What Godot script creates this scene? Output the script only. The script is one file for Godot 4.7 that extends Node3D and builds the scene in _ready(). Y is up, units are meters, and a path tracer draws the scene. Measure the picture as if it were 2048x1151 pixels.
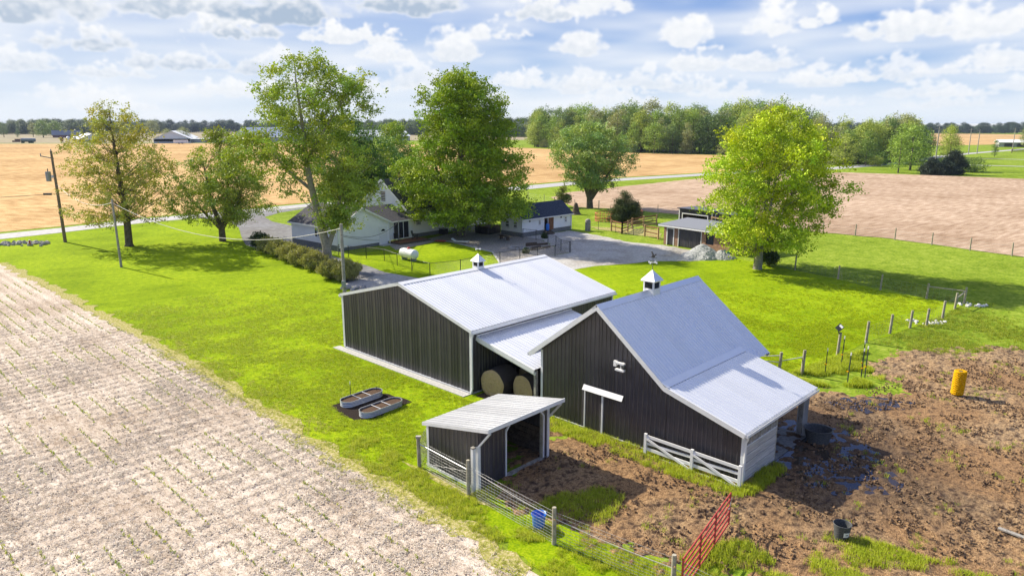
extends Node3D
# A farmstead seen from the air: two dark metal barns, a run-in shed, a muddy paddock, a white farmhouse behind trees, open fields.
# x is right, -z is away from the camera, metres. Barn axes run 43.9 degrees to the right of "away".

const AZ := 43.9
var rng := RandomNumberGenerator.new()
var mats := {}

# ---------------------------------------------------------------- mesh builder
class MB:
	var v := PackedVector3Array()
	var n := PackedVector3Array()
	var uv := PackedVector2Array()
	var col := PackedColorArray()
	var ix := PackedInt32Array()
	var tint := Color.WHITE
	var tinted := false
	func vert(p: Vector3, nn: Vector3, t := Vector2.ZERO) -> int:
		v.append(p); n.append(nn); uv.append(t)
		if tinted: col.append(tint)
		return v.size() - 1
	func tri(a: Vector3, b: Vector3, c: Vector3) -> void:      # counter-clockwise seen from outside
		var nn := (b - a).cross(c - a).normalized()
		var i := vert(a, nn); vert(b, nn); vert(c, nn)
		ix.append_array([i, i + 2, i + 1])
	func quad(a: Vector3, b: Vector3, c: Vector3, d: Vector3) -> void:
		var nn := (b - a).cross(c - a)
		if nn.length_squared() < 1e-12: nn = (c - a).cross(d - a)
		nn = nn.normalized()
		var w := (b - a).length()
		var h := (d - a).length()
		var i := vert(a, nn, Vector2(0, 0)); vert(b, nn, Vector2(w, 0)); vert(c, nn, Vector2(w, h)); vert(d, nn, Vector2(0, h))
		ix.append_array([i, i + 2, i + 1, i, i + 3, i + 2])
	func hexa(p: Array) -> void:                              # p: 4 bottom (ccw from above), 4 top
		quad(p[3], p[2], p[1], p[0]); quad(p[4], p[5], p[6], p[7])
		for k in 4:
			var j := (k + 1) % 4
			quad(p[k], p[j], p[j + 4], p[k + 4])
	func box(a: Vector3, b: Vector3) -> void:
		var lo := Vector3(minf(a.x, b.x), minf(a.y, b.y), minf(a.z, b.z))
		var hi := Vector3(maxf(a.x, b.x), maxf(a.y, b.y), maxf(a.z, b.z))
		hexa([Vector3(lo.x, lo.y, hi.z), Vector3(hi.x, lo.y, hi.z), Vector3(hi.x, lo.y, lo.z), Vector3(lo.x, lo.y, lo.z),
			Vector3(lo.x, hi.y, hi.z), Vector3(hi.x, hi.y, hi.z), Vector3(hi.x, hi.y, lo.z), Vector3(lo.x, hi.y, lo.z)])
	func beam(p: Vector3, q: Vector3, w: float, h: float, up := Vector3.UP) -> void:   # w across, h along "up"
		var d := (q - p).normalized()
		if absf(d.dot(up)) > 0.98: up = Vector3.BACK if absf(d.z) < 0.9 else Vector3.RIGHT
		var s := d.cross(up).normalized()
		var u := s.cross(d).normalized()
		s *= w * 0.5; u *= h * 0.5
		hexa([p - s - u, p + s - u, q + s - u, q - s - u, p - s + u, p + s + u, q + s + u, q - s + u])
	func tube(pts: Array, rad: Array, sides := 8, caps := true) -> void:
		var last := pts.size() - 1
		var base := v.size()
		var side := Vector3.ZERO
		for i in pts.size():
			var d: Vector3 = (pts[mini(i + 1, last)] - pts[maxi(i - 1, 0)]).normalized()
			if side == Vector3.ZERO:
				side = d.cross(Vector3.UP if absf(d.y) < 0.9 else Vector3.RIGHT).normalized()
			else:
				side = (side - d * side.dot(d)).normalized()
			var up := d.cross(side)
			for k in sides:
				var a := TAU * k / sides
				var o := side * cos(a) + up * sin(a)
				vert(pts[i] + o * rad[i], o, Vector2(float(k) / sides, i))
		for i in last:
			for k in sides:
				var a := base + i * sides + k
				var b := base + i * sides + (k + 1) % sides
				ix.append_array([a, a + sides, b, b, a + sides, b + sides])
		if caps:
			for e in [0, last]:
				var d: Vector3 = (pts[1] - pts[0]).normalized() * -1.0 if e == 0 else (pts[last] - pts[last - 1]).normalized()
				var c := vert(pts[e], d)
				var f := v.size()
				for k in sides: vert(v[base + e * sides + k], d)
				for k in sides:
					var a := f + k
					var b := f + (k + 1) % sides
					if e == 0: ix.append_array([c, a, b])
					else: ix.append_array([c, b, a])
	func lathe(prof: Array, sides := 24, at := Vector3.ZERO, sq := Vector2.ONE) -> void:   # prof: Vector2(radius, y) going up the outside
		for i in prof.size() - 1:
			var p: Vector2 = prof[i]
			var q: Vector2 = prof[i + 1]
			var t := q - p
			var nn := Vector2(t.y, -t.x).normalized()
			var base := v.size()
			for k in sides + 1:
				var a := TAU * k / sides
				var c := Vector3(cos(a) * sq.x, 0, sin(a) * sq.y)
				var no := Vector3(cos(a) / sq.x * nn.x, nn.y, sin(a) / sq.y * nn.x).normalized()
				vert(at + c * p.x + Vector3(0, p.y, 0), no, Vector2(float(k) / sides, p.y))
				vert(at + c * q.x + Vector3(0, q.y, 0), no, Vector2(float(k) / sides, q.y))
			for k in sides:
				var a := base + k * 2
				ix.append_array([a, a + 2, a + 1, a + 1, a + 2, a + 3])
	func mesh() -> ArrayMesh:
		var arr := []
		arr.resize(Mesh.ARRAY_MAX)
		arr[Mesh.ARRAY_VERTEX] = v; arr[Mesh.ARRAY_NORMAL] = n; arr[Mesh.ARRAY_TEX_UV] = uv; arr[Mesh.ARRAY_INDEX] = ix
		if tinted: arr[Mesh.ARRAY_COLOR] = col
		var m := ArrayMesh.new()
		m.add_surface_from_arrays(Mesh.PRIMITIVE_TRIANGLES, arr)
		return m

# ---------------------------------------------------------------- scene tree helpers
var taken := {}
func numbered(called: String) -> String:
	if not taken.has(called):
		taken[called] = 0
		return called
	taken[called] += 1
	return "%s_%03d" % [called, taken[called]]

func obj(called: String, shape, m, parent: Node = self) -> MeshInstance3D:
	var o := MeshInstance3D.new()
	o.name = numbered(called) if parent == self else called
	o.mesh = shape.mesh() if shape is MB else shape
	o.material_override = mats[m] if m is String else m
	parent.add_child(o, true)
	return o

func tag(o: Node, label: String, category: String, group := "") -> Node:
	o.set_meta("label", label); o.set_meta("category", category)
	if group != "": o.set_meta("group", group)
	return o

func thing(called: String, label: String, category: String, at := Vector3.ZERO, az := 0.0, group := "") -> Node3D:
	var o := Node3D.new()
	o.name = numbered(called)
	add_child(o)
	o.position = at; o.rotation.y = -deg_to_rad(az)
	tag(o, label, category, group)
	return o

func struct(o: Node) -> Node:
	o.set_meta("kind", "structure"); return o
func stuff(o: Node) -> Node:
	o.set_meta("kind", "stuff"); return o

func copy(src: Node3D, at: Vector3, az: float, label: String, group := "", s := 1.0) -> Node3D:
	var c := src.duplicate() as Node3D
	c.name = numbered(String(src.name).trim_suffix("_000"))
	add_child(c)
	c.position = at; c.rotation.y = -deg_to_rad(az); c.scale = Vector3.ONE * s
	c.set_meta("label", label)
	if group != "": c.set_meta("group", group)
	return c

func bx(called: String, m, parent: Node, a: Vector3, b: Vector3) -> MeshInstance3D:
	var k := MB.new(); k.box(a, b)
	return obj(called, k, m, parent)
func bm(called: String, m, parent: Node, p: Vector3, q: Vector3, w: float, h: float, up := Vector3.UP) -> MeshInstance3D:
	var k := MB.new(); k.beam(p, q, w, h, up)
	return obj(called, k, m, parent)
func tb(called: String, m, parent: Node, p: Vector3, q: Vector3, r0: float, r1 := -1.0, sides := 8) -> MeshInstance3D:
	var k := MB.new(); k.tube([p, q], [r0, r0 if r1 < 0 else r1], sides)
	return obj(called, k, m, parent)

func multi(called: String, shape, m, xs: Array, cols: PackedColorArray, parent: Node = self) -> MultiMeshInstance3D:
	var mm := MultiMesh.new()
	mm.transform_format = MultiMesh.TRANSFORM_3D
	mm.use_colors = true
	mm.mesh = shape.mesh() if shape is MB else shape
	mm.instance_count = xs.size()
	for i in xs.size():
		mm.set_instance_transform(i, xs[i])
		mm.set_instance_color(i, cols[i])
	var o := MultiMeshInstance3D.new()
	o.multimesh = mm
	o.name = numbered(called) if parent == self else called
	o.material_override = mats[m] if m is String else m
	parent.add_child(o, true)
	return o

func lin(r: float, g: float, b: float) -> Color:
	return Color(r, g, b).linear_to_srgb()

# ---------------------------------------------------------------- computed textures
func noise_bytes(seed_: int, size: int, freq: float, oct := 4, type := FastNoiseLite.TYPE_SIMPLEX_SMOOTH) -> PackedByteArray:
	var f := FastNoiseLite.new()
	f.seed = seed_; f.noise_type = type; f.frequency = freq; f.fractal_octaves = oct
	if type == FastNoiseLite.TYPE_CELLULAR: f.cellular_return_type = FastNoiseLite.RETURN_DISTANCE
	var im := f.get_seamless_image(size, size)
	im.convert(Image.FORMAT_L8)
	return im.get_data()

func tex_from(bytes: PackedByteArray, size: int, gray := false) -> ImageTexture:
	return ImageTexture.create_from_image(Image.create_from_data(size, size, false, Image.FORMAT_L8 if gray else Image.FORMAT_RGB8, bytes))

# layers: [[seed, frequency, weight, octaves], ...]; ramp: [[t, linear colour], ...]; gives [colour texture, height texture]
func mottle(size: int, layers: Array, ramp: Array, contrast := 1.6, rows := 0, row_amp := 0.0) -> Array:
	var parts := []
	for l in layers: parts.append(noise_bytes(l[0], size, l[1], l[3] if l.size() > 3 else 4))
	var lut := PackedByteArray(); lut.resize(768)
	for i in 256:
		var t := clampf(((i / 255.0) - 0.5) * contrast + 0.5, 0, 1)
		var c: Color = ramp[0][1]
		for k in ramp.size() - 1:
			if t >= ramp[k][0]:
				c = ramp[k][1].lerp(ramp[k + 1][1], clampf((t - ramp[k][0]) / (ramp[k + 1][0] - ramp[k][0]), 0, 1))
		c = c.linear_to_srgb()
		lut[i * 3] = int(clampf(c.r, 0, 1) * 255); lut[i * 3 + 1] = int(clampf(c.g, 0, 1) * 255); lut[i * 3 + 2] = int(clampf(c.b, 0, 1) * 255)
	var out := PackedByteArray(); out.resize(size * size * 3)
	var hgt := PackedByteArray(); hgt.resize(size * size)
	var a: PackedByteArray = parts[0]
	var b: PackedByteArray = parts[1 % parts.size()]
	var c2: PackedByteArray = parts[2 % parts.size()]
	var wa: float = layers[0][2]
	var wb: float = layers[1][2] if layers.size() > 1 else 0.0
	var wc: float = layers[2][2] if layers.size() > 2 else 0.0
	var ridge := PackedFloat32Array()
	for i in size: ridge.append(row_amp * (cos(TAU * rows * i / size) + 0.5 * sin(TAU * i * 2 / size) + 0.35 * cos(TAU * i * 5 / size)))
	for i in size * size:
		var t := int(clampf(a[i] * wa + b[i] * wb + c2[i] * wc + (ridge[i / size] if rows else 0.0), 0, 255))
		hgt[i] = t
		var j := i * 3
		t *= 3
		out[j] = lut[t]; out[j + 1] = lut[t + 1]; out[j + 2] = lut[t + 2]
	return [tex_from(out, size), tex_from(hgt, size, true)]

func mat(called: String, c: Color, rough := 0.8, metal := 0.0, spec := 0.5) -> StandardMaterial3D:
	var m := StandardMaterial3D.new()
	m.resource_name = called
	m.albedo_color = c.linear_to_srgb(); m.roughness = rough; m.metallic = metal; m.metallic_specular = spec
	m.cull_mode = BaseMaterial3D.CULL_DISABLED
	mats[called] = m
	return m

# a surface with its own computed grain, laid by the object's own axes (triplanar) or by UV in metres
func grain(called: String, made: Array, tile: float, rough := 0.9, bump := 0.0, triplanar := true, spec := 0.35) -> StandardMaterial3D:
	var m := mat(called, Color.WHITE, rough, 0.0, spec)
	m.albedo_texture = made[0]
	m.uv1_scale = Vector3.ONE / tile
	m.uv1_triplanar = triplanar
	if bump > 0:
		m.heightmap_enabled = true; m.heightmap_texture = made[1]; m.heightmap_scale = bump
	return m

func coarse(m: StandardMaterial3D, made: Array, tile: float) -> void:     # large patches of wear, growth or moisture, multiplied over the grain
	m.detail_enabled = true
	m.detail_albedo = made[0]; m.detail_blend_mode = BaseMaterial3D.BLEND_MODE_MUL
	m.detail_uv_layer = BaseMaterial3D.DETAIL_UV_2
	m.uv2_scale = Vector3.ONE / tile
	if m.uv1_triplanar: m.uv2_triplanar = true

# ---------------------------------------------------------------- sky: clear air with fair-weather cumulus, one cloud after another, far to near
var sky_noise := FastNoiseLite.new()
var sky_fine := FastNoiseLite.new()
const SUN_AZ := -54.0
const SUN_EL := 35.0

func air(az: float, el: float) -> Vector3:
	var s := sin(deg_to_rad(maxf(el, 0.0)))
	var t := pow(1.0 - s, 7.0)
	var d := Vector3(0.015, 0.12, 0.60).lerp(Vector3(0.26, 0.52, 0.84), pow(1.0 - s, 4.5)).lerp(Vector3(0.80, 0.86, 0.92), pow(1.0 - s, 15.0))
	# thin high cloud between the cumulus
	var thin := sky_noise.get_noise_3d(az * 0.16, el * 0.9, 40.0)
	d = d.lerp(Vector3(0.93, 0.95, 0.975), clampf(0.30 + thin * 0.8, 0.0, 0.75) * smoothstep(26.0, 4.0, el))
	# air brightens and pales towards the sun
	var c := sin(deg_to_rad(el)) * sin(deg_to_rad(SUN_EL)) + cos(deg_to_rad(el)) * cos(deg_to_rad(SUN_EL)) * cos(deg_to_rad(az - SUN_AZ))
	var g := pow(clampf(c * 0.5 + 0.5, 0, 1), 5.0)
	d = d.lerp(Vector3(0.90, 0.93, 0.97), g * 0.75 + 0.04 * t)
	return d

# clouds: [azimuth, elevation of the flat base, half width, height (degrees), how grey its body is 0..1]
func cloud_list() -> Array:
	var out := [
		[-33.0, 7.0, 7.0, 2.6, 0.80], [-24.5, 7.7, 4.5, 2.4, 0.75], [-17.0, 7.7, 6.0, 2.8, 0.95], [-8.0, 8.5, 5.0, 2.6, 0.9], [-29.5, 5.2, 3.6, 1.6, 0.7],
		[-20.0, 6.3, 4.0, 1.5, 0.75], [-12.0, 6.2, 4.5, 1.4, 0.30], [-24.0, 4.0, 4.2, 1.5, 0.65], [-17.5, 3.7, 3.6, 1.6, 0.7], [-34.0, 3.6, 4.0, 1.4, 0.5], [-28.0, 3.3, 3.2, 1.0, 0.45],
		[-9.5, 5.0, 2.6, 1.5, 0.3], [-4.5, 5.2, 2.6, 2.0, 0.35], [-1.0, 6.6, 2.8, 1.7, 0.25], [-7.0, 3.0, 3.4, 1.8, 0.4], [-12.5, 2.6, 3.6, 1.3, 0.3], [-21.0, 2.2, 4.0, 1.0, 0.3], [-30.0, 1.9, 4.0, 0.9, 0.25],
		[5.0, 5.6, 2.6, 2.2, 0.35], [2.2, 8.0, 3.0, 1.8, 0.55], [6.3, 8.3, 3.2, 2.2, 0.25], [13.0, 6.2, 2.3, 2.3, 0.25], [18.8, 6.5, 2.4, 2.4, 0.2], [22.0, 7.0, 1.8, 1.6, 0.15],
		[27.5, 6.0, 4.2, 2.1, 0.3], [32.0, 5.8, 3.8, 2.2, 0.25], [36.5, 6.0, 3.6, 2.4, 0.25], [14.0, 4.3, 2.8, 1.5, 0.3], [18.5, 4.2, 3.2, 1.6, 0.3], [5.2, 2.8, 3.0, 2.0, 0.3], [1.5, 3.0, 2.0, 1.2, 0.25],
		[10.0, 3.0, 3.0, 1.4, 0.3], [22.5, 3.0, 3.0, 1.5, 0.3], [27.0, 3.2, 3.0, 1.5, 0.3], [33.0, 4.0, 2.4, 1.5, 0.2], [16.0, 2.2, 3.4, 1.1, 0.25], [29.0, 2.0, 3.6, 1.0, 0.25], [35.0, 2.4, 3.0, 1.1, 0.2], [8.0, 1.7, 4.0, 0.9, 0.2], [22.0, 1.4, 4.0, 0.8, 0.2],
		[-14.0, 1.3, 4.0, 0.9, 0.2], [-3.0, 1.5, 3.6, 1.0, 0.25], [12.0, 9.4, 1.6, 1.0, 0.15], [17.0, 9.2, 1.3, 0.8, 0.1]]
	for k in 46: # a broken deck of small far clouds, all round the horizon
		out.append([rng.randf_range(-180, 180), rng.randf_range(1.0, 3.6), rng.randf_range(2.4, 4.6), rng.randf_range(0.5, 1.3), rng.randf_range(0.15, 0.35)])
	for k in 40: # the rest of the sky carries the same clouds, larger as they come overhead
		var el := 1.5 + pow(rng.randf(), 1.4) * 62.0
		var az := rng.randf_range(-180, 180)
		if absf(az) < 41.0 and el < 12.0: continue
		var s := 1.2 + el * 0.11
		out.append([az, el, rng.randf_range(2.2, 4.4) * s / cos(deg_to_rad(el)), rng.randf_range(1.1, 2.0) * s, rng.randf_range(0.2, 0.6) + (0.25 if absf(az - SUN_AZ) < 50 else 0.0)])
	out.sort_custom(func(a, b): return a[1] < b[1])
	return out

func paint_sky(w: int, h: int, rows: int, clouds: Array) -> Image:      # the top "rows" of a w x h panorama, down to below the horizon
	var buf := PackedVector3Array()
	var first := h / 2 - rows
	buf.resize(w * rows)
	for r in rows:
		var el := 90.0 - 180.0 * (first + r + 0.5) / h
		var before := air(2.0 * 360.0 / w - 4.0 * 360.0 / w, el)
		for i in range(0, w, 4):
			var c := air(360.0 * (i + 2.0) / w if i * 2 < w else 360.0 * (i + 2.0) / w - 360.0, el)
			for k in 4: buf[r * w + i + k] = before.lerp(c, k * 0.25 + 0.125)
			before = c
	for c in clouds:
		var hw: float = c[2]
		var top: float = c[3]
		var seed_: float = c[0] * 3.7 + c[1] * 17.0
		var r0 := int((90.0 - (c[1] + top * 1.35)) / 180.0 * h) - first
		var r1 := int((90.0 - (c[1] - top * 0.30)) / 180.0 * h) - first
		var i0 := int(floor((c[0] - hw * 1.25) / 360.0 * w))
		var i1 := int(ceil((c[0] + hw * 1.25) / 360.0 * w))
		var veil := clampf(1.0 - c[1] / 6.0, 0.0, 0.8)
		var rise := Vector2(-0.55, 0.6)
		var sunward := pow(clampf(cos(deg_to_rad(c[0] - SUN_AZ)) * 0.5 + 0.5, 0, 1), 3.0)
		for r in range(maxi(r0, 0), mini(r1, rows)):
			var el := 90.0 - 180.0 * (first + r + 0.5) / h
			var y: float = (el - c[1]) / top
			for i in range(i0, i1):
				var az := 360.0 * (i + 0.5) / w
				var x: float = (az - c[0]) / hw
				var k := 2.6 / maxf(top, 0.9)
				var u: float = (az - c[0]) * k
				var big := sky_noise.get_noise_3d(u * 0.75, el * k, seed_)
				var env := 1.0 - x * x
				# tops billow, bases stay nearly flat
				var body := env * (1.05 + big * 1.25) - (y if y > 0 else -y * 3.4) - 0.10
				if body < -0.3: continue
				var fine := sky_fine.get_noise_3d(u * 0.8, el * k * 0.95, seed_)
				body += fine * 0.34 + 0.05
				if body <= 0.0: continue
				# the side that faces the sun (up and to the left of the view) is bright, the body behind it greyer
				var towards := sky_fine.get_noise_3d(u * 0.8 + rise.x, el * k * 0.95 + rise.y, seed_)
				var a := smoothstep(0.0, 0.55, body) * (0.98 - veil * 0.55)
				var lit := clampf(0.22 + (fine - towards) * 0.45 + y * 0.95 + big * 0.12, 0.0, 1.0)
				var grey: float = c[4] * smoothstep(0.12, 0.75, body)
				var white := Vector3(0.97, 0.975, 0.985)
				var dark := Vector3(0.40, 0.50, 0.64).lerp(Vector3(0.70, 0.76, 0.84), (1.0 - c[4]))
				var col := white.lerp(dark, clampf(grey * 1.3 * (1.0 - lit * 0.95) + (1.0 - lit) * 0.16, 0, 1))
				col = col.lerp(Vector3(0.99, 0.99, 0.99), sunward * 0.35 * (1.0 - grey))
				var j := r * w + (i + w * 2) % w
				buf[j] = buf[j].lerp(col, a)
	var bytes := PackedByteArray()
	bytes.resize(w * h * 3)
	bytes.fill(226)
	for p in w * rows:
		var c := buf[p]
		var j := (p + first * w) * 3
		bytes[j] = int(255.0 * (1.055 * pow(minf(c.x, 1), 0.41667) - 0.055)); bytes[j + 1] = int(255.0 * (1.055 * pow(minf(c.y, 1), 0.41667) - 0.055)); bytes[j + 2] = int(255.0 * (1.055 * pow(minf(c.z, 1), 0.41667) - 0.055))
	return Image.create_from_data(w, h, false, Image.FORMAT_RGB8, bytes)

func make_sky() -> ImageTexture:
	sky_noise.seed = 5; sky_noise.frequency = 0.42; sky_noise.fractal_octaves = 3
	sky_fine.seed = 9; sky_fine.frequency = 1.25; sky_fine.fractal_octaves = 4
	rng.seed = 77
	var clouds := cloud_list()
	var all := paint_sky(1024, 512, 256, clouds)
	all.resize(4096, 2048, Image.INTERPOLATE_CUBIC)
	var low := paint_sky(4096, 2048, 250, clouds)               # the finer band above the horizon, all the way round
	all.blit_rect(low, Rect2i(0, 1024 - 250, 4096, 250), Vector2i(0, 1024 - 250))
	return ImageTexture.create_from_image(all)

# ---------------------------------------------------------------- materials
func make_materials() -> void:
	var patches := mottle(256, [[31, 0.012, 0.6], [32, 0.05, 0.4]], [[0.0, Color(0.66, 0.72, 0.50)], [0.5, Color(0.88, 0.92, 0.8)], [1.0, Color(1, 1, 1)]], 1.8)
	var dusty := mottle(256, [[33, 0.012, 0.6], [34, 0.05, 0.4]], [[0.0, Color(0.70, 0.66, 0.62)], [0.5, Color(0.88, 0.87, 0.86)], [1.0, Color(1, 1, 1)]], 1.8)
	# growing things underfoot
	var lawn := mottle(1024, [[1, 0.09, 0.45], [2, 0.02, 0.30], [3, 0.30, 0.25]], [[0.0, Color(0.09, 0.15, 0.005)], [0.35, Color(0.19, 0.285, 0.006)], [0.65, Color(0.285, 0.375, 0.008)], [1.0, Color(0.42, 0.45, 0.03)]], 1.6, 8, 5.0)
	var g := grain("lawn", lawn, 11.0, 0.95, 3.0, false, 0.12)
	coarse(g, patches, 47.0)
	var past := mottle(1024, [[4, 0.05, 0.45], [5, 0.012, 0.30], [6, 0.25, 0.25]], [[0.0, Color(0.07, 0.12, 0.012)], [0.35, Color(0.17, 0.25, 0.022)], [0.65, Color(0.26, 0.335, 0.04)], [1.0, Color(0.42, 0.43, 0.12)]])
	g = grain("pasture", past, 17.0, 0.95, 5.0, false, 0.12)
	coarse(g, patches, 83.0)
	var verge := mottle(512, [[7, 0.06, 0.5], [8, 0.2, 0.5]], [[0.0, Color(0.16, 0.19, 0.02)], [0.4, Color(0.28, 0.27, 0.07)], [0.7, Color(0.42, 0.36, 0.18)], [1.0, Color(0.60, 0.52, 0.36)]], 2.0)
	grain("dead_grass", verge, 6.0, 0.95, 3.0, false, 0.12)
	# fields
	var stub := mottle(1024, [[11, 0.16, 0.40, 3], [12, 0.035, 0.25], [13, 0.45, 0.35, 2]], [[0.0, Color(0.10, 0.075, 0.06)], [0.22, Color(0.29, 0.225, 0.17)], [0.45, Color(0.56, 0.475, 0.39)], [1.0, Color(0.88, 0.80, 0.71)]], 2.0, 8, 8.0)
	g = grain("stubble", stub, 7.0, 0.95, 5.0, false, 0.1)
	coarse(g, dusty, 29.0)
	g.uv1_scale = Vector3(1 / 16.0, 1 / 6.08, 1)
	var tan := mottle(1024, [[14, 0.12, 0.35, 3], [15, 0.010, 0.40], [16, 0.4, 0.25, 2]], [[0.0, Color(0.27, 0.16, 0.07)], [0.4, Color(0.50, 0.33, 0.155)], [0.7, Color(0.62, 0.44, 0.22)], [1.0, Color(0.76, 0.60, 0.36)]], 1.7)
	g = grain("straw_field", tan, 40.0, 0.95, 6.0, false, 0.1)
	g.uv1_scale = Vector3(1 / 60.0, 1 / 22.0, 1)
	coarse(g, dusty, 190.0)
	var tilled := mottle(1024, [[17, 0.12, 0.35, 3], [18, 0.012, 0.40], [19, 0.4, 0.25, 2]], [[0.0, Color(0.22, 0.14, 0.095)], [0.4, Color(0.42, 0.31, 0.22)], [0.7, Color(0.53, 0.41, 0.31)], [1.0, Color(0.70, 0.58, 0.47)]], 1.7)
	g = grain("tilled_field", tilled, 25.0, 0.95, 6.0, false, 0.1)
	g.uv1_scale = Vector3(1 / 60.0, 1 / 11.0, 1)
	coarse(g, dusty, 120.0)
	var fs := mottle(512, [[20, 0.02, 0.5], [121, 0.2, 0.5]], [[0.0, Color(0.20, 0.15, 0.11)], [0.5, Color(0.30, 0.26, 0.18)], [1.0, Color(0.38, 0.36, 0.22)]], 1.5)
	grain("far_soil", fs, 260.0, 0.95, 0.0, false, 0.1)
	# mud, gravel, asphalt
	var mud := mottle(1024, [[21, 0.035, 0.25], [22, 0.10, 0.40, 3], [23, 0.35, 0.35, 2]], [[0.0, Color(0.12, 0.09, 0.08)], [0.3, Color(0.42, 0.36, 0.32)], [0.6, Color(0.85, 0.80, 0.75)], [1.0, Color(1, 1, 1)]], 2.4)
	g = grain("mud", mud, 5.0, 0.8, 9.0, false, 0.3)
	g.vertex_color_use_as_albedo = true
	var grav := mottle(1024, [[24, 0.35, 0.45, 2], [25, 0.02, 0.3], [26, 0.15, 0.25]], [[0.0, Color(0.22, 0.22, 0.22)], [0.5, Color(0.46, 0.455, 0.44)], [1.0, Color(0.66, 0.65, 0.62)]], 1.9)
	g = grain("gravel", grav, 8.0, 0.95, 3.0, false, 0.2)
	coarse(g, dusty, 23.0)
	var hs := grain("heap_stone", grav, 3.0, 0.95, 0.0, true, 0.2)
	hs.albedo_color = Color(0.86, 0.88, 0.9)
	var peb := mottle(512, [[27, 0.3, 0.6, 2], [28, 0.03, 0.4]], [[0.0, Color(0.12, 0.11, 0.10)], [0.5, Color(0.30, 0.28, 0.25)], [1.0, Color(0.52, 0.49, 0.45)]], 2.0)
	grain("river_gravel", peb, 4.0, 0.9, 4.0, false, 0.2)
	var asph := mottle(512, [[29, 0.4, 0.4, 2], [30, 0.02, 0.6]], [[0.0, Color(0.12, 0.125, 0.14)], [0.5, Color(0.185, 0.19, 0.21)], [1.0, Color(0.26, 0.265, 0.28)]], 1.6)
	g = grain("asphalt", asph, 9.0, 0.85, 1.0, false, 0.3)
	coarse(g, dusty, 31.0)
	var road := mottle(512, [[35, 0.4, 0.4, 2], [36, 0.02, 0.6]], [[0.0, Color(0.27, 0.27, 0.28)], [0.5, Color(0.37, 0.37, 0.38)], [1.0, Color(0.47, 0.46, 0.46)]], 1.6)
	grain("road", road, 9.0, 0.85, 1.0, false, 0.3)
	var soil := mottle(512, [[37, 0.12, 0.5], [38, 0.4, 0.5, 2]], [[0.0, Color(0.03, 0.02, 0.015)], [0.5, Color(0.10, 0.065, 0.045)], [1.0, Color(0.24, 0.17, 0.12)]], 1.8)
	grain("soil", soil, 2.0, 0.95, 3.0, true, 0.15)
	var mulch := mottle(512, [[39, 0.12, 0.5], [40, 0.4, 0.5, 2]], [[0.0, Color(0.010, 0.008, 0.007)], [0.5, Color(0.03, 0.023, 0.02)], [1.0, Color(0.09, 0.07, 0.06)]], 1.8)
	grain("mulch", mulch, 2.0, 0.95, 3.0, true, 0.15)
	var conc := mottle(512, [[41, 0.03, 0.5], [42, 0.3, 0.5, 2]], [[0.0, Color(0.28, 0.28, 0.27)], [0.5, Color(0.42, 0.42, 0.41)], [1.0, Color(0.52, 0.52, 0.50)]], 1.5)
	grain("concrete", conc, 3.0, 0.9, 0.6)
	var block := mottle(512, [[43, 0.03, 0.6], [44, 0.3, 0.4, 2]], [[0.0, Color(0.10, 0.11, 0.12)], [0.5, Color(0.17, 0.18, 0.19)], [1.0, Color(0.25, 0.26, 0.26)]], 1.5)
	grain("foundation", block, 3.0, 0.9, 0.6)
	# painted metal: faint chalking and dust so that no sheet is one flat colour
	var char_ := mottle(256, [[45, 0.02, 0.6], [46, 0.15, 0.4]], [[0.0, Color(0.047, 0.044, 0.054)], [0.5, Color(0.060, 0.056, 0.067)], [1.0, Color(0.076, 0.071, 0.083)]], 1.4)
	grain("charcoal_metal", char_, 5.0, 0.33, 0.0, true, 0.55)
	var wht := mottle(256, [[47, 0.02, 0.6], [48, 0.12, 0.4]], [[0.0, Color(0.69, 0.71, 0.74)], [0.5, Color(0.72, 0.74, 0.77)], [1.0, Color(0.75, 0.77, 0.80)]], 1.2)
	grain("roof_metal", wht, 6.0, 0.40, 0.0, true, 0.5).metallic = 0.5
	var brt := mottle(256, [[53, 0.02, 0.6], [54, 0.12, 0.4]], [[0.0, Color(0.42, 0.43, 0.445)], [0.5, Color(0.47, 0.48, 0.495)], [1.0, Color(0.51, 0.52, 0.535)]], 1.3)
	grain("bright_roof", brt, 6.0, 0.36, 0.0, true, 0.5).metallic = 0.25
	var wtr := mottle(256, [[49, 0.02, 0.5], [50, 0.2, 0.5]], [[0.0, Color(0.60, 0.62, 0.63)], [0.5, Color(0.70, 0.715, 0.725)], [1.0, Color(0.76, 0.77, 0.78)]], 1.3)
	grain("white_trim", wtr, 3.0, 0.45, 0.0, true, 0.45)
	var sid := mottle(256, [[51, 0.015, 0.7], [52, 0.2, 0.3]], [[0.0, Color(0.78, 0.79, 0.80)], [0.5, Color(0.83, 0.84, 0.845)], [1.0, Color(0.86, 0.865, 0.87)]], 1.3)
	grain("house_white", sid, 6.0, 0.6, 0.0, true, 0.35)
	var wood := func(called: String, seed_: int, a: Color, b: Color, tile: float) -> void:
		var m := mottle(128, [[seed_, 0.02, 0.4], [seed_ + 1, 0.12, 0.35], [seed_ + 2, 0.4, 0.25]], [[0.0, a], [1.0, b]], 1.9)
		grain(called, m, tile, 0.85, 0.6, true, 0.2)
	wood.call("grey_wood", 61, Color(0.15, 0.14, 0.125), Color(0.46, 0.44, 0.40), 1.2)
	wood.call("whitewashed_wood", 64, Color(0.30, 0.285, 0.26), Color(0.64, 0.62, 0.58), 1.1)
	wood.call("pale_plank", 164, Color(0.36, 0.34, 0.31), Color(0.70, 0.68, 0.64), 1.1)
	for w in ["whitewashed_wood", "pale_plank"]: mats[w].uv1_scale = Vector3(1.0, 5.0, 0.22)      # grain runs along the boards
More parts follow.
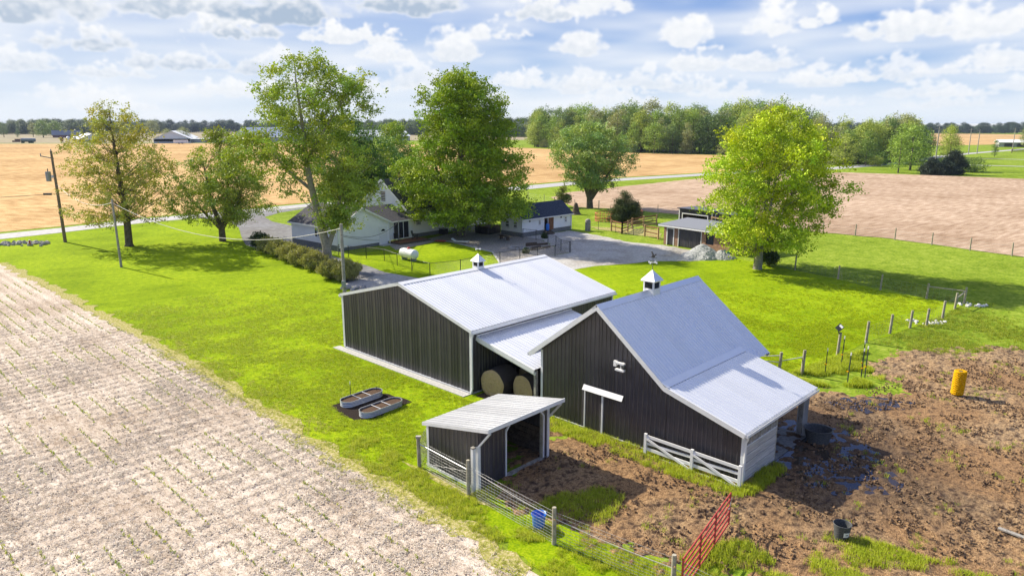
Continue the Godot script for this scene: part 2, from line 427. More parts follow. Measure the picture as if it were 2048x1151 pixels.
	wood.call("post_wood", 67, Color(0.19, 0.17, 0.125), Color(0.45, 0.42, 0.34), 0.8)
	wood.call("fresh_wood", 70, Color(0.30, 0.19, 0.10), Color(0.55, 0.38, 0.22), 1.0)
	wood.call("dark_wood", 73, Color(0.05, 0.04, 0.03), Color(0.17, 0.13, 0.10), 1.0)
	wood.call("door_wood", 76, Color(0.13, 0.06, 0.035), Color(0.30, 0.15, 0.085), 0.9)
	wood.call("bark", 79, Color(0.05, 0.04, 0.03), Color(0.21, 0.18, 0.145), 0.9)
	wood.call("pole_wood", 82, Color(0.11, 0.085, 0.065), Color(0.27, 0.22, 0.17), 0.9)
	wood.call("pale_bark", 85, Color(0.16, 0.15, 0.125), Color(0.40, 0.37, 0.31), 0.9)
	var shing := mottle(512, [[88, 0.35, 0.5, 2], [89, 0.03, 0.5]], [[0.0, Color(0.035, 0.035, 0.040)], [0.5, Color(0.075, 0.075, 0.085)], [1.0, Color(0.14, 0.14, 0.15)]], 1.7)
	grain("shingle_grey", shing, 4.0, 0.95, 1.0, true, 0.15)
	var shing2 := mottle(512, [[90, 0.35, 0.5, 2], [91, 0.03, 0.5]], [[0.0, Color(0.022, 0.028, 0.045)], [0.5, Color(0.045, 0.058, 0.088)], [1.0, Color(0.085, 0.10, 0.14)]], 1.7)
	grain("shingle_blue", shing2, 4.0, 0.95, 1.0, true, 0.15)
	var hay := mottle(512, [[92, 0.1, 0.4], [93, 0.35, 0.6, 2]], [[0.0, Color(0.22, 0.14, 0.06)], [0.5, Color(0.55, 0.41, 0.21)], [1.0, Color(0.80, 0.66, 0.42)]], 2.0)
	grain("hay", hay, 1.8, 0.95, 5.0, true, 0.1)
	var hayside := mottle(512, [[94, 0.06, 0.5], [95, 0.35, 0.5, 2]], [[0.0, Color(0.035, 0.03, 0.03)], [0.5, Color(0.085, 0.075, 0.075)], [1.0, Color(0.20, 0.17, 0.15)]], 1.8)
	grain("weathered_hay", hayside, 1.1, 0.9, 3.0, true, 0.15)
	var galv := mottle(256, [[96, 0.06, 0.5], [97, 0.2, 0.5]], [[0.0, Color(0.34, 0.36, 0.38)], [1.0, Color(0.58, 0.60, 0.62)]], 1.5)
	var gm := grain("galvanised", galv, 1.5, 0.42, 0.0, true, 0.5)
	gm.metallic = 0.6
	var rub := mottle(256, [[98, 0.05, 0.5], [99, 0.25, 0.5]], [[0.0, Color(0.028, 0.032, 0.036)], [0.6, Color(0.07, 0.078, 0.085)], [1.0, Color(0.20, 0.19, 0.17)]], 1.6)
	grain("rubber", rub, 1.0, 0.65, 0.3)
	var brush := mottle(256, [[100, 0.2, 0.5], [101, 0.5, 0.5, 2]], [[0.0, Color(0.30, 0.14, 0.004)], [0.5, Color(0.62, 0.34, 0.008)], [1.0, Color(0.80, 0.50, 0.02)]], 1.8)
	grain("yellow_bristle", brush, 0.5, 0.9, 2.0, true, 0.1)
	var rust := mottle(256, [[102, 0.05, 0.5], [103, 0.25, 0.5]], [[0.0, Color(0.20, 0.035, 0.03)], [0.6, Color(0.42, 0.06, 0.05)], [1.0, Color(0.52, 0.14, 0.11)]], 1.6)
	grain("red_paint", rust, 0.8, 0.5)
	var stone := mottle(256, [[104, 0.04, 0.5], [105, 0.2, 0.5]], [[0.0, Color(0.17, 0.165, 0.16)], [0.5, Color(0.34, 0.33, 0.31)], [1.0, Color(0.55, 0.53, 0.50)]], 1.6)
	grain("stone", stone, 1.3, 0.9, 1.0)
	var brick := brick_texture()
	var bm_ := mat("brick_wall", Color.WHITE, 0.9, 0.0, 0.2)
	bm_.albedo_texture = brick; bm_.uv1_triplanar = true; bm_.uv1_scale = Vector3.ONE / 2.4
	mat("pale_stone", Color(0.66, 0.65, 0.62), 0.9)
	mat("white_paint", Color(0.74, 0.75, 0.76), 0.45)
	mat("tank_white", Color(0.70, 0.72, 0.72), 0.35)
	mat("black_metal", Color(0.018, 0.020, 0.024), 0.4)
	mat("t_post_green", Color(0.03, 0.045, 0.04), 0.5)
	mat("black_plastic", Color(0.016, 0.016, 0.018), 0.45)
	mat("blue_plastic", Color(0.006, 0.17, 0.66), 0.4)
	mats["blue_plastic"].backlight_enabled = true
	mats["blue_plastic"].backlight = Color(0.4, 0.4, 0.4)
	mat("wire", Color(0.42, 0.43, 0.45), 0.45, 0.7)
	mat("cable", Color(0.03, 0.03, 0.035), 0.6)
	mat("pale_cable", Color(0.50, 0.49, 0.46), 0.6)
	mat("red_cap", Color(0.55, 0.03, 0.03), 0.4)
	mat("orange_paint", Color(0.62, 0.18, 0.11), 0.6)
	mat("green_tarp", Color(0.03, 0.30, 0.20), 0.6)
	mat("paper", Color(0.72, 0.73, 0.72), 0.6)
	mat("grey_paint", Color(0.25, 0.27, 0.29), 0.5)
	mat("far_roof", Color(0.66, 0.69, 0.73), 0.45)
	mat("grey_roof", Color(0.17, 0.185, 0.22), 0.8)
	mat("far_wall", Color(0.40, 0.40, 0.42), 0.7)
	mat("far_dark_roof", Color(0.20, 0.22, 0.26), 0.7)
	mat("far_brick", Color(0.17, 0.09, 0.075), 0.9)
	var glass := mat("window_glass", Color(0.02, 0.025, 0.03), 0.08)
	glass.metallic_specular = 0.6
	var water := mat("puddle_water", Color(0.035, 0.028, 0.022), 0.06)
	water.metallic_specular = 0.5
	# sheets from different coils and years differ a little
	for v in [["charcoal_metal", 0.90], ["charcoal_metal", 1.08], ["roof_metal", 0.985], ["roof_metal", 1.02], ["bright_roof", 0.95], ["bright_roof", 1.03]]:
		var q: StandardMaterial3D = mats[v[0]].duplicate()
		q.albedo_color = Color(v[1], v[1], v[1]) if v[1] < 1.0 else Color(1, 1, 1)
		if v[1] > 1.0: q.roughness -= 0.05
		q.uv1_offset = Vector3(v[1] * 3.0, v[1] * 7.0, 0.3)
		mats[v[0] + ("_dull" if v[1] < 1.0 else "_fresh")] = q
	# leaves; instance colours carry the kind of tree
	for leaf in [["leaf", 0.62], ["needle", 0.3], ["blade", 0.9]]:
		var m := mat(leaf[0], Color.WHITE, 0.55, 0.0, 0.3)
		m.vertex_color_use_as_albedo = true
		m.backlight_enabled = true
		m.backlight = Color(1.0, 1.0, 0.55) * float(leaf[1])
	mat("litter", Color.WHITE, 0.9, 0.0, 0.15).vertex_color_use_as_albedo = true

func brick_texture() -> ImageTexture:         # seen from 80 metres: one brick is under two pixels, so it stays in the material
	var w := 256
	var im := Image.create(w, w, false, Image.FORMAT_RGB8)
	im.fill(lin(0.34, 0.29, 0.25))
	var r := RandomNumberGenerator.new()
	r.seed = 3
	var bh := 8
	var bw := 26
	for row in w / bh:
		var off := (row % 2) * bw / 2
		for c in range(-1, w / bw + 1):
			var k := r.randf_range(0.65, 1.2)
			im.fill_rect(Rect2i(c * bw + off, row * bh, bw - 2, bh - 1), lin(0.30 * k, 0.165 * k, 0.11 * k))
	return ImageTexture.create_from_image(im)

# ---------------------------------------------------------------- ground
func poly(a: Array) -> PackedVector2Array:
	var p := PackedVector2Array()
	for q in a: p.append(Vector2(q[0], q[1]))
	return p

var edge_noise := FastNoiseLite.new()
func ragged(p: PackedVector2Array, step: float, amp: float) -> PackedVector2Array:
	if amp <= 0.0: return p
	var out := PackedVector2Array()
	for i in p.size():
		var a := p[i]
		var b := p[(i + 1) % p.size()]
		var n := clampi(int(a.distance_to(b) / step), 1, 160)
		var s := (b - a).normalized().orthogonal()
		for k in n:
			var q := a.lerp(b, float(k) / n)
			out.append(q + s * edge_noise.get_noise_2d(q.x * 1.7, q.y * 1.7) * amp * 2.0)
	return out

func sheet(called: String, outline: Array, y: float, m, jitter := 0.0, step := 0.6, turn := 0.0) -> MeshInstance3D:
	var p := ragged(poly(outline), step, jitter)
	if not Geometry2D.is_polygon_clockwise(p): p.reverse()
	var tri := Geometry2D.triangulate_polygon(p)
	if tri.is_empty():
		print("cannot triangulate ", called)
		p = poly(outline); tri = Geometry2D.triangulate_polygon(p)
	var arr := []
	arr.resize(Mesh.ARRAY_MAX)
	var v := PackedVector3Array()
	var n := PackedVector3Array()
	var uv := PackedVector2Array()
	var r := deg_to_rad(turn)
	for q in p:
		v.append(Vector3(q.x, y, q.y)); n.append(Vector3.UP)
		uv.append(q.rotated(r))
	arr[Mesh.ARRAY_VERTEX] = v; arr[Mesh.ARRAY_NORMAL] = n; arr[Mesh.ARRAY_TEX_UV] = uv; arr[Mesh.ARRAY_TEX_UV2] = uv
	# front faces run clockwise seen from above
	for t in range(0, tri.size(), 3):
		var a := p[tri[t]]
		var b := p[tri[t + 1]]
		var c := p[tri[t + 2]]
		if (b - a).cross(c - a) < 0.0:
			var s := tri[t + 1]; tri[t + 1] = tri[t + 2]; tri[t + 2] = s
	arr[Mesh.ARRAY_INDEX] = tri
	var am := ArrayMesh.new()
	am.add_surface_from_arrays(Mesh.PRIMITIVE_TRIANGLES, arr)
	var o := obj(called, am, m)
	struct(o)
	return o

const FIELD_EDGE := [[0.6, -19.9], [-0.4, -21.0], [-2.2, -22.8], [-4.2, -24.8], [-6.6, -27.1], [-9.6, -30.3], [-13.2, -34.1], [-17.7, -38.9], [-23.3, -44.5], [-30.2, -51.1], [-39.7, -60.4], [-51.5, -71.2]]
const LAWN := [[-51.5, -71.2], [-39.7, -60.4], [-30.2, -51.1], [-23.3, -44.5], [-17.7, -38.9], [-13.2, -34.1], [-9.6, -30.3], [-6.6, -27.1], [-4.6, -25.6], [-3.6, -27.0], [-0.5, -31.5], [2.0, -35.0], [8.6, -32.6], [15.6, -37.6], [22.5, -43.9], [27.2, -47.3], [30.7, -49.6], [35.0, -54.2], [33.1, -55.8], [27.0, -67.4], [24.5, -71.5], [22.8, -74.6], [21.2, -73.2], [18.1, -72.1], [14.0, -72.1], [11.5, -70.5], [8.2, -69.4], [5.5, -67.4], [3.0, -71.5], [-1.2, -70.7], [-2.1, -77.1], [-7.4, -84.6], [-9.0, -84.8], [-10.5, -82.1], [-12.9, -78.7], [-18.0, -76.5], [-19.4, -75.5], [-16.5, -72.1], [-14.5, -69.9], [-11.8, -66.2], [-8.6, -63.7], [-6.5, -58.9], [-14.6, -61.6], [-17.6, -66.2], [-21.1, -70.5], [-24.5, -74.9], [-27.4, -78.7], [-30.7, -82.1], [-33.3, -87.8], [-36.9, -96.6], [-41.0, -103.4], [-45.5, -105.6], [-52.5, -99.8], [-58.3, -91.0], [-70.0, -76.0]]
const MUD := [[-0.6, -25.6], [0.6, -23.4], [2.6, -21.4], [4.3, -20.4], [6.0, -19.4], [8.0, -16.5], [46.0, -12.0], [50.0, -45.5], [31.2, -42.0], [25.6, -41.6], [22.6, -42.4], [20.4, -39.2], [20.6, -37.0], [18.9, -35.6], [15.6, -35.5], [13.0, -38.2], [7.0, -34.0], [6.0, -31.0], [1.5, -30.4], [-0.2, -30.2]]
const PATIO := [[-14.3, -82.3], [-10.5, -86.5], [-4.3, -97.5], [-1.0, -92.5], [1.4, -88.6], [3.4, -86.6], [5.4, -78.4], [6.3, -77.2], [-1.2, -70.7], [-2.1, -77.1], [-7.4, -84.6], [-9.0, -84.8], [-10.5, -82.1], [-12.9, -78.7]]

func inside(p: PackedVector2Array, q: Vector2) -> bool:
	return Geometry2D.is_point_in_polygon(q, p)

func edge_distance(p: PackedVector2Array, q: Vector2) -> float:
	var best := 1e9
	for i in p.size():
		var c := Geometry2D.get_closest_point_to_segment(q, p[i], p[(i + 1) % p.size()])
		best = minf(best, c.distance_squared_to(q))
	return sqrt(best)

func build_ground() -> void:
	edge_noise.seed = 12; edge_noise.frequency = 0.35; edge_noise.fractal_octaves = 3
	sheet("ground", [[-9000, 400], [9000, 400], [9000, -9000], [-9000, -9000]], 0.0, "pasture")
	# near field and the ragged verge of dead grass along it
	var field := FIELD_EDGE.duplicate()
	field.append_array([[-64.0, -82.5], [-130.0, -60.0], [-130.0, 60.0], [30.0, 60.0], [9.0, -11.0]])
	var strip := []
	for q in FIELD_EDGE: strip.append([q[0] + 0.25, q[1] - 0.25])
	var back := FIELD_EDGE.duplicate()
	back.reverse()
	for q in back: strip.append([q[0] - 0.35, q[1] + 0.35])
	sheet("stubble_field", field, 0.024, "stubble", 0.25, 0.5, -44.0)
	sheet("lawn", LAWN, 0.012, "lawn", 0.15, 0.8, 30.0)
	sheet("field_verge", strip, 0.030, "dead_grass", 0.35, 0.4)
	sheet("fence_strip", [[-6.0, -27.2], [-4.2, -25.0], [-2.2, -23.0], [-0.4, -21.2], [0.8, -19.8], [4.0, -16.4], [8.0, -15.6], [6.0, -19.6], [4.3, -20.6], [2.6, -21.6], [0.6, -23.6], [-1.4, -24.6], [-3.6, -26.9], [-4.2, -28.0]], 0.014, "lawn", 0.3, 0.3)
	sheet("bare_patch", [[-4.6, -27.4], [-3.6, -26.2], [-2.4, -25.0], [-1.2, -23.9], [-0.4, -23.6], [-1.4, -24.6], [-3.0, -26.2]], 0.026, "dead_grass", 0.35, 0.25)
	# road, far fields
	sheet("road", [[-160.0, 20.0], [-62.0, -86.6], [-57.8, -92.4], [-52.5, -101.2], [-47.2, -106.8], [-41.4, -113.7], [-33.2, -123.4], [3.9, -156.6], [21.4, -176.2], [51.0, -198.0], [76.0, -217.0], [101.3, -228.0], [140.0, -261.0], [196.0, -326.0], [231.0, -361.0], [330.0, -450.0], [327.0, -455.0], [228.0, -365.0], [192.0, -331.0], [136.0, -267.0], [98.0, -233.0], [74.0, -223.0], [49.0, -204.0], [19.0, -182.5], [1.0, -163.0], [-35.6, -127.2], [-44.5, -117.4], [-50.0, -110.8], [-55.6, -105.0], [-60.8, -96.2], [-65.4, -90.4], [-164.0, 17.0]], 0.02, "road")
	sheet("straw_field", [[-170.0, 17.0], [-66.6, -92.0], [-61.8, -98.0], [-56.6, -106.5], [-51.0, -112.4], [-45.5, -119.2], [-36.2, -129.0], [0.0, -165.2], [18.0, -184.8], [48.5, -206.5], [58.0, -214.0], [90.0, -240.0], [104.0, -330.0], [60.0, -366.0], [12.0, -440.0], [-60.0, -520.0], [-232.0, -558.0], [-323.0, -545.0], [-383.0, -545.0], [-900.0, -500.0], [-900.0, 17.0]], 0.03, "straw_field", 0.0, 1.0, -33.0)
	sheet("tilled_field", [[7.5, -138.5], [11.5, -149.0], [49.5, -189.5], [80.0, -206.0], [97.0, -213.0], [119.0, -199.0], [131.0, -187.5], [230.0, -120.0], [160.0, -20.0], [60.0, -64.0], [52.9, -75.6], [46.2, -86.9], [39.9, -92.0], [26.0, -111.0], [20.1, -117.0], [15.6, -119.5], [10.5, -122.0]], 0.03, "tilled_field", 0.35, 1.5, 40.0)
	sheet("far_field", [[-900.0, -620.0], [-383.0, -566.0], [-330.0, -566.0], [-232.0, -585.0], [-150.0, -640.0], [60.0, -700.0], [-200.0, -1700.0], [-2600.0, -1700.0]], 0.05, "far_soil")
	sheet("far_lane", [[-900.0, -505.0], [-383.0, -549.0], [-323.0, -549.0], [-218.0, -561.0], [-100.0, -575.0], [-100.0, -579.0], [-218.0, -565.5], [-323.0, -553.5], [-383.0, -553.5], [-900.0, -509.0]], 0.06, "road")
	sheet("far_field", [[255.0, -480.0], [340.0, -520.0], [520.0, -700.0], [760.0, -1050.0], [700.0, -1400.0], [260.0, -700.0]], 0.05, "straw_field", 0.0, 1.0, 10.0)
	sheet("side_lane", [[188.0, -305.5], [205.0, -292.0], [300.0, -250.0], [301.0, -253.0], [206.0, -295.5], [186.0, -309.0]], 0.03, "road")
	sheet("side_lane", [[148.0, -262.0], [160.0, -250.0], [225.0, -205.0], [226.5, -207.5], [162.0, -253.0], [150.0, -265.5]], 0.03, "road")
	# drives, patio
	sheet("asphalt_drive", [[-47.6, -107.6], [-41.0, -103.4], [-36.9, -96.6], [-33.3, -87.8], [-30.7, -82.1], [-27.4, -78.7], [-24.5, -74.9], [-21.1, -70.5], [-17.6, -66.2], [-14.6, -61.9], [-11.8, -66.2], [-14.5, -69.9], [-16.5, -72.1], [-19.4, -75.5], [-21.5, -79.5], [-24.8, -83.2], [-25.6, -86.0], [-24.5, -90.0], [-27.6, -95.7], [-34.4, -102.8], [-37.3, -108.0], [-36.7, -113.7], [-33.4, -121.8], [-41.8, -113.4]], 0.016, "asphalt", 0.06)
	sheet("gravel_yard", [[1.4, -88.2], [7.7, -93.8], [11.0, -89.4], [13.8, -84.2], [17.4, -82.1], [20.9, -77.1], [22.9, -74.9], [21.2, -73.2], [18.1, -72.1], [14.0, -72.1], [11.5, -70.5], [8.2, -69.4], [5.5, -67.4], [2.0, -69.5], [-1.2, -70.7], [6.4, -77.1], [5.5, -78.5], [3.4, -86.6]], 0.018, "gravel", 0.18)
	sheet("gravel_apron", [[-14.6, -61.8], [-11.8, -66.2], [-8.6, -63.7], [-6.0, -58.5], [-5.0, -53.0], [-12.3, -57.5]], 0.019, "gravel", 0.15)
	sheet("patio", PATIO, 0.021, "river_gravel", 0.05)
	sheet("corral_dirt", [[9.8, -97.6], [14.3, -91.2], [18.2, -87.2], [19.5, -94.2], [17.7, -95.2], [14.6, -96.4]], 0.021, "dead_grass", 0.3)
	sheet("mulch_bed", [[-8.92, -33.31], [-7.72, -34.83], [-6.28, -34.98], [-5.08, -33.84], [-6.52, -31.72], [-7.48, -31.49]], 0.035, "mulch", 0.14, 0.25)
	sheet("hay_floor", [[-1.9, -34.7], [6.4, -43.4], [9.4, -40.4], [1.6, -31.9]], 0.022, "soil", 0.05)
	make_mud()

func make_mud() -> void:
	var outline := poly(MUD)
	var hn := FastNoiseLite.new(); hn.seed = 3; hn.frequency = 1.5; hn.fractal_octaves = 4
	var big := FastNoiseLite.new(); big.seed = 8; big.frequency = 0.16; big.fractal_octaves = 3
	var pock := FastNoiseLite.new(); pock.seed = 4; pock.noise_type = FastNoiseLite.TYPE_CELLULAR; pock.frequency = 2.2; pock.cellular_return_type = FastNoiseLite.RETURN_DISTANCE
	var sp := FastNoiseLite.new(); sp.seed = 14; sp.frequency = 2.6; sp.fractal_octaves = 3
	var step := 0.085
	var x0 := -1.4
	var z0 := -44.5
	var nx := int(33.0 / step)
	var nz := int(27.5 / step)
	var v := PackedVector3Array()
	var n := PackedVector3Array()
	var uv := PackedVector2Array()
	var col := PackedColorArray()
	var idx := PackedInt32Array()
	var keep := PackedByteArray()
	v.resize(nx * nz); n.resize(nx * nz); uv.resize(nx * nz); col.resize(nx * nz); keep.resize(nx * nz)
	# a coarse map of the distance to the paddock's outline
	var cs := 0.5
	var cx := int(34.0 / cs) + 2
	var cz := int(28.5 / cs) + 2
	var dist := PackedFloat32Array(); dist.resize(cx * cz)
	for j in cz:
		for i in cx:
			var q := Vector2(x0 + i * cs, z0 + j * cs)
			dist[j * cx + i] = edge_distance(outline, q) * (1.0 if inside(outline, q) else -1.0)
	for j in nz:
		for i in nx:
			var x := x0 + i * step
			var z := z0 + j * step
			var fi := (x - x0) / cs
			var fj := (z - z0) / cs
			var a := int(fi)
			var b := int(fj)
			var d := lerpf(lerpf(dist[b * cx + a], dist[b * cx + a + 1], fi - a), lerpf(dist[(b + 1) * cx + a], dist[(b + 1) * cx + a + 1], fi - a), fj - b)
			var g := big.get_noise_2d(x, z)
			var f := hn.get_noise_2d(x, z)
			var pk := pock.get_noise_2d(x, z)
			d += g * 2.2 + f * 0.9
			# trodden wet ground lies beside the open side of the barn
			var wet := clampf(1.15 - Vector2(x - 13.2, z + 28.0).length() / 7.0, 0.0, 1.0)
			wet = maxf(wet, clampf(1.0 - Vector2((x - 17.2) / 3.4, (z + 33.2) / 1.6).length(), 0, 1))
			wet = clampf(wet + g * 0.5, 0, 1)
			var rough := 0.075 + 0.05 * clampf(0.5 + g, 0, 1) + 0.03 * wet
			var y := 0.075 + f * rough + clampf(pk, -0.9, 0.0) * rough * 0.7 + g * 0.04 - wet * 0.015
			y = maxf(y, -0.012 if d < 0 else 0.006)
			if d < 0.5: y = lerpf(-0.05, y, clampf(d / 0.5 + 0.3, 0, 1))
			var k := j * nx + i
			keep[k] = 1 if d > -0.4 else 0
			v[k] = Vector3(x, y, z)
			uv[k] = Vector2(x, z)
			var dry := Color(0.48, 0.315, 0.165).lerp(Color(0.68, 0.51, 0.305), clampf(g * 1.4 + 0.3 + (x - 14.0) * 0.03, 0, 1))
			var clod := clampf(sp.get_noise_2d(x, z) * 2.4 + g * 0.6 - 0.25, 0, 1)
			var c := dry.lerp(Color(0.12, 0.078, 0.055), clod)
			col[k] = c.lerp(Color(0.085, 0.056, 0.042), wet * 0.85)
	for j in range(1, nz - 1):
		for i in range(1, nx - 1):
			var k := j * nx + i
			n[k] = Vector3(v[k - 1].y - v[k + 1].y, 2.0 * step, v[k - nx].y - v[k + nx].y).normalized()
			if keep[k] and keep[k + 1] and keep[k + nx] and keep[k + nx + 1] and i < nx - 2 and j < nz - 2:
				idx.append_array([k, k + 1, k + nx, k + 1, k + nx + 1, k + nx])
	var arr := []
	arr.resize(Mesh.ARRAY_MAX)
	arr[Mesh.ARRAY_VERTEX] = v; arr[Mesh.ARRAY_NORMAL] = n; arr[Mesh.ARRAY_TEX_UV] = uv; arr[Mesh.ARRAY_COLOR] = col; arr[Mesh.ARRAY_INDEX] = idx
	var am := ArrayMesh.new()
	am.add_surface_from_arrays(Mesh.PRIMITIVE_TRIANGLES, arr)
	struct(obj("paddock_mud", am, "mud"))
	# standing water in the lowest prints
	sheet("puddle_water", [[9.6, -28.6], [10.4, -25.8], [12.2, -24.6], [14.4, -24.6], [15.6, -27.4], [15.0, -30.4], [12.2, -32.0], [10.6, -31.0]], 0.013, "puddle_water", 0.3)
	sheet("puddle_water", [[15.0, -33.6], [17.0, -32.4], [19.6, -32.8], [20.2, -33.8], [18.0, -34.6]], 0.024, "puddle_water", 0.2)

func _ready() -> void:
	rng.seed = 4
	# ---- camera, sky, sun, exposure
	var cam := Camera3D.new()
	cam.name = "camera"
	cam.position = Vector3(0, 13.5, 0)
	cam.rotation_degrees = Vector3(-12.737, 0, 0)
	cam.fov = 43.57
	cam.near = 0.5
	cam.far = 9000.0
	add_child(cam)
	var env := Environment.new()
	env.background_mode = Environment.BG_SKY
	env.sky = Sky.new()
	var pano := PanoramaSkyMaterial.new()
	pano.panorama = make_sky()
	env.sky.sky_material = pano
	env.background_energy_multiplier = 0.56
	env.tonemap_mode = Environment.TONE_MAPPER_LINEAR
	env.tonemap_exposure = 1.88
	env.fog_enabled = true
	env.fog_density = 0.00008
	env.fog_light_color = Color(0.80, 0.88, 1.0)
	env.sdfgi_enabled = true
	env.ssao_enabled = true
	env.ssil_enabled = true
	var we := WorldEnvironment.new()
	we.name = "world_environment"
	we.environment = env
	add_child(we)
	var sun := DirectionalLight3D.new()
	sun.name = "sun"
	sun.light_color = Color(1.0, 0.955, 0.87)
	sun.light_energy = 1.6
	sun.light_angular_distance = 0.6
	sun.shadow_enabled = true
	sun.rotation = Vector3(-deg_to_rad(SUN_EL), -deg_to_rad(SUN_AZ + 180.0), 0)
	add_child(sun)
	print("sky ", Time.get_ticks_msec())
	make_materials()
	print("materials ", Time.get_ticks_msec())
	build_ground()
	print("ground ", Time.get_ticks_msec())
	big_barn()
	small_barn()
	run_in_shed()
	hay_bales()
	print("barns ", Time.get_ticks_msec())
	house()
	cottage()
	brick_shed()
	print("houses ", Time.get_ticks_msec())
	near_fence()
	pasture_fences()
	poles()
	patio_things()
	print("props ", Time.get_ticks_msec())
	yard_trees()
	print("trees ", Time.get_ticks_msec())
	woods()
	far_farm()
	print("far ", Time.get_ticks_msec())
	ground_cover()
	print("cover ", Time.get_ticks_msec())

# ---------------------------------------------------------------- metal buildings
const RIB := 0.2286
func panel(o: Vector3, u: Vector3, v: Vector3, w: float, a0: float, a1: float, b0: float, b1: float, rib := 0.028) -> MB:
	# one ribbed steel sheet: u across, v along the ribs; bottom edge a0..a1, top edge b0..b1
	var n := u.cross(v).normalized()
	var prof := [Vector2(0, 0)]
	var c := RIB * 0.5
	while c < w - 0.03:
		prof.append_array([Vector2(c - 0.030, 0), Vector2(c - 0.013, rib), Vector2(c + 0.013, rib), Vector2(c + 0.030, 0)])
		var mid := c + RIB * 0.5
		if mid + 0.02 < w: prof.append_array([Vector2(mid - 0.045, 0), Vector2(mid - 0.035, 0.004), Vector2(mid - 0.02, 0.004), Vector2(mid - 0.01, 0)])
		c += RIB
	prof.append(Vector2(w, 0))
	var k := MB.new()
	for i in prof.size() - 1:
		var p: Vector2 = prof[i]
		var q: Vector2 = prof[i + 1]
		if q.x - p.x < 1e-4: continue
		var pb := lerpf(a0, a1, p.x / w)
		var qb := lerpf(a0, a1, q.x / w)
		var pt := lerpf(b0, b1, p.x / w)
		var qt := lerpf(b0, b1, q.x / w)
		k.quad(o + u * p.x + n * p.y + v * pb, o + u * q.x + n * q.y + v * qb, o + u * q.x + n * q.y + v * qt, o + u * p.x + n * p.y + v * pt)
	return k

# a run of sheets 0.914 wide from u0 to u1 whose top follows the line t0..t1
func sheets(called: String, m_, parent: Node, o: Vector3, u: Vector3, v: Vector3, length: float, a: float, t0: float, t1: float, rib := 0.028) -> void:
	var m = m_
	var n := int(ceil(length / 0.9144 - 0.05))
	var w := length / n
	var shared: MB = null
	var kinds := [m]
	if m is String and mats.has(m + "_dull"): kinds = [m, m + "_dull", m, m + "_fresh"]
	for k in n:
		m = kinds[int(k * 7 + length * 13) % kinds.size()]
		var p := panel(o + u * (w * k) if absf(t1 - t0) > 1e-4 else Vector3.ZERO, u, v, w, a, a, lerpf(t0, t1, float(k) / n), lerpf(t0, t1, float(k + 1) / n), rib)
		if absf(t1 - t0) > 1e-4:
			obj(called, p, m, parent)
		else:
			if shared == null: shared = p
			var q := obj(called, shared.mesh() if k == 0 else parent.get_meta("last_sheet"), m, parent)
			if k == 0: parent.set_meta("last_sheet", q.mesh)
			q.position = o + u * (w * k)
	if parent.has_meta("last_sheet"): parent.remove_meta("last_sheet")

func roof(called: String, m, parent: Node, hi: Vector3, lo: Vector3, z0: float, z1: float) -> void:
	# sheets from z0 (near, larger z) to z1; hi and lo give x and y of the upper and lower edge
	var v := Vector3(hi.x - lo.x, hi.y - lo.y, 0)
	var s := v.length()
	v /= s
	var u := Vector3(0, 0, -1) if lo.x > hi.x else Vector3(0, 0, 1)
	var o := Vector3(lo.x, lo.y, z0 if lo.x > hi.x else z1)
	sheets(called, m, parent, o, u, v, absf(z1 - z0), 0.0, s, s)

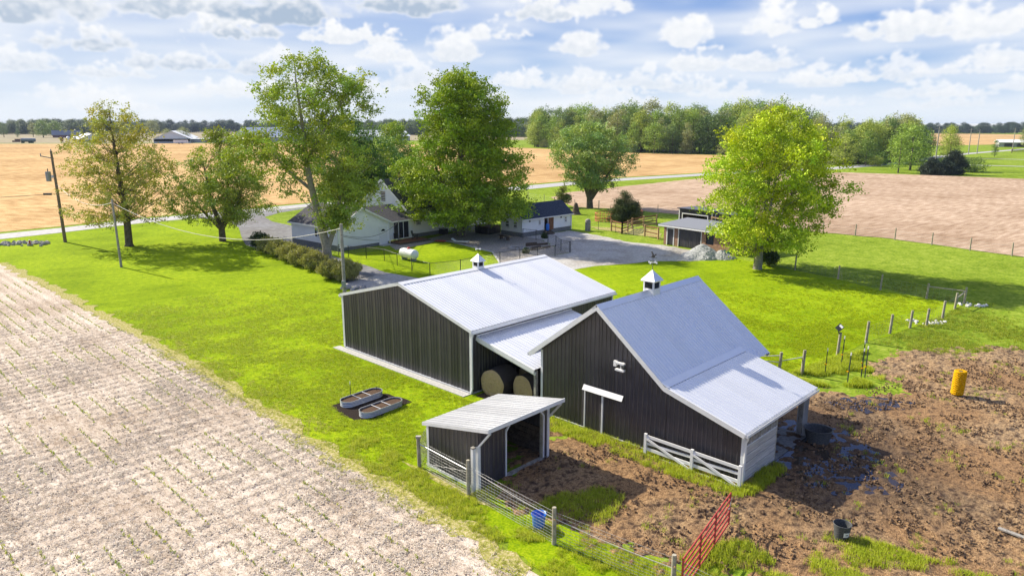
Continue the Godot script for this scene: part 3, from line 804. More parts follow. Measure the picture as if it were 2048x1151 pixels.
func cupola(parent: Node, at: Vector3, s: float, drop: float) -> void:
	# square louvred tower that straddles the ridge, pyramid cap, rod with arms and a bird on top
	var b := 0.30 * s
	var y1 := 0.50 * s
	var c := Node3D.new()
	c.name = "cupola"; parent.add_child(c, true)
	c.position = at
	for sx in [-1, 1]:
		for sz in [-1, 1]:
			bx("corner_post", "white_trim", c, Vector3(sx * b - sx * 0.07, -drop, sz * b - sz * 0.07), Vector3(sx * b, y1, sz * b))
	var k := MB.new()
	k.box(Vector3(-b + 0.012, -drop, -b + 0.012), Vector3(b - 0.012, 0.09, b - 0.012))
	k.box(Vector3(-b + 0.012, y1 - 0.05, -b + 0.012), Vector3(b - 0.012, y1, b - 0.012))
	obj("curb", k, "white_trim", c)
	k = MB.new()
	k.box(Vector3(-b + 0.07, 0.08, -b + 0.07), Vector3(b - 0.07, y1, b - 0.07))
	for i in 7:
		var y := 0.11 + i * (y1 - 0.18) / 6.0
		for a in 4:
			var d := Vector3(0, 0, b - 0.035).rotated(Vector3.UP, a * PI / 2)
			var e := Vector3(b - 0.07, 0, 0).rotated(Vector3.UP, a * PI / 2)
			k.beam(d - e + Vector3(0, y, 0), d + e + Vector3(0, y, 0), 0.05, 0.012, Vector3.UP + d.normalized() * 0.9)
	obj("louvre", k, "black_metal", c)
	k = MB.new()
	var r := 0.40 * s
	var ap := Vector3(0, y1 + 0.50 * s, 0)
	for a in 4:
		var p := Vector3(r, y1, r).rotated(Vector3.UP, a * PI / 2)
		var q := Vector3(r, y1, -r).rotated(Vector3.UP, a * PI / 2)
		k.tri(p, q, ap)
		k.quad(p - Vector3(0, 0.05, 0), q - Vector3(0, 0.05, 0), q, p)
	k.quad(Vector3(-r, y1 - 0.05, -r), Vector3(r, y1 - 0.05, -r), Vector3(r, y1 - 0.05, r), Vector3(-r, y1 - 0.05, r))
	obj("cap", k, "roof_metal", c)
	var vane := Node3D.new()
	vane.name = "weathervane"; parent.add_child(vane, true)
	vane.position = at + ap
	k = MB.new()
	k.tube([Vector3(0, -0.05, 0), Vector3(0, 0.72, 0)], [0.014, 0.010], 6)
	k.lathe([Vector2(0, 0.02), Vector2(0.03, 0.05), Vector2(0, 0.09)], 8)
	obj("rod", k, "black_metal", vane)
	k = MB.new()
	k.beam(Vector3(-0.2, 0.36, 0), Vector3(0.2, 0.36, 0), 0.02, 0.02)
	k.beam(Vector3(0, 0.36, -0.2), Vector3(0, 0.36, 0.2), 0.02, 0.02)
	for a in 4:
		var e := Vector3(0.22, 0.36, 0).rotated(Vector3.UP, a * PI / 2)
		k.box(e - Vector3(0.03, 0.04, 0.012), e + Vector3(0.03, 0.04, 0.012))
	obj("compass_arm", k, "white_paint", vane)
	k = MB.new()   # arrow with a raised-wing bird
	k.beam(Vector3(-0.22, 0.60, 0), Vector3(0.24, 0.60, 0), 0.018, 0.018)
	k.hexa([Vector3(-0.10, 0.62, 0.02), Vector3(0.08, 0.60, 0.02), Vector3(0.08, 0.60, -0.02), Vector3(-0.10, 0.62, -0.02), Vector3(-0.04, 0.72, 0.02), Vector3(0.12, 0.72, 0.02), Vector3(0.12, 0.72, -0.02), Vector3(-0.04, 0.72, -0.02)])
	k.hexa([Vector3(-0.02, 0.70, 0.015), Vector3(0.08, 0.70, 0.015), Vector3(0.08, 0.70, -0.015), Vector3(-0.02, 0.70, -0.015), Vector3(-0.07, 0.90, 0.10), Vector3(0.0, 0.92, 0.10), Vector3(0.0, 0.92, 0.08), Vector3(-0.07, 0.90, 0.08)])
	k.hexa([Vector3(0.08, 0.70, 0.015), Vector3(0.18, 0.74, 0.015), Vector3(0.18, 0.74, -0.015), Vector3(0.08, 0.70, -0.015), Vector3(0.12, 0.80, 0.015), Vector3(0.20, 0.79, 0.015), Vector3(0.20, 0.79, -0.015), Vector3(0.12, 0.80, -0.015)])
	obj("bird", k, "black_metal", vane)
	vane.scale = Vector3.ONE * s

func at2(p: Array, y := 0.0) -> Vector3:
	return Vector3(p[0], y, p[1])

func big_barn() -> void:
	var b := thing("machine_barn", "large charcoal metal barn with low white gable roof and small cupola", "barn", Vector3(-2.08, 0, -34.86), AZ)
	var wd := 11.5
	var ln := 12.0
	var eh := 3.42
	var rh := 4.95
	var px := -wd * 0.5
	var f := 0.10
	bx("foundation", "concrete", b, Vector3(-wd - 0.02, -0.3, -ln - 0.02), Vector3(0.02, f, 0.02))
	bx("gravel_border", "concrete", b, Vector3(-wd - 0.55, -0.2, 0.03), Vector3(-0.02, 0.045, 0.55))
	sheets("siding_panel", "charcoal_metal", b, Vector3(-wd, 0, 0), Vector3.RIGHT, Vector3.UP, wd * 0.5, f, eh, rh - 0.02)
	sheets("siding_panel", "charcoal_metal", b, Vector3(px, 0, 0), Vector3.RIGHT, Vector3.UP, wd * 0.5, f, rh - 0.02, eh)
	sheets("siding_panel", "charcoal_metal", b, Vector3(0, 0, 0), Vector3.FORWARD, Vector3.UP, ln, f, eh, eh)
	sheets("siding_panel", "charcoal_metal", b, Vector3(-wd, 0, -ln), Vector3.BACK, Vector3.UP, ln, f, eh, eh)
	sheets("siding_panel", "charcoal_metal", b, Vector3(0, 0, -ln), Vector3.LEFT, Vector3.UP, wd * 0.5, f, eh, rh - 0.02)
	sheets("siding_panel", "charcoal_metal", b, Vector3(px, 0, -ln), Vector3.LEFT, Vector3.UP, wd * 0.5, f, rh - 0.02, eh)
	var o := 0.14
	var sl := (rh - eh) / (wd * 0.5)
	roof("roof_panel", "roof_metal", b, Vector3(px + 0.02, rh + 0.05, 0), Vector3(o, eh + 0.05 - sl * o, 0), 0.10, -ln - 0.10)
	roof("roof_panel", "roof_metal", b, Vector3(px - 0.02, rh + 0.05, 0), Vector3(-wd - o, eh + 0.05 - sl * o, 0), 0.10, -ln - 0.10)
	# white trim: ridge cap, rakes, corners, eaves
	var k := MB.new()
	for s in [-1, 1]:
		k.hexa([Vector3(px, rh + 0.082, 0.12), Vector3(px + s * 0.30, rh + 0.082 - sl * 0.30, 0.12), Vector3(px + s * 0.30, rh + 0.082 - sl * 0.30, -ln - 0.12), Vector3(px, rh + 0.082, -ln - 0.12),
			Vector3(px, rh + 0.105, 0.12), Vector3(px + s * 0.30, rh + 0.090 - sl * 0.30, 0.12), Vector3(px + s * 0.30, rh + 0.090 - sl * 0.30, -ln - 0.12), Vector3(px, rh + 0.105, -ln - 0.12)])
	obj("ridge_cap", k, "white_trim", b)
	for z in [0.06, -ln - 0.06]:
		bm("rake_trim", "white_trim", b, Vector3(px, rh + 0.0, z), Vector3(o, eh - sl * o, z), 0.10, 0.17)
		bm("rake_trim", "white_trim", b, Vector3(px, rh + 0.003, z), Vector3(-wd - o, eh - sl * o + 0.003, z), 0.098, 0.17)
	for c in [[-wd, 0.0], [0.0, 0.0], [0.0, -ln], [-wd, -ln]]:
		bx("corner_trim", "white_trim", b, Vector3(c[0] - 0.10 if c[0] < -1 else c[0] - 0.08, f + 0.002, c[1] - 0.08 if c[1] > -1 else c[1] - 0.03), Vector3(c[0] + 0.08 if c[0] < -1 else c[0] + 0.032, eh - 0.03, c[1] + 0.032 if c[1] > -1 else c[1] + 0.08))
	bx("base_trim", "white_trim", b, Vector3(-wd + 0.1, f - 0.03, 0.001), Vector3(-0.1, f + 0.035, 0.028))
	for s in [0, 1]:
		var x := o + 0.015 if s == 0 else -wd - o - 0.015
		bx("fascia", "white_trim", b, Vector3(x - 0.02, eh - 0.19, 0.12), Vector3(x + 0.01, eh - 0.005, -ln - 0.12))
		var g := MB.new()
		var gx := x + (0.07 if s == 0 else -0.07)
		g.box(Vector3(gx - 0.06, eh - 0.15, 0.10), Vector3(gx + 0.06, eh - 0.135, -ln - 0.10))
		g.box(Vector3(gx + (0.05 if s == 0 else -0.06), eh - 0.15, 0.10), Vector3(gx + (0.06 if s == 0 else -0.05), eh - 0.04, -ln - 0.10))
		obj("gutter", g, "white_trim", b)
	k = MB.new()
	k.tube([Vector3(0.18, eh - 0.15, 0.02), Vector3(0.10, eh - 0.40, 0.02), Vector3(0.10, 0.35, 0.02), Vector3(0.10, 0.10, 0.14)], [0.045, 0.045, 0.045, 0.045], 8)
	obj("downspout", k, "white_trim", b)
	cupola(b, Vector3(px, rh + 0.10, -6.0), 0.82, 0.22)

	# the open lean-to between the barns hangs on the big barn
	var lt := Node3D.new()
	lt.name = "hay_lean_to"; b.add_child(lt)
	var g0 := 4.00
	var hi := 3.05
	var lo := 2.22
	roof("roof_panel", "roof_metal", lt, Vector3(0.05, hi, 0), Vector3(g0, lo, 0), -0.36, -7.9)
	bm("front_fascia", "white_trim", lt, Vector3(0.03, hi - 0.10, -0.36), Vector3(g0, lo - 0.10, -0.36), 0.08, 0.22)
	bm("header", "white_trim", lt, Vector3(0.04, hi - 0.24, -0.46), Vector3(g0, lo - 0.24, -0.46), 0.06, 0.16)
	bm("flashing", "white_trim", lt, Vector3(0.05, hi + 0.05, -0.34), Vector3(0.05, hi + 0.05, -7.92), 0.12, 0.05)
	for z in [-0.6, -4.2, -7.8]:
		bx("post", "grey_wood", lt, Vector3(g0 - 0.18, -0.2, z - 0.07), Vector3(g0 - 0.04, lo - 0.12, z + 0.07))
	for x in [0.8, 1.6, 2.4, 3.2]:
		bm("purlin", "dark_wood", lt, Vector3(x, lerpf(hi, lo, x / g0) - 0.10, -0.5), Vector3(x, lerpf(hi, lo, x / g0) - 0.10, -7.8), 0.05, 0.12)
	sheets("back_panel", "charcoal_metal", lt, Vector3(g0, 0, -7.85), Vector3.LEFT, Vector3.UP, g0 - 0.1, 0.0, lo - 0.1, hi - 0.1)

func small_barn() -> void:
	var b := thing("gable_barn", "charcoal barn with steep roof, lower side roof and white gable trim", "barn", Vector3(8.84, 0, -25.33), AZ)
	var f := 0.05
	var P := Vector2(-6.95, 5.95)     # peak
	var E := Vector2(-10.86, 3.0)     # left eave
	var K := Vector2(-3.43, 3.18)     # where the slope breaks
	var Q := Vector2(0.11, 2.22)      # right eave
	var xl := -10.31
	var xr := 0.0
	var s1 := (P.y - E.y) / (P.x - E.x)
	var s2 := (P.y - K.y) / (K.x - P.x)
	var s3 := (K.y - Q.y) / (Q.x - K.x)
	var under := 0.06
	bx("foundation", "foundation", b, Vector3(xl - 0.03, -0.55, 0.02), Vector3(xr + 0.02, f - 0.002, -6.2))
	bx("base_trim", "white_trim", b, Vector3(xl + 0.1, f, 0.001), Vector3(xr - 0.1, f + 0.045, 0.03))
	# front gable sheets
	sheets("siding_panel", "charcoal_metal", b, Vector3(xl, 0, 0), Vector3.RIGHT, Vector3.UP, P.x - xl, f + 0.003, E.y + (xl - E.x) * s1 - under, P.y - under)
	sheets("siding_panel", "charcoal_metal", b, Vector3(P.x, 0, 0), Vector3.RIGHT, Vector3.UP, K.x - P.x, f + 0.003, P.y - under, K.y - under)
	sheets("siding_panel", "charcoal_metal", b, Vector3(K.x, 0, 0), Vector3.RIGHT, Vector3.UP, xr - K.x, f + 0.003, K.y - under, K.y - s3 * (xr - K.x) - under)
	# back gable, left wall, inner wall behind the side shed
	sheets("siding_panel", "charcoal_metal", b, Vector3(P.x, 0, -7.9), Vector3.LEFT, Vector3.UP, P.x - xl, f, P.y - under, E.y + (xl - E.x) * s1 - under)
	sheets("siding_panel", "charcoal_metal", b, Vector3(K.x, 0, -7.9), Vector3.LEFT, Vector3.UP, K.x - P.x, f, K.y - under, P.y - under)
	sheets("siding_panel", "charcoal_metal", b, Vector3(xl, 0, -7.9), Vector3.BACK, Vector3.UP, 7.9, f, E.y + (xl - E.x) * s1 - under, E.y + (xl - E.x) * s1 - under)
	var inner := MB.new()
	for z in range(8): inner.box(Vector3(K.x - 0.03, 0.05 + z * 0.3, 0.0), Vector3(K.x, 0.335 + z * 0.3, -7.9))
	obj("inner_boards", inner, "dark_wood", b)
	# roofs
	var zf := 0.30
	roof("roof_panel", "roof_metal", b, Vector3(P.x + 0.01, P.y, 0), Vector3(K.x, K.y, 0), zf, -6.5)
	roof("roof_panel", "roof_metal", b, Vector3(P.x + 0.01, P.y, 0), Vector3(K.x + 0.52, K.y - s2 * 0.52, 0), -6.5, -8.2)
	roof("roof_panel", "roof_metal", b, Vector3(P.x - 0.01, P.y, 0), Vector3(E.x, E.y, 0), zf, -8.2)
	roof("side_roof_panel", "roof_metal", b, Vector3(K.x, K.y + 0.012, 0), Vector3(Q.x, Q.y, 0), zf, -6.54)
	var k := MB.new()
	for s in [-1, 1]:
		var sl: float = s1 if s < 0 else s2
		var e := 0.24
		k.hexa([Vector3(P.x, P.y + 0.03, zf + 0.02), Vector3(P.x + s * e, P.y + 0.03 - sl * e, zf + 0.02), Vector3(P.x + s * e, P.y + 0.03 - sl * e, -8.22), Vector3(P.x, P.y + 0.03, -8.22),
			Vector3(P.x, P.y + 0.055, zf + 0.02), Vector3(P.x + s * e, P.y + 0.04 - sl * e, zf + 0.02), Vector3(P.x + s * e, P.y + 0.04 - sl * e, -8.22), Vector3(P.x, P.y + 0.055, -8.22)])
	obj("ridge_cap", k, "roof_metal", b)
	k = MB.new()   # flashing strip where the two slopes meet
	k.hexa([Vector3(K.x - 0.16, K.y + s2 * 0.16 + 0.028, zf + 0.01), Vector3(K.x + 0.16, K.y - s3 * 0.16 + 0.04, zf + 0.01), Vector3(K.x + 0.16, K.y - s3 * 0.16 + 0.04, -6.52), Vector3(K.x - 0.16, K.y + s2 * 0.16 + 0.028, -6.52),
		Vector3(K.x - 0.16, K.y + s2 * 0.16 + 0.036, zf + 0.01), Vector3(K.x + 0.16, K.y - s3 * 0.16 + 0.048, zf + 0.01), Vector3(K.x + 0.16, K.y - s3 * 0.16 + 0.048, -6.52), Vector3(K.x - 0.16, K.y + s2 * 0.16 + 0.036, -6.52)])
	obj("flashing", k, "roof_metal", b)
	# soffit and rakes at the front
	var rk := 0.20
	for z in [zf - 0.02, -8.19]:
		bm("rake_trim", "white_trim", b, Vector3(P.x, P.y - 0.09, z), Vector3(E.x, E.y - 0.09, z), 0.06, rk)
		bm("rake_trim", "white_trim", b, Vector3(P.x, P.y - 0.092, z), Vector3(K.x, K.y - 0.092, z) if z > 0 else Vector3(K.x + 0.52, K.y - 0.5, z), 0.058, rk)
	bm("rake_trim", "white_trim", b, Vector3(K.x - 0.02, K.y - 0.085, zf - 0.02), Vector3(Q.x, Q.y - 0.085, zf - 0.02), 0.059, rk)
	bm("rake_trim", "white_trim", b, Vector3(K.x, K.y - 0.085, -6.52), Vector3(Q.x, Q.y - 0.085, -6.52), 0.059, rk)
	k = MB.new()
	k.beam(Vector3(P.x, P.y - 0.12, zf * 0.5), Vector3(E.x, E.y - 0.12, zf * 0.5), zf - 0.06, 0.02)
	k.beam(Vector3(P.x, P.y - 0.12, zf * 0.5), Vector3(K.x, K.y - 0.12, zf * 0.5), zf - 0.06, 0.02)
	k.beam(Vector3(K.x, K.y - 0.12, zf * 0.5), Vector3(Q.x, Q.y - 0.12, zf * 0.5), zf - 0.06, 0.02)
	obj("soffit", k, "white_trim", b)
	k = MB.new()
	k.box(Vector3(E.x - 0.10, E.y - 0.16, zf), Vector3(E.x + 0.02, E.y - 0.145, -8.2))
	k.box(Vector3(E.x - 0.10, E.y - 0.16, zf), Vector3(E.x - 0.09, E.y - 0.03, -8.2))
	obj("gutter", k, "white_trim", b)
	bx("corner_trim", "white_trim", b, Vector3(xl - 0.03, f + 0.002, -0.10), Vector3(xl + 0.10, 3.2, 0.034))
	bx("corner_trim", "white_trim", b, Vector3(xr - 0.12, -0.2, -0.10), Vector3(xr + 0.034, 2.08, 0.034))
	# right eave: fascia, gutter, downspout
	bx("fascia", "white_trim", b, Vector3(Q.x - 0.03, Q.y - 0.18, zf), Vector3(Q.x - 0.005, Q.y - 0.01, -6.54))
	k = MB.new()
	k.box(Vector3(Q.x, Q.y - 0.13, zf), Vector3(Q.x + 0.12, Q.y - 0.118, -6.5))
	k.box(Vector3(Q.x + 0.11, Q.y - 0.13, zf), Vector3(Q.x + 0.122, Q.y - 0.02, -6.5))
	k.box(Vector3(Q.x, Q.y - 0.13, zf), Vector3(Q.x + 0.12, Q.y - 0.02, zf - 0.012))
	obj("gutter", k, "white_trim", b)
	k = MB.new()
	k.tube([Vector3(Q.x + 0.06, Q.y - 0.13, 0.12), Vector3(Q.x + 0.05, Q.y - 0.25, 0.10), Vector3(0.07, Q.y - 0.42, 0.06), Vector3(0.07, 0.95, 0.06)], [0.045, 0.045, 0.045, 0.045], 8)
	obj("downspout", k, "white_trim", b)
	# whitewashed plank end of the side shed, weathered tin strip above it
	for i in 9:
		var y := 0.0 + i * 0.168
		bx("plank", "whitewashed_wood" if i % 3 else "pale_plank", b, Vector3(-0.055 - (i % 2) * 0.008, y, -0.12), Vector3(-0.012 - (i % 2) * 0.012, y + 0.148, -2.86 + sin(i * 2.3) * 0.02))
	sheets("tin_panel", "grey_wood", b, Vector3(-0.03, 0, -0.12), Vector3.FORWARD, Vector3.UP, 2.7, 1.56, 2.08, 2.08)
	bx("ledger", "white_trim", b, Vector3(-0.06, 1.515, -0.12), Vector3(0.004, 1.56, -2.86))
	bx("end_post", "post_wood", b, Vector3(-0.17, -0.3, -2.98), Vector3(-0.03, 2.1, -2.84))
	bx("open_side_post", "white_trim", b, Vector3(-0.46, -0.3, -6.05), Vector3(-0.40, 2.1, -6.42))
	bx("open_side_post", "grey_wood", b, Vector3(-0.39, -0.3, -5.98), Vector3(-0.20, 2.1, -6.10))
	bx("open_side_post", "grey_wood", b, Vector3(-0.30, -0.3, -6.46), Vector3(-0.14, 2.1, -6.34))
	sheets("wing_panel", "roof_metal", b, Vector3(-0.37, 0, -6.05), Vector3.RIGHT, Vector3.UP, 0.36, 0.0, 2.0, 2.0)
	bm("header", "grey_wood", b, Vector3(-0.12, 1.98, -2.8), Vector3(-0.12, 1.98, -6.4), 0.06, 0.22)
	for z in [-1.5, -3.0, -4.5, -6.0]:
		bm("rafter", "dark_wood", b, Vector3(K.x, K.y - 0.16, z), Vector3(-0.1, 2.14, z), 0.05, 0.14)
	# sliding door with covered track
	var hood := MB.new()
	hood.hexa([Vector3(-7.74, 1.90, 0.15), Vector3(-5.58, 1.90, 0.15), Vector3(-5.58, 2.10, 0.03), Vector3(-7.74, 2.10, 0.03), Vector3(-7.74, 1.92, 0.17), Vector3(-5.58, 1.92, 0.17), Vector3(-5.58, 2.14, 0.035), Vector3(-7.74, 2.14, 0.035)])
	obj("track_cover", hood, "white_trim", b)
	var d := Node3D.new()
	d.name = "sliding_door"; b.add_child(d)
	sheets("door_panel", "charcoal_metal", d, Vector3(-7.60, 0, 0.05), Vector3.RIGHT, Vector3.UP, 0.92, 0.10, 1.94, 1.94)
	bx("door_edge", "white_trim", d, Vector3(-7.67, 0.06, 0.03), Vector3(-7.61, 1.95, 0.09))
	bx("door_edge", "white_trim", d, Vector3(-6.70, 0.06, 0.03), Vector3(-6.62, 1.95, 0.09))
	# floodlights on the gable
	var fl := Node3D.new()
	fl.name = "wall_light"; b.add_child(fl)
	fl.position = Vector3(-5.62, 3.52, 0.03)
	bx("bracket", "galvanised", fl, Vector3(-0.03, -0.14, 0.0), Vector3(0.03, 0.14, 0.22))
	for y in [-0.15, 0.15]:
		bx("lamp_head", "white_paint", fl, Vector3(-0.22, y - 0.035, 0.20), Vector3(0.22, y + 0.035, 0.34))
	bx("sensor", "white_paint", fl, Vector3(-0.46, -0.10, 0.0), Vector3(-0.32, 0.14, 0.12))
	cupola(b, Vector3(P.x, P.y + 0.02, -3.95), 0.95, 0.42)
	# white board gate panel leaning along the wall foot
	var g := thing("board_gate", "white wooden cross-braced gate panel against the charcoal barn wall", "gate", Vector3(8.84, 0, -25.33), AZ)
	var z := 0.36
	var y0 := -0.10
	for x in [-4.16, -1.98, 0.06]:
		bx("post", "white_paint", g, Vector3(x - 0.06, y0 - 0.1, z - 0.05), Vector3(x + 0.06, y0 + 1.06, z + 0.05))
	for y in [0.95, 0.62, 0.40, 0.10]:
		if y == 0.62: continue
		for s in [[-4.10, -2.04], [-1.92, 0.0]]:
			bx("rail", "white_paint", g, Vector3(s[0], y0 + y - 0.065, z - 0.018), Vector3(s[1], y0 + y + 0.065, z + 0.018))
	for s in [[-4.10, -2.04], [-1.92, 0.0]]:
		bm("brace", "white_paint", g, Vector3(s[0], y0 + 0.86, z + 0.036), Vector3(s[1], y0 + 0.18, z + 0.036), 0.034, 0.10)
		bm("brace", "white_paint", g, Vector3(s[0], y0 + 0.62, z - 0.036), Vector3(s[1], y0 + 0.70, z - 0.036), 0.034, 0.10)

func run_in_shed() -> void:
	var b := thing("run_in_shed", "small charcoal run-in shed with bright ribbed roof and open front", "shed", Vector3(-1.27, 0, -24.90), AZ)
	var wd := 2.95     # depth, back to the left
	var ln := 4.0      # along the open front
	var fh := 2.42
	var rh := 1.80
	var sl := (fh - rh) / wd
	# ribs run down the slope from the high front to the back
	var v := Vector3(-1, -sl, 0).normalized()
	var run := wd + 0.86
	sheets("roof_panel", "bright_roof", b, Vector3(0.72, fh + 0.15 + sl * 0.72, 0.16), Vector3.FORWARD, -v, ln + 0.30, -run * sqrt(1 + sl * sl), 0.0, 0.0, 0.045)
	for z in [0.15, -ln - 0.15]:
		bm("side_fascia", "white_trim", b, Vector3(0.70, fh + 0.08 + sl * 0.7, z), Vector3(-wd - 0.12, rh + 0.08 - sl * 0.12, z), 0.03, 0.13)
	bm("front_fascia", "white_trim", b, Vector3(0.72, fh + 0.10 + sl * 0.7, 0.16), Vector3(0.72, fh + 0.10 + sl * 0.7, -ln - 0.16), 0.03, 0.16)
	bm("back_fascia", "white_trim", b, Vector3(-wd - 0.13, rh + 0.04, 0.16), Vector3(-wd - 0.13, rh + 0.04, -ln - 0.16), 0.03, 0.12)
	# walls
	sheets("siding_panel", "charcoal_metal", b, Vector3(-wd, 0, 0), Vector3.RIGHT, Vector3.UP, wd, 0.06, rh, fh)
	sheets("siding_panel", "charcoal_metal", b, Vector3(0, 0, -ln), Vector3.LEFT, Vector3.UP, wd, 0.06, fh, rh)
	sheets("siding_panel", "charcoal_metal", b, Vector3(-wd, 0, -ln), Vector3.BACK, Vector3.UP, ln, 0.06, rh, rh)
	sheets("siding_panel", "charcoal_metal", b, Vector3(0, 0, 0), Vector3.FORWARD, Vector3.UP, 1.45, 0.06, fh, fh)
	sheets("siding_panel", "charcoal_metal", b, Vector3(0, 0, -3.72), Vector3.FORWARD, Vector3.UP, 0.28, 0.06, fh, fh)
	sheets("siding_panel", "charcoal_metal", b, Vector3(0, 0, -1.45), Vector3.FORWARD, Vector3.UP, 2.27, 2.14, fh, fh)
	for i in 5: # lining boards inside
		bx("lining_board", "dark_wood", b, Vector3(-wd + 0.04, 0.02 + i * 0.24, -0.06), Vector3(-wd + 0.08, 0.24 + i * 0.24, -ln + 0.06))
		bx("lining_board", "dark_wood", b, Vector3(-wd + 0.1, 0.02 + i * 0.24, -ln + 0.04), Vector3(-0.1, 0.24 + i * 0.24, -ln + 0.08))
	bx("post", "post_wood", b, Vector3(-0.12, -0.2, -3.60), Vector3(0.02, 2.2, -3.70))
	bx("corner_trim", "white_trim", b, Vector3(-0.10, 0.0, -0.10), Vector3(0.034, 1.78, 0.034))
	bx("corner_trim", "white_trim", b, Vector3(-wd - 0.034, 0.0, -0.10), Vector3(-wd + 0.10, rh - 0.01, 0.034))
	bx("corner_trim", "white_trim", b, Vector3(-0.10, 0.0, -ln - 0.034), Vector3(0.034, fh - 0.02, -ln + 0.10))
	bx("door_trim", "white_trim", b, Vector3(-0.04, 0.06, -1.45), Vector3(0.036, 1.95, -1.51))
	bx("door_trim", "white_trim", b, Vector3(-0.04, 0.06, -3.66), Vector3(0.036, 1.95, -3.72))
	bm("door_trim", "white_trim", b, Vector3(0.0, 1.94, -1.48), Vector3(0.0, 2.16, -1.68), 0.07, 0.06)
	bm("door_trim", "white_trim", b, Vector3(0.0, 1.94, -3.69), Vector3(0.0, 2.16, -3.50), 0.07, 0.06)
	for z in [0.0, -ln]:
		bm("eave_brace", "white_trim", b, Vector3(0.0, 1.76, z), Vector3(0.66, fh + 0.10, z), 0.07, 0.07)
	bx("sill", "grey_wood", b, Vector3(-0.12, -0.1, -1.5), Vector3(0.05, 0.09, -3.9))
	bx("base_trim", "white_trim", b, Vector3(-wd, 0.0, 0.0), Vector3(-0.1, 0.10, 0.03))

func hay_bales() -> void:
	var k := MB.new()
	var spots := [[-0.05, 0.98, 0.75, "front hay bale nearest the big barn, pale straw end showing"], [0.45, 2.62, 0.74, "front hay bale beside the lean-to post, half in shade"], [2.15, 1.55, 0.73, "rear hay bale behind the front pair, nearer the big barn"], [2.45, 3.05, 0.72, "rear hay bale behind the front pair, nearer the small barn"]]
	for s in spots:
		var b := thing("hay_bale", s[3], "hay bale", Vector3.ZERO, AZ, "round hay bales under the lean-to")
		var loc := Vector3(s[1], 0.0, -0.55 - s[0])
		b.position = Vector3(-2.08, 0, -34.86) + loc.rotated(Vector3.UP, -deg_to_rad(AZ))
		b.rotation.y += 0.10 if s[1] < 2 else -0.12
		var r: float = s[2]
		var wrap := MB.new()
		var face := MB.new()
		var n := 28
		var ring := []
		for j in 4:
			var z := -0.03 - j * 0.42
			var row := []
			for i in n:
				var a := TAU * i / n
				var q := r * (1.0 + 0.018 * sin(a * 5 + j * 1.3 + s[1]) + 0.012 * sin(a * 9 + j))
				var y := sin(a) * q
				if y < -r * 0.9: y = -r * 0.9
				row.append(Vector3(cos(a) * q, y + r * 0.9, z))
			ring.append(row)
		for j in 3:
			for i in n: wrap.quad(ring[j][i], ring[j][(i + 1) % n], ring[j + 1][(i + 1) % n], ring[j + 1][i])
		obj("rolled_side", wrap, "weathered_hay", b)
		for e in [0, 3]:
			# the ends bulge in coils
			face = MB.new()
			var prev: Array = ring[e]
			for c in 6:
				var t := 1.0 - (c + 1) / 6.0
				var bulge := (0.03 + 0.05 * (1.0 - t * t) + (0.02 if c % 2 == 0 else 0.0)) * (1.0 if e == 0 else -1.0)
				var row := []
				for i in n:
					var p: Vector3 = ring[e][i]
					row.append(Vector3(p.x * t, (p.y - r * 0.9) * t + r * 0.9, p.z + bulge + 0.012 * sin(i * 3.1 + c * 2.0)))
				for i in n:
					if e == 0: face.quad(prev[i], prev[(i + 1) % n], row[(i + 1) % n], row[i])
					else: face.quad(prev[(i + 1) % n], prev[i], row[i], row[(i + 1) % n])
				prev = row
			obj("straw_end", face, "hay", b)

# ---------------------------------------------------------------- farmhouse, cottage, brick outbuilding
func loc(base: Array, az: float, x: float, y: float, z: float) -> Vector3:
	return Vector3(base[0], 0, base[1]) + Vector3(x, y, z).rotated(Vector3.UP, -deg_to_rad(az))

# a window in a wall: c = centre on the wall face, u across the wall, n outwards
func window(parent: Node, c: Vector3, u: Vector3, n: Vector3, w: float, h: float, rows := 2, cols := 1, frame := "white_paint") -> void:
	var o := Node3D.new()
	o.name = "window"; parent.add_child(o, true)
	var k := MB.new()
	var a := u * (w * 0.5)
	var b := Vector3(0, h * 0.5, 0)
	for s in [-1, 1]:
		k.beam(c + a * s - b - Vector3(0, 0.04, 0) + n * 0.03, c + a * s + b + Vector3(0, 0.04, 0) + n * 0.03, 0.08, 0.06, n)
		k.beam(c - a + b * s + n * 0.032, c + a + b * s + n * 0.032, 0.064, 0.08)
	for i in range(1, rows):
		k.beam(c - a - b + Vector3(0, h * i / rows, 0) + n * 0.028, c + a - b + Vector3(0, h * i / rows, 0) + n * 0.028, 0.045, 0.045)
	for i in range(1, cols):
		k.beam(c - b - a + u * (w * i / cols) + n * 0.026, c + b - a + u * (w * i / cols) + n * 0.026, 0.03, 0.03, n)
	obj("frame", k, frame, o)
	k = MB.new()
	k.beam(c - a + n * 0.012, c + a + n * 0.012, 0.012, h)
	obj("pane", k, "window_glass", o)
	k = MB.new()
	k.beam(c - a * 1.12 - b - Vector3(0, 0.06, 0) + n * 0.06, c + a * 1.12 - b - Vector3(0, 0.06, 0) + n * 0.06, 0.10, 0.04)
	obj("sill", k, frame, o)

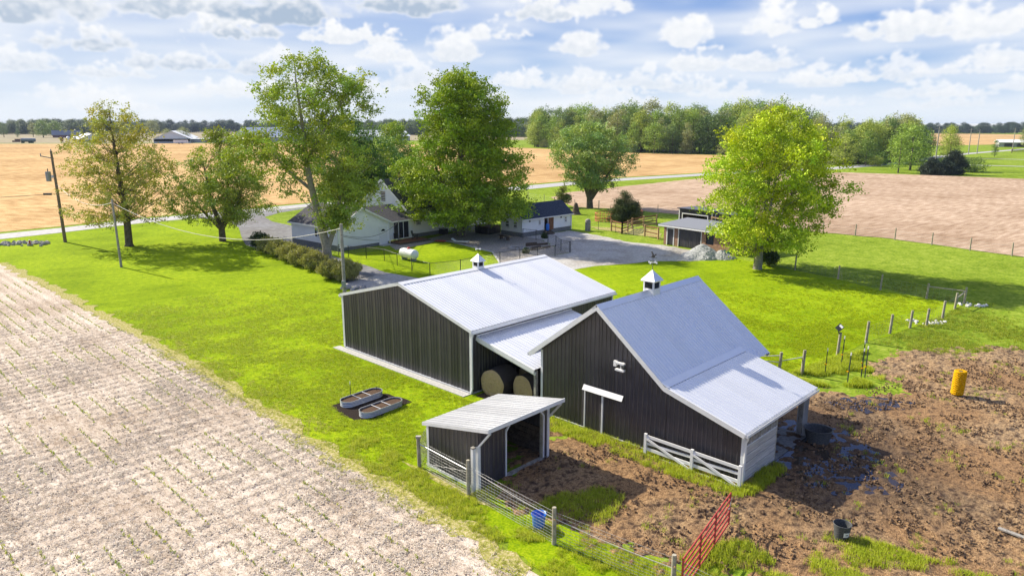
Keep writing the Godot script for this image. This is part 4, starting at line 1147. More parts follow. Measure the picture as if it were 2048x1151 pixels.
# lap siding: each course a board with its own lower edge, joined into one wall because a course is three pixels high
func lap_wall(parent: Node, o: Vector3, u: Vector3, length: float, y0: float, t0: float, t1: float, peak := -1.0, ph := 0.0, m := "house_white") -> void:
	var n := u.cross(Vector3.UP).normalized()
	var k := MB.new()
	var step := 0.20
	var top := maxf(maxf(t0, t1), ph)
	var y := y0
	while y < top - 0.01:
		var y2 := minf(y + step, top)
		# clip the course to the gable
		var spans := []
		for yy in [y, y2]:
			var a := 0.0
			var b := length
			if peak >= 0.0:
				if yy > t0: a = clampf((yy - t0) / (ph - t0), 0, 1) * peak
				if yy > t1: b = length - clampf((yy - t1) / (ph - t1), 0, 1) * (length - peak)
			elif yy > minf(t0, t1) and t0 != t1:
				if t0 < t1: a = (yy - t0) / (t1 - t0) * length
				else: b = (t0 - yy) / (t0 - t1) * length
			spans.append([a, b])
		var p: Array = spans[0]
		var q: Array = spans[1]
		k.quad(o + u * p[0] + Vector3(0, y, 0) + n * 0.022, o + u * p[1] + Vector3(0, y, 0) + n * 0.022, o + u * q[1] + Vector3(0, y2, 0) + n * 0.004, o + u * q[0] + Vector3(0, y2, 0) + n * 0.004)
		k.quad(o + u * p[0] + Vector3(0, y, 0), o + u * p[1] + Vector3(0, y, 0), o + u * p[1] + Vector3(0, y, 0) + n * 0.022, o + u * p[0] + Vector3(0, y, 0) + n * 0.022)
		y = y2
	obj("wall", k, m, parent)

func slab(called: String, m, parent: Node, hi0: Vector3, hi1: Vector3, lo1: Vector3, lo0: Vector3, t := 0.10) -> void:
	var d := Vector3(0, t, 0)
	var k := MB.new()
	var p := [lo0 - d, lo1 - d, hi1 - d, hi0 - d, lo0, lo1, hi1, hi0]
	if (lo1 - lo0).cross(hi0 - lo0).y < 0: p = [lo1 - d, lo0 - d, hi0 - d, hi1 - d, lo1, lo0, hi0, hi1]
	k.hexa(p)
	obj(called, k, m, parent)

func house() -> void:
	var O := [-18.98, -77.71]
	var az := 41.0
	var h := thing("farmhouse", "white farmhouse with attached garage and grey shingle roofs behind the trees", "house", at2(O), az)
	# garage wing: gable faces +x (towards the yard), ridge runs along -x
	var gl := 7.1
	var gd := 9.0
	var eh := 2.65
	var rh := 4.45
	var pk := gl * 0.46
	bx("foundation", "foundation", h, Vector3(-gd, -0.3, 0.01), Vector3(0.01, 0.62, -0.2))
	bx("foundation", "foundation", h, Vector3(-0.2, -0.3, -0.2), Vector3(0.012, 0.35, -gl))
	lap_wall(h, Vector3(0, 0, 0), Vector3.FORWARD, gl, 0.35, eh, eh, pk, rh)
	lap_wall(h, Vector3(-gd, 0, 0), Vector3.RIGHT, gd, 0.62, eh, eh)
	lap_wall(h, Vector3(-gd, 0, -gl), Vector3.BACK, gl, 0.1, eh, eh, gl - pk, rh)
	slab("roof", "shingle_grey", h, Vector3(0.25, rh + 0.12, -pk), Vector3(-gd - 0.25, rh + 0.12, -pk), Vector3(-gd - 0.25, eh - 0.08, 0.35), Vector3(0.25, eh - 0.08, 0.35))
	slab("roof", "shingle_grey", h, Vector3(0.25, rh + 0.125, -pk), Vector3(-gd - 0.25, rh + 0.125, -pk), Vector3(-gd - 0.25, eh - 0.08, -gl - 0.35), Vector3(0.25, eh - 0.08, -gl - 0.35))
	bm("rake_trim", "white_paint", h, Vector3(0.28, rh + 0.02, -pk), Vector3(0.28, eh - 0.19, 0.36), 0.05, 0.20)
	bm("rake_trim", "white_paint", h, Vector3(0.28, rh + 0.02, -pk), Vector3(0.28, eh - 0.19, -gl - 0.36), 0.05, 0.20)
	bm("fascia", "white_paint", h, Vector3(0.25, eh - 0.16, 0.37), Vector3(-gd - 0.25, eh - 0.16, 0.37), 0.04, 0.16)
	for z in [0.0, -gl]:
		bx("corner_trim", "white_paint", h, Vector3(-0.10, 0.35 if z < -1 else 0.62, z - 0.05), Vector3(0.05, eh - 0.1, z + 0.05))
	tb("downspout", "white_paint", h, Vector3(0.06, 0.1, 0.08), Vector3(0.06, eh - 0.1, 0.08), 0.045)
	tb("downspout", "white_paint", h, Vector3(0.08, 0.1, -gl - 0.06), Vector3(0.08, eh - 0.1, -gl - 0.06), 0.045)
	window(h, Vector3(-3.4, 1.75, 0.0), Vector3.RIGHT, Vector3.BACK, 0.8, 0.85, 2)
	for x in [-4.05, -2.75]: bx("shutter", "black_metal", h, Vector3(x - 0.17, 1.3, 0.02), Vector3(x + 0.17, 2.2, 0.06))
	var d := Node3D.new()
	d.name = "entry_door"; h.add_child(d)
	bx("leaf", "white_paint", d, Vector3(0.0, 0.08, -5.72), Vector3(0.05, 2.05, -6.72))
	var k := MB.new()
	k.box(Vector3(0.0, 0.05, -5.62), Vector3(0.07, 2.15, -5.72))
	k.box(Vector3(0.0, 0.05, -6.72), Vector3(0.07, 2.15, -6.82))
	k.box(Vector3(0.0, 2.05, -5.72), Vector3(0.068, 2.15, -6.72))
	obj("frame", k, "white_paint", d)
	k = MB.new()   # half-round fanlight
	for i in 8:
		var a0 := PI * i / 8
		var a1 := PI * (i + 1) / 8
		k.tri(Vector3(0.056, 1.60, -6.22), Vector3(0.056, 1.60 + sin(a0) * 0.25, -6.22 + -cos(a0) * 0.3 * -1.0), Vector3(0.056, 1.60 + sin(a1) * 0.25, -6.22 + cos(a1) * 0.3))
	obj("fanlight", k, "window_glass", d)
	tb("handle", "galvanised", d, Vector3(0.05, 1.0, -5.82), Vector3(0.10, 1.0, -5.82), 0.03)
	bx("step", "concrete", h, Vector3(0.02, -0.1, -5.5), Vector3(0.9, 0.08, -6.95))
	# connector with sliding door
	var c0 := -gl
	var c1 := -11.1
	lap_wall(h, Vector3(-0.35, 0, c0), Vector3.FORWARD, c0 - c1, 0.3, 2.6, 2.6)
	slab("roof", "shingle_grey", h, Vector3(-4.2, 4.05, c1 - 0.1), Vector3(-4.2, 4.05, c0 + 2.0), Vector3(0.1, 2.56, c0 - 0.32), Vector3(0.1, 2.56, c1 - 0.1))
	bm("fascia", "white_paint", h, Vector3(0.12, 2.48, c0 - 0.34), Vector3(0.12, 2.48, c1), 0.04, 0.14)
	var sd := Node3D.new()
	sd.name = "sliding_door"; h.add_child(sd)
	k = MB.new()
	for z in [-8.0, -8.75, -9.5, -10.35]: k.box(Vector3(-0.32, 0.36, z), Vector3(-0.26, 2.42, z - 0.09))
	k.box(Vector3(-0.318, 2.34, -8.0), Vector3(-0.258, 2.43, -10.44))
	k.box(Vector3(-0.318, 0.34, -8.0), Vector3(-0.258, 0.42, -10.44))
	obj("frame", k, "white_paint", sd)
	bx("pane", "window_glass", sd, Vector3(-0.315, 0.40, -8.05), Vector3(-0.295, 2.36, -10.38))
	# main house
	var m0 := -11.1
	var m1 := -25.5
	var fx := -1.5
	var mh := 3.75
	var ry := 6.9
	bx("foundation", "foundation", h, Vector3(fx - 8.4, -0.3, m0 - 0.01), Vector3(fx + 0.012, 0.45, m1))
	lap_wall(h, Vector3(fx, 0, m0), Vector3.FORWARD, m0 - m1, 0.45, mh, mh)
	lap_wall(h, Vector3(fx - 8.4, 0, m0), Vector3.RIGHT, 8.4, 0.45, mh, mh, 4.2, ry)
	slab("roof", "shingle_grey", h, Vector3(fx - 4.2, ry + 0.1, m0 + 0.3), Vector3(fx - 4.2, ry + 0.1, m1 - 0.3), Vector3(fx + 0.4, mh - 0.16, m1 - 0.3), Vector3(fx + 0.4, mh - 0.16, m0 + 0.3))
	slab("roof", "shingle_grey", h, Vector3(fx - 4.2, ry + 0.105, m0 + 0.3), Vector3(fx - 4.2, ry + 0.105, m1 - 0.3), Vector3(fx - 8.8, mh - 0.16, m1 - 0.3), Vector3(fx - 8.8, mh - 0.16, m0 + 0.3))
	bm("rake_trim", "white_paint", h, Vector3(fx - 4.2, ry + 0.0, m0 + 0.33), Vector3(fx + 0.42, mh - 0.27, m0 + 0.33), 0.05, 0.26)
	bm("rake_trim", "white_paint", h, Vector3(fx - 4.2, ry + 0.0, m0 + 0.33), Vector3(fx - 8.82, mh - 0.27, m0 + 0.33), 0.05, 0.26)
	window(h, Vector3(fx - 4.2, 4.9, m0), Vector3.RIGHT, Vector3.BACK, 0.9, 1.3, 2)
	window(h, Vector3(fx, 2.25, -13.0), Vector3.FORWARD, Vector3.RIGHT, 0.75, 1.5, 4, 3)
	window(h, Vector3(fx, 2.35, -15.0), Vector3.FORWARD, Vector3.RIGHT, 0.6, 0.9, 2)
	window(h, Vector3(fx, 2.2, -20.6), Vector3.FORWARD, Vector3.RIGHT, 0.8, 1.4, 2)
	var bd := Node3D.new()
	bd.name = "back_door"; h.add_child(bd)
	bx("leaf", "white_paint", bd, Vector3(fx, 0.2, -17.7), Vector3(fx + 0.05, 2.25, -18.65))
	for r in 5:
		for c in 3: bx("pane", "window_glass", bd, Vector3(fx + 0.045, 0.75 + r * 0.28, -17.85 - c * 0.23), Vector3(fx + 0.056, 0.98 + r * 0.28, -18.04 - c * 0.23))
	# back wing with its own gable roof, mostly behind the maple
	lap_wall(h, Vector3(fx - 1.0, 0, m1), Vector3.FORWARD, 4.0, 0.4, 2.7, 2.7)
	slab("roof", "shingle_grey", h, Vector3(fx - 4.0, 4.0, m1), Vector3(fx - 4.0, 4.0, m1 - 4.2), Vector3(fx - 0.7, 2.6, m1 - 4.2), Vector3(fx - 0.7, 2.6, m1))
	# white dormer wall rising behind the main slope
	lap_wall(h, Vector3(fx - 2.3, 0, -16.2), Vector3.FORWARD, 5.5, 5.2, 6.7, 6.7)
	slab("roof", "shingle_grey", h, Vector3(fx - 4.3, 7.1, -16.0), Vector3(fx - 4.3, 7.1, -21.9), Vector3(fx - 2.0, 6.66, -21.9), Vector3(fx - 2.0, 6.66, -16.0))
	# deck
	var dk := thing("wooden_deck", "low brown wooden deck outside the sliding glass door", "deck", at2(O), az)
	for i in 14: bx("deck_board", "door_wood", dk, Vector3(-0.22 + i * 0.142, 0.24, -7.3), Vector3(-0.09 + i * 0.142, 0.28, -11.6))
	bx("rim_joist", "dark_wood", dk, Vector3(1.70, 0.02, -7.32), Vector3(1.75, 0.236, -11.58))
	bx("rim_joist", "dark_wood", dk, Vector3(-0.2, 0.02, -7.32), Vector3(1.70, 0.236, -7.37))
	bx("step", "dark_wood", dk, Vector3(0.6, 0.0, -11.62), Vector3(1.7, 0.13, -12.1))
	for s in [[1.0, -10.2, "black patio chair on the deck in front of the glass door"], [0.7, -7.7, "black patio chair on the deck beside the garage corner"]]:
		var ch := thing("patio_chair", s[2], "chair", loc(O, az, s[0], 0.28, s[1]), az + (60.0 if s[1] < -9 else -30.0), "patio chairs on the deck")
		bx("seat", "black_plastic", ch, Vector3(-0.27, 0.38, -0.25), Vector3(0.27, 0.43, 0.25))
		bm("backrest", "black_plastic", ch, Vector3(0, 0.42, 0.25), Vector3(0, 1.02, 0.42), 0.52, 0.05, Vector3(0, 0.3, 1))
		for x in [-0.26, 0.26]:
			bm("armrest", "black_plastic", ch, Vector3(x, 0.62, -0.28), Vector3(x, 0.62, 0.30), 0.06, 0.04)
			for z in [-0.24, 0.24]: bm("leg", "black_plastic", ch, Vector3(x, 0.0, z), Vector3(x, 0.62 if z < 0 else 0.42, z), 0.05, 0.05)
	# air conditioner, hot tub, propane tank
	var ac := thing("air_conditioner", "grey air conditioner unit beside the farmhouse back door", "air conditioner", loc(O, az, fx + 0.9, 0, -16.4), az)
	var k2 := MB.new()
	k2.box(Vector3(-0.40, 0.05, -0.40), Vector3(0.40, 0.72, 0.40))
	for i in 9:
		for a in 4:
			var e := Vector3(0.41, 0.14 + i * 0.06, 0).rotated(Vector3.UP, a * PI / 2)
			var t := Vector3(0, 0, 0.36).rotated(Vector3.UP, a * PI / 2)
			k2.beam(e - t, e + t, 0.02, 0.02)
	obj("housing", k2, "black_metal", ac)
	bx("lid", "grey_paint", ac, Vector3(-0.42, 0.72, -0.42), Vector3(0.42, 0.78, 0.42))
	k2 = MB.new(); k2.lathe([Vector2(0.33, 0.785), Vector2(0.30, 0.80), Vector2(0.0, 0.80)], 18)
	obj("fan_grille", k2, "black_metal", ac)
	var ht := thing("hot_tub", "dark hot tub with lid on the patio under the big maple", "hot tub", Vector3(-3.1, 0, -91.8), 42.0)
	for a in 4:
		for i in 5:
			var q := bx("side_panel", "black_metal", ht, Vector3(-1.15 + i * 0.46, 0.02, 1.10), Vector3(-0.72 + i * 0.46, 0.86, 1.15))
			q.rotation.y = a * PI / 2
	bx("cover", "dark_wood", ht, Vector3(-1.2, 0.86, -1.2), Vector3(1.2, 0.98, 1.2))
	var pt := thing("propane_tank", "white propane tank with red dome on the yard grass", "tank", Vector3(-10.55, 0, -72.5), 135.0)
	var prof := []
	for i in 7: prof.append(Vector2(sin(PI * 0.5 * i / 6) * 0.50, -1.25 - 0.32 * cos(PI * 0.5 * i / 6) + 0.32))
	for i in 7: prof.append(Vector2(cos(PI * 0.5 * i / 6) * 0.50, 0.93 + 0.32 * sin(PI * 0.5 * i / 6)))
	k2 = MB.new(); k2.lathe(prof, 24)
	var tank := obj("tank_body", k2, "tank_white", pt)
	tank.rotation = Vector3(PI / 2, 0, 0)
	tank.position = Vector3(0, 0.72, 0)
	k2 = MB.new(); k2.lathe([Vector2(0.17, 1.17), Vector2(0.17, 1.30), Vector2(0.12, 1.36), Vector2(0.0, 1.38)], 16)
	obj("dome_cap", k2, "red_cap", pt)
	for z in [-0.75, 0.75]: bx("foot", "grey_paint", pt, Vector3(-0.32, 0.0, z - 0.06), Vector3(0.32, 0.40, z + 0.06))

func cottage() -> void:
	var O := [1.25, -88.10]
	var az := 45.0
	var c := thing("white_cottage", "small white cottage shed with dark blue shingle roof and open plank door", "shed", at2(O), az)
	var ln := 9.2
	var dp := 3.7
	var eh := 2.3
	var rh := 3.75
	bx("foundation", "foundation", c, Vector3(-dp, -0.3, 0.015), Vector3(0.015, 0.55, -ln - 0.015))
	lap_wall(c, Vector3(0, 0, 0), Vector3.FORWARD, 4.0, 0.55, eh, eh)
	lap_wall(c, Vector3(0, 0, -4.75), Vector3.FORWARD, ln - 4.75, 0.55, eh, eh)
	lap_wall(c, Vector3(0, 0, -4.0), Vector3.FORWARD, 0.75, 2.05, eh, eh)
	lap_wall(c, Vector3(-dp, 0, -ln), Vector3.BACK, ln, 0.55, eh, eh)
	lap_wall(c, Vector3(-dp, 0, 0), Vector3.RIGHT, dp, 0.55, eh, eh, dp * 0.5, rh)
	lap_wall(c, Vector3(0, 0, -ln), Vector3.LEFT, dp, 0.55, eh, eh, dp * 0.5, rh)
	slab("roof", "shingle_blue", c, Vector3(-dp * 0.5, rh + 0.08, 0.25), Vector3(-dp * 0.5, rh + 0.08, -ln - 0.25), Vector3(0.30, eh - 0.12, -ln - 0.25), Vector3(0.30, eh - 0.12, 0.25))
	slab("roof", "shingle_blue", c, Vector3(-dp * 0.5, rh + 0.085, 0.25), Vector3(-dp * 0.5, rh + 0.085, -ln - 0.25), Vector3(-dp - 0.30, eh - 0.12, -ln - 0.25), Vector3(-dp - 0.30, eh - 0.12, 0.25))
	bm("fascia", "white_paint", c, Vector3(0.32, eh - 0.18, 0.25), Vector3(0.32, eh - 0.18, -ln - 0.25), 0.03, 0.12)
	bm("rake_trim", "white_paint", c, Vector3(-dp * 0.5, rh - 0.01, 0.27), Vector3(0.32, eh - 0.22, 0.27), 0.03, 0.14)
	bm("rake_trim", "white_paint", c, Vector3(-dp * 0.5, rh - 0.01, 0.27), Vector3(-dp - 0.32, eh - 0.22, 0.27), 0.03, 0.14)
	for z in [0.0, -ln]: bx("corner_trim", "white_paint", c, Vector3(-0.08, 0.55, z - 0.05), Vector3(0.04, eh - 0.1, z + 0.05))
	tb("downspout", "white_paint", c, Vector3(0.10, 0.1, -ln - 0.02), Vector3(0.10, eh - 0.2, -ln - 0.02), 0.05)
	window(c, Vector3(-1.15, 1.45, 0.0), Vector3.RIGHT, Vector3.BACK, 0.62, 0.8, 2)
	window(c, Vector3(-2.55, 1.45, 0.0), Vector3.RIGHT, Vector3.BACK, 0.62, 0.8, 2)
	window(c, Vector3(-dp * 0.5, 2.75, 0.0), Vector3.RIGHT, Vector3.BACK, 0.36, 0.6, 1)
	window(c, Vector3(0.0, 1.55, -3.15), Vector3.FORWARD, Vector3.RIGHT, 0.36, 0.6, 2)
	window(c, Vector3(0.0, 1.50, -8.15), Vector3.FORWARD, Vector3.RIGHT, 0.40, 0.62, 2)
	var d := Node3D.new()
	d.name = "plank_door"; c.add_child(d)
	for z in [-3.95, -4.72]: bx("jamb", "white_paint", d, Vector3(-0.10, 0.55, z), Vector3(0.05, 2.05, z - 0.06))
	for i in 5: bx("door_plank", "door_wood", d, Vector3(0.05, 0.45, -4.78 - i * 0.19), Vector3(0.095, 2.05, -4.95 - i * 0.19))
	for y in [0.65, 1.25, 1.85]: bx("batten", "door_wood", d, Vector3(0.095, y - 0.05, -4.80), Vector3(0.115, y + 0.05, -5.68))
	for y in [1.75, 1.75]: pass
	for z in [-1.3, -7.2]: bx("wall_lamp", "black_metal", c, Vector3(0.0, 1.78, z - 0.09), Vector3(0.12, 1.94, z + 0.09))
	var st := thing("door_steps", "dark wooden steps up to the open cottage door", "steps", at2(O), az)
	for i in 3: bx("tread", "dark_wood", st, Vector3(0.04, -0.05, -3.85), Vector3(1.0 - i * 0.3, 0.14 + i * 0.16, -4.95 - i * 0.003))
	var br := thing("water_barrel", "blue plastic barrel standing in the cottage doorway", "barrel", loc(O, az, 0.28, 0.46, -4.35), az)
	var k := MB.new(); k.lathe([Vector2(0, 0), Vector2(0.20, 0.0), Vector2(0.225, 0.12), Vector2(0.23, 0.42), Vector2(0.225, 0.70), Vector2(0.19, 0.82), Vector2(0, 0.82)], 16)
	obj("drum", k, "blue_plastic", br)
	for y in [0.25, 0.56]:
		k = MB.new(); k.lathe([Vector2(0.228, y - 0.02), Vector2(0.24, y), Vector2(0.228, y + 0.02)], 16)
		obj("hoop", k, "blue_plastic", br)

func brick_shed() -> void:
	var O := [17.62, -82.80]
	var az := 52.0
	var b := thing("brick_garage", "low brick garage with dark ribbed door and grey flat roof", "garage", at2(O), az)
	var ln := 9.6
	var dp := 4.6
	var eh := 2.15
	# wall in pieces round the openings
	for s in [[0.0, 0.45, 0.0, eh], [1.48, 2.12, 0.0, eh], [5.32, 5.9, 0.0, eh], [6.95, ln, 0.0, eh], [0.45, 1.48, 1.98, eh], [2.12, 5.32, 2.05, eh], [5.9, 6.95, 0.0, 0.75], [5.9, 6.95, 2.05, eh]]:
		bx("brick_wall", "brick_wall", b, Vector3(s[0], s[2], -0.22), Vector3(s[1], s[3], 0.0))
	bx("brick_wall", "brick_wall", b, Vector3(0.0, 0.0, -dp), Vector3(0.22, eh + 0.25, -0.22))
	bx("brick_wall", "brick_wall", b, Vector3(ln - 0.22, 0.0, -dp), Vector3(ln, eh + 0.25, -0.22))
	bx("brick_wall", "brick_wall", b, Vector3(0.22, 0.0, -dp), Vector3(ln - 0.22, eh + 0.25, -dp + 0.22))
	slab("roof", "grey_roof", b, Vector3(-0.6, eh + 0.55, -dp - 0.3), Vector3(ln + 0.6, eh + 0.55, -dp - 0.3), Vector3(ln + 0.4, eh + 0.22, 0.45), Vector3(-0.5, eh + 0.22, 0.45), 0.12)
	bx("fascia", "white_paint", b, Vector3(-0.5, eh + 0.0, 0.44), Vector3(ln + 0.42, eh + 0.15, 0.48))
	var d := Node3D.new()
	d.name = "side_door"; b.add_child(d)
	sheets("door_panel", "charcoal_metal", d, Vector3(0.54, 0, -0.06), Vector3.RIGHT, Vector3.UP, 0.86, 0.08, 1.90, 1.90)
	var k := MB.new()
	k.box(Vector3(0.42, 0.0, -0.04), Vector3(0.54, 2.04, 0.03)); k.box(Vector3(1.40, 0.0, -0.04), Vector3(1.52, 2.04, 0.03)); k.box(Vector3(0.54, 1.92, -0.04), Vector3(1.40, 2.04, 0.028))
	obj("frame", k, "white_paint", d)
	d = Node3D.new()
	d.name = "garage_door"; b.add_child(d)
	sheets("door_panel", "charcoal_metal", d, Vector3(2.18, 0, -0.05), Vector3.RIGHT, Vector3.UP, 3.08, 0.05, 2.08, 2.08)
	k = MB.new()
	k.box(Vector3(2.10, 0.0, -0.04), Vector3(2.18, 2.10, 0.03)); k.box(Vector3(5.26, 0.0, -0.04), Vector3(5.34, 2.10, 0.03))
	obj("frame", k, "white_paint", d)
	bx("window", "window_glass", b, Vector3(5.92, 0.78, -0.10), Vector3(6.92, 2.03, -0.08))
	bx("window", "window_glass", b, Vector3(9.2, 0.1, -0.21), Vector3(9.5, 0.6, 0.004))
	# dark shed on the slope behind
	var u := thing("dark_outbuilding", "dark shed with white-trimmed wide opening standing behind the brick garage", "shed", loc(O, az, -2.9, 0, -6.2), az)
	sheets("siding_panel", "charcoal_metal", u, Vector3(0, 0, 0), Vector3.RIGHT, Vector3.UP, 4.9, 2.9, 3.45, 3.45)
	sheets("siding_panel", "charcoal_metal", u, Vector3(0, 0, 0), Vector3.RIGHT, Vector3.UP, 0.45, 0.0, 2.9, 2.9)
	sheets("siding_panel", "charcoal_metal", u, Vector3(4.3, 0, 0), Vector3.RIGHT, Vector3.UP, 0.6, 0.0, 2.9, 2.9)
	sheets("siding_panel", "charcoal_metal", u, Vector3(0, 0, -3.5), Vector3.BACK, Vector3.UP, 3.5, 0.0, 3.45, 3.45)
	sheets("siding_panel", "charcoal_metal", u, Vector3(4.9, 0, -3.5), Vector3.LEFT, Vector3.UP, 4.9, 0.0, 3.4, 3.4)
	sheets("siding_panel", "charcoal_metal", u, Vector3(4.9, 0, 0), Vector3.FORWARD, Vector3.UP, 3.5, 0.0, 3.45, 3.45)
	for x in [0.45, 4.25]: bx("opening_trim", "white_paint", u, Vector3(x, 0.0, -0.03), Vector3(x + 0.10, 3.0, 0.05))
	bx("opening_trim", "white_paint", u, Vector3(0.55, 2.88, -0.03), Vector3(4.25, 3.0, 0.048))
	for x in [-0.04, 4.82]: bx("corner_trim", "white_paint", u, Vector3(x, 0.0, -0.08), Vector3(x + 0.12, 3.42, 0.04))
	slab("roof", "charcoal_metal", u, Vector3(-0.2, 3.5, -3.7), Vector3(5.1, 3.5, -3.7), Vector3(5.1, 3.58, 0.25), Vector3(-0.2, 3.58, 0.25), 0.08)
	var u2 := thing("dark_lean_to", "dark metal lean-to beside the shed behind the brick garage", "shed", loc(O, az, 2.3, 0, -6.4), az)
	sheets("siding_panel", "charcoal_metal", u2, Vector3(0, 0, 0), Vector3.RIGHT, Vector3.UP, 2.4, 0.0, 3.35, 3.3)
	sheets("siding_panel", "charcoal_metal", u2, Vector3(2.4, 0, 0), Vector3.FORWARD, Vector3.UP, 3.0, 0.0, 3.3, 3.3)
	for x in [-0.02, 2.34]: bx("corner_trim", "white_paint", u2, Vector3(x, 0.0, -0.06), Vector3(x + 0.10, 3.3, 0.04))
	slab("roof", "charcoal_metal", u2, Vector3(0.0, 3.42, -3.1), Vector3(2.5, 3.37, -3.1), Vector3(2.5, 3.37, 0.15), Vector3(0.0, 3.42, 0.15), 0.05)
	var sm := thing("wooden_rail", "pale wooden rail standing on the brick garage roof edge", "rail", loc(O, az, 3.2, 0, -5.6), az)
	bm("rail", "fresh_wood", sm, Vector3(-0.9, 2.95, 0), Vector3(1.6, 2.85, 0), 0.08, 0.14)
	for x in [-0.8, 1.5]: bx("post", "fresh_wood", sm, Vector3(x - 0.05, 0.0, -0.05), Vector3(x + 0.05, 2.9, 0.05))
	# crushed stone heaps
	for s in [[20.0, -74.6, 2.3, 1.35, "larger heap of grey crushed stone before the brick garage"], [21.9, -73.9, 1.5, 0.85, "smaller heap of grey crushed stone with green tarp on it"]]:
		var hp := thing("stone_heap", s[4], "gravel heap", Vector3(s[0], 0, s[1]), 0.0, "crushed stone heaps in the yard")
		var hn := FastNoiseLite.new(); hn.seed = int(s[2] * 10); hn.frequency = 0.5
		var gk := MB.new()
		var n := 36
		var grid := []
		for j in n + 1:
			var row := []
			for i in n + 1:
				var x: float = (float(i) / n * 2 - 1) * s[2]
				var z: float = (float(j) / n * 2 - 1) * s[2]
				var r: float = Vector2(x, z).length() / s[2]
				var y: float = s[3] * maxf(0.0, 1.0 - pow(r, 1.15) + hn.get_noise_2d(x, z) * 0.18) + hn.get_noise_2d(x * 9, z * 9) * 0.06
				row.append(Vector3(x, y - (0.1 if r > 0.95 else 0.0), z))
			grid.append(row)
		for j in n:
			for i in n: gk.quad(grid[j + 1][i], grid[j + 1][i + 1], grid[j][i + 1], grid[j][i])
		obj("heap", gk, "heap_stone", hp)
	var tp := thing("green_tarp", "crumpled green tarp on the smaller stone heap", "tarp", Vector3(22.2, 0.66, -74.2), 20.0)
	var tk := MB.new()
	for i in 8:
		for j in 4:
			var f := func(a: float, b: float) -> Vector3: return Vector3(a * 0.16 - 0.6, 0.10 * sin(a * 2.1 + b) - absf(a - 4) * 0.04 + 0.05 * cos(b * 3.0), b * 0.16 - 0.3)
			tk.quad(f.call(i, j + 1), f.call(i + 1, j + 1), f.call(i + 1, j), f.call(i, j))
	obj("sheet", tk, "green_tarp", tp)

# ---------------------------------------------------------------- fences, gates, yard things
func cable(parent: Node, called: String, m, p: Vector3, q: Vector3, sag: float, r := 0.012) -> void:
	var pts := []
	var rad := []
	for i in 13:
		var t := i / 12.0
		pts.append(p.lerp(q, t) - Vector3(0, sag * 4.0 * t * (1.0 - t), 0)); rad.append(r)
	var k := MB.new(); k.tube(pts, rad, 5, false)
	obj(called, k, m, parent)

func round_post(parent: Node, p: Array, h: float, r := 0.07, m := "post_wood", lean := Vector3.ZERO) -> MeshInstance3D:
	var k := MB.new()
	var a := at2(p, -0.15)
	var b := at2(p, h) + lean
	k.tube([a, a.lerp(b, 0.5), b - (b - a).normalized() * 0.02, b], [r * 1.06, r, r * 0.97, r * 0.86], 10)
	return obj("post", k, m, parent)

func woven_wire(parent: Node, p: Array, q: Array, h: float, rows: int, gap: float, r := 0.0045) -> void:
	var k := MB.new()
	var a := at2(p)
	var b := at2(q)
	for i in rows:
		var y := h * pow((i + 0.6) / (rows - 0.4), 1.15)
		k.tube([a + Vector3(0, y, 0), a.lerp(b, 0.5) + Vector3(0, y - 0.012, 0), b + Vector3(0, y, 0)], [r, r, r], 4, false)
	var n := int(a.distance_to(b) / gap)
	for i in range(1, n):
		var c := a.lerp(b, float(i) / n)
		k.tube([c + Vector3(0, h * 0.04, 0), c + Vector3(0, h, 0)], [r * 0.75, r * 0.75], 3, false)
	stuff(obj("wire_mesh", k, "wire", parent))

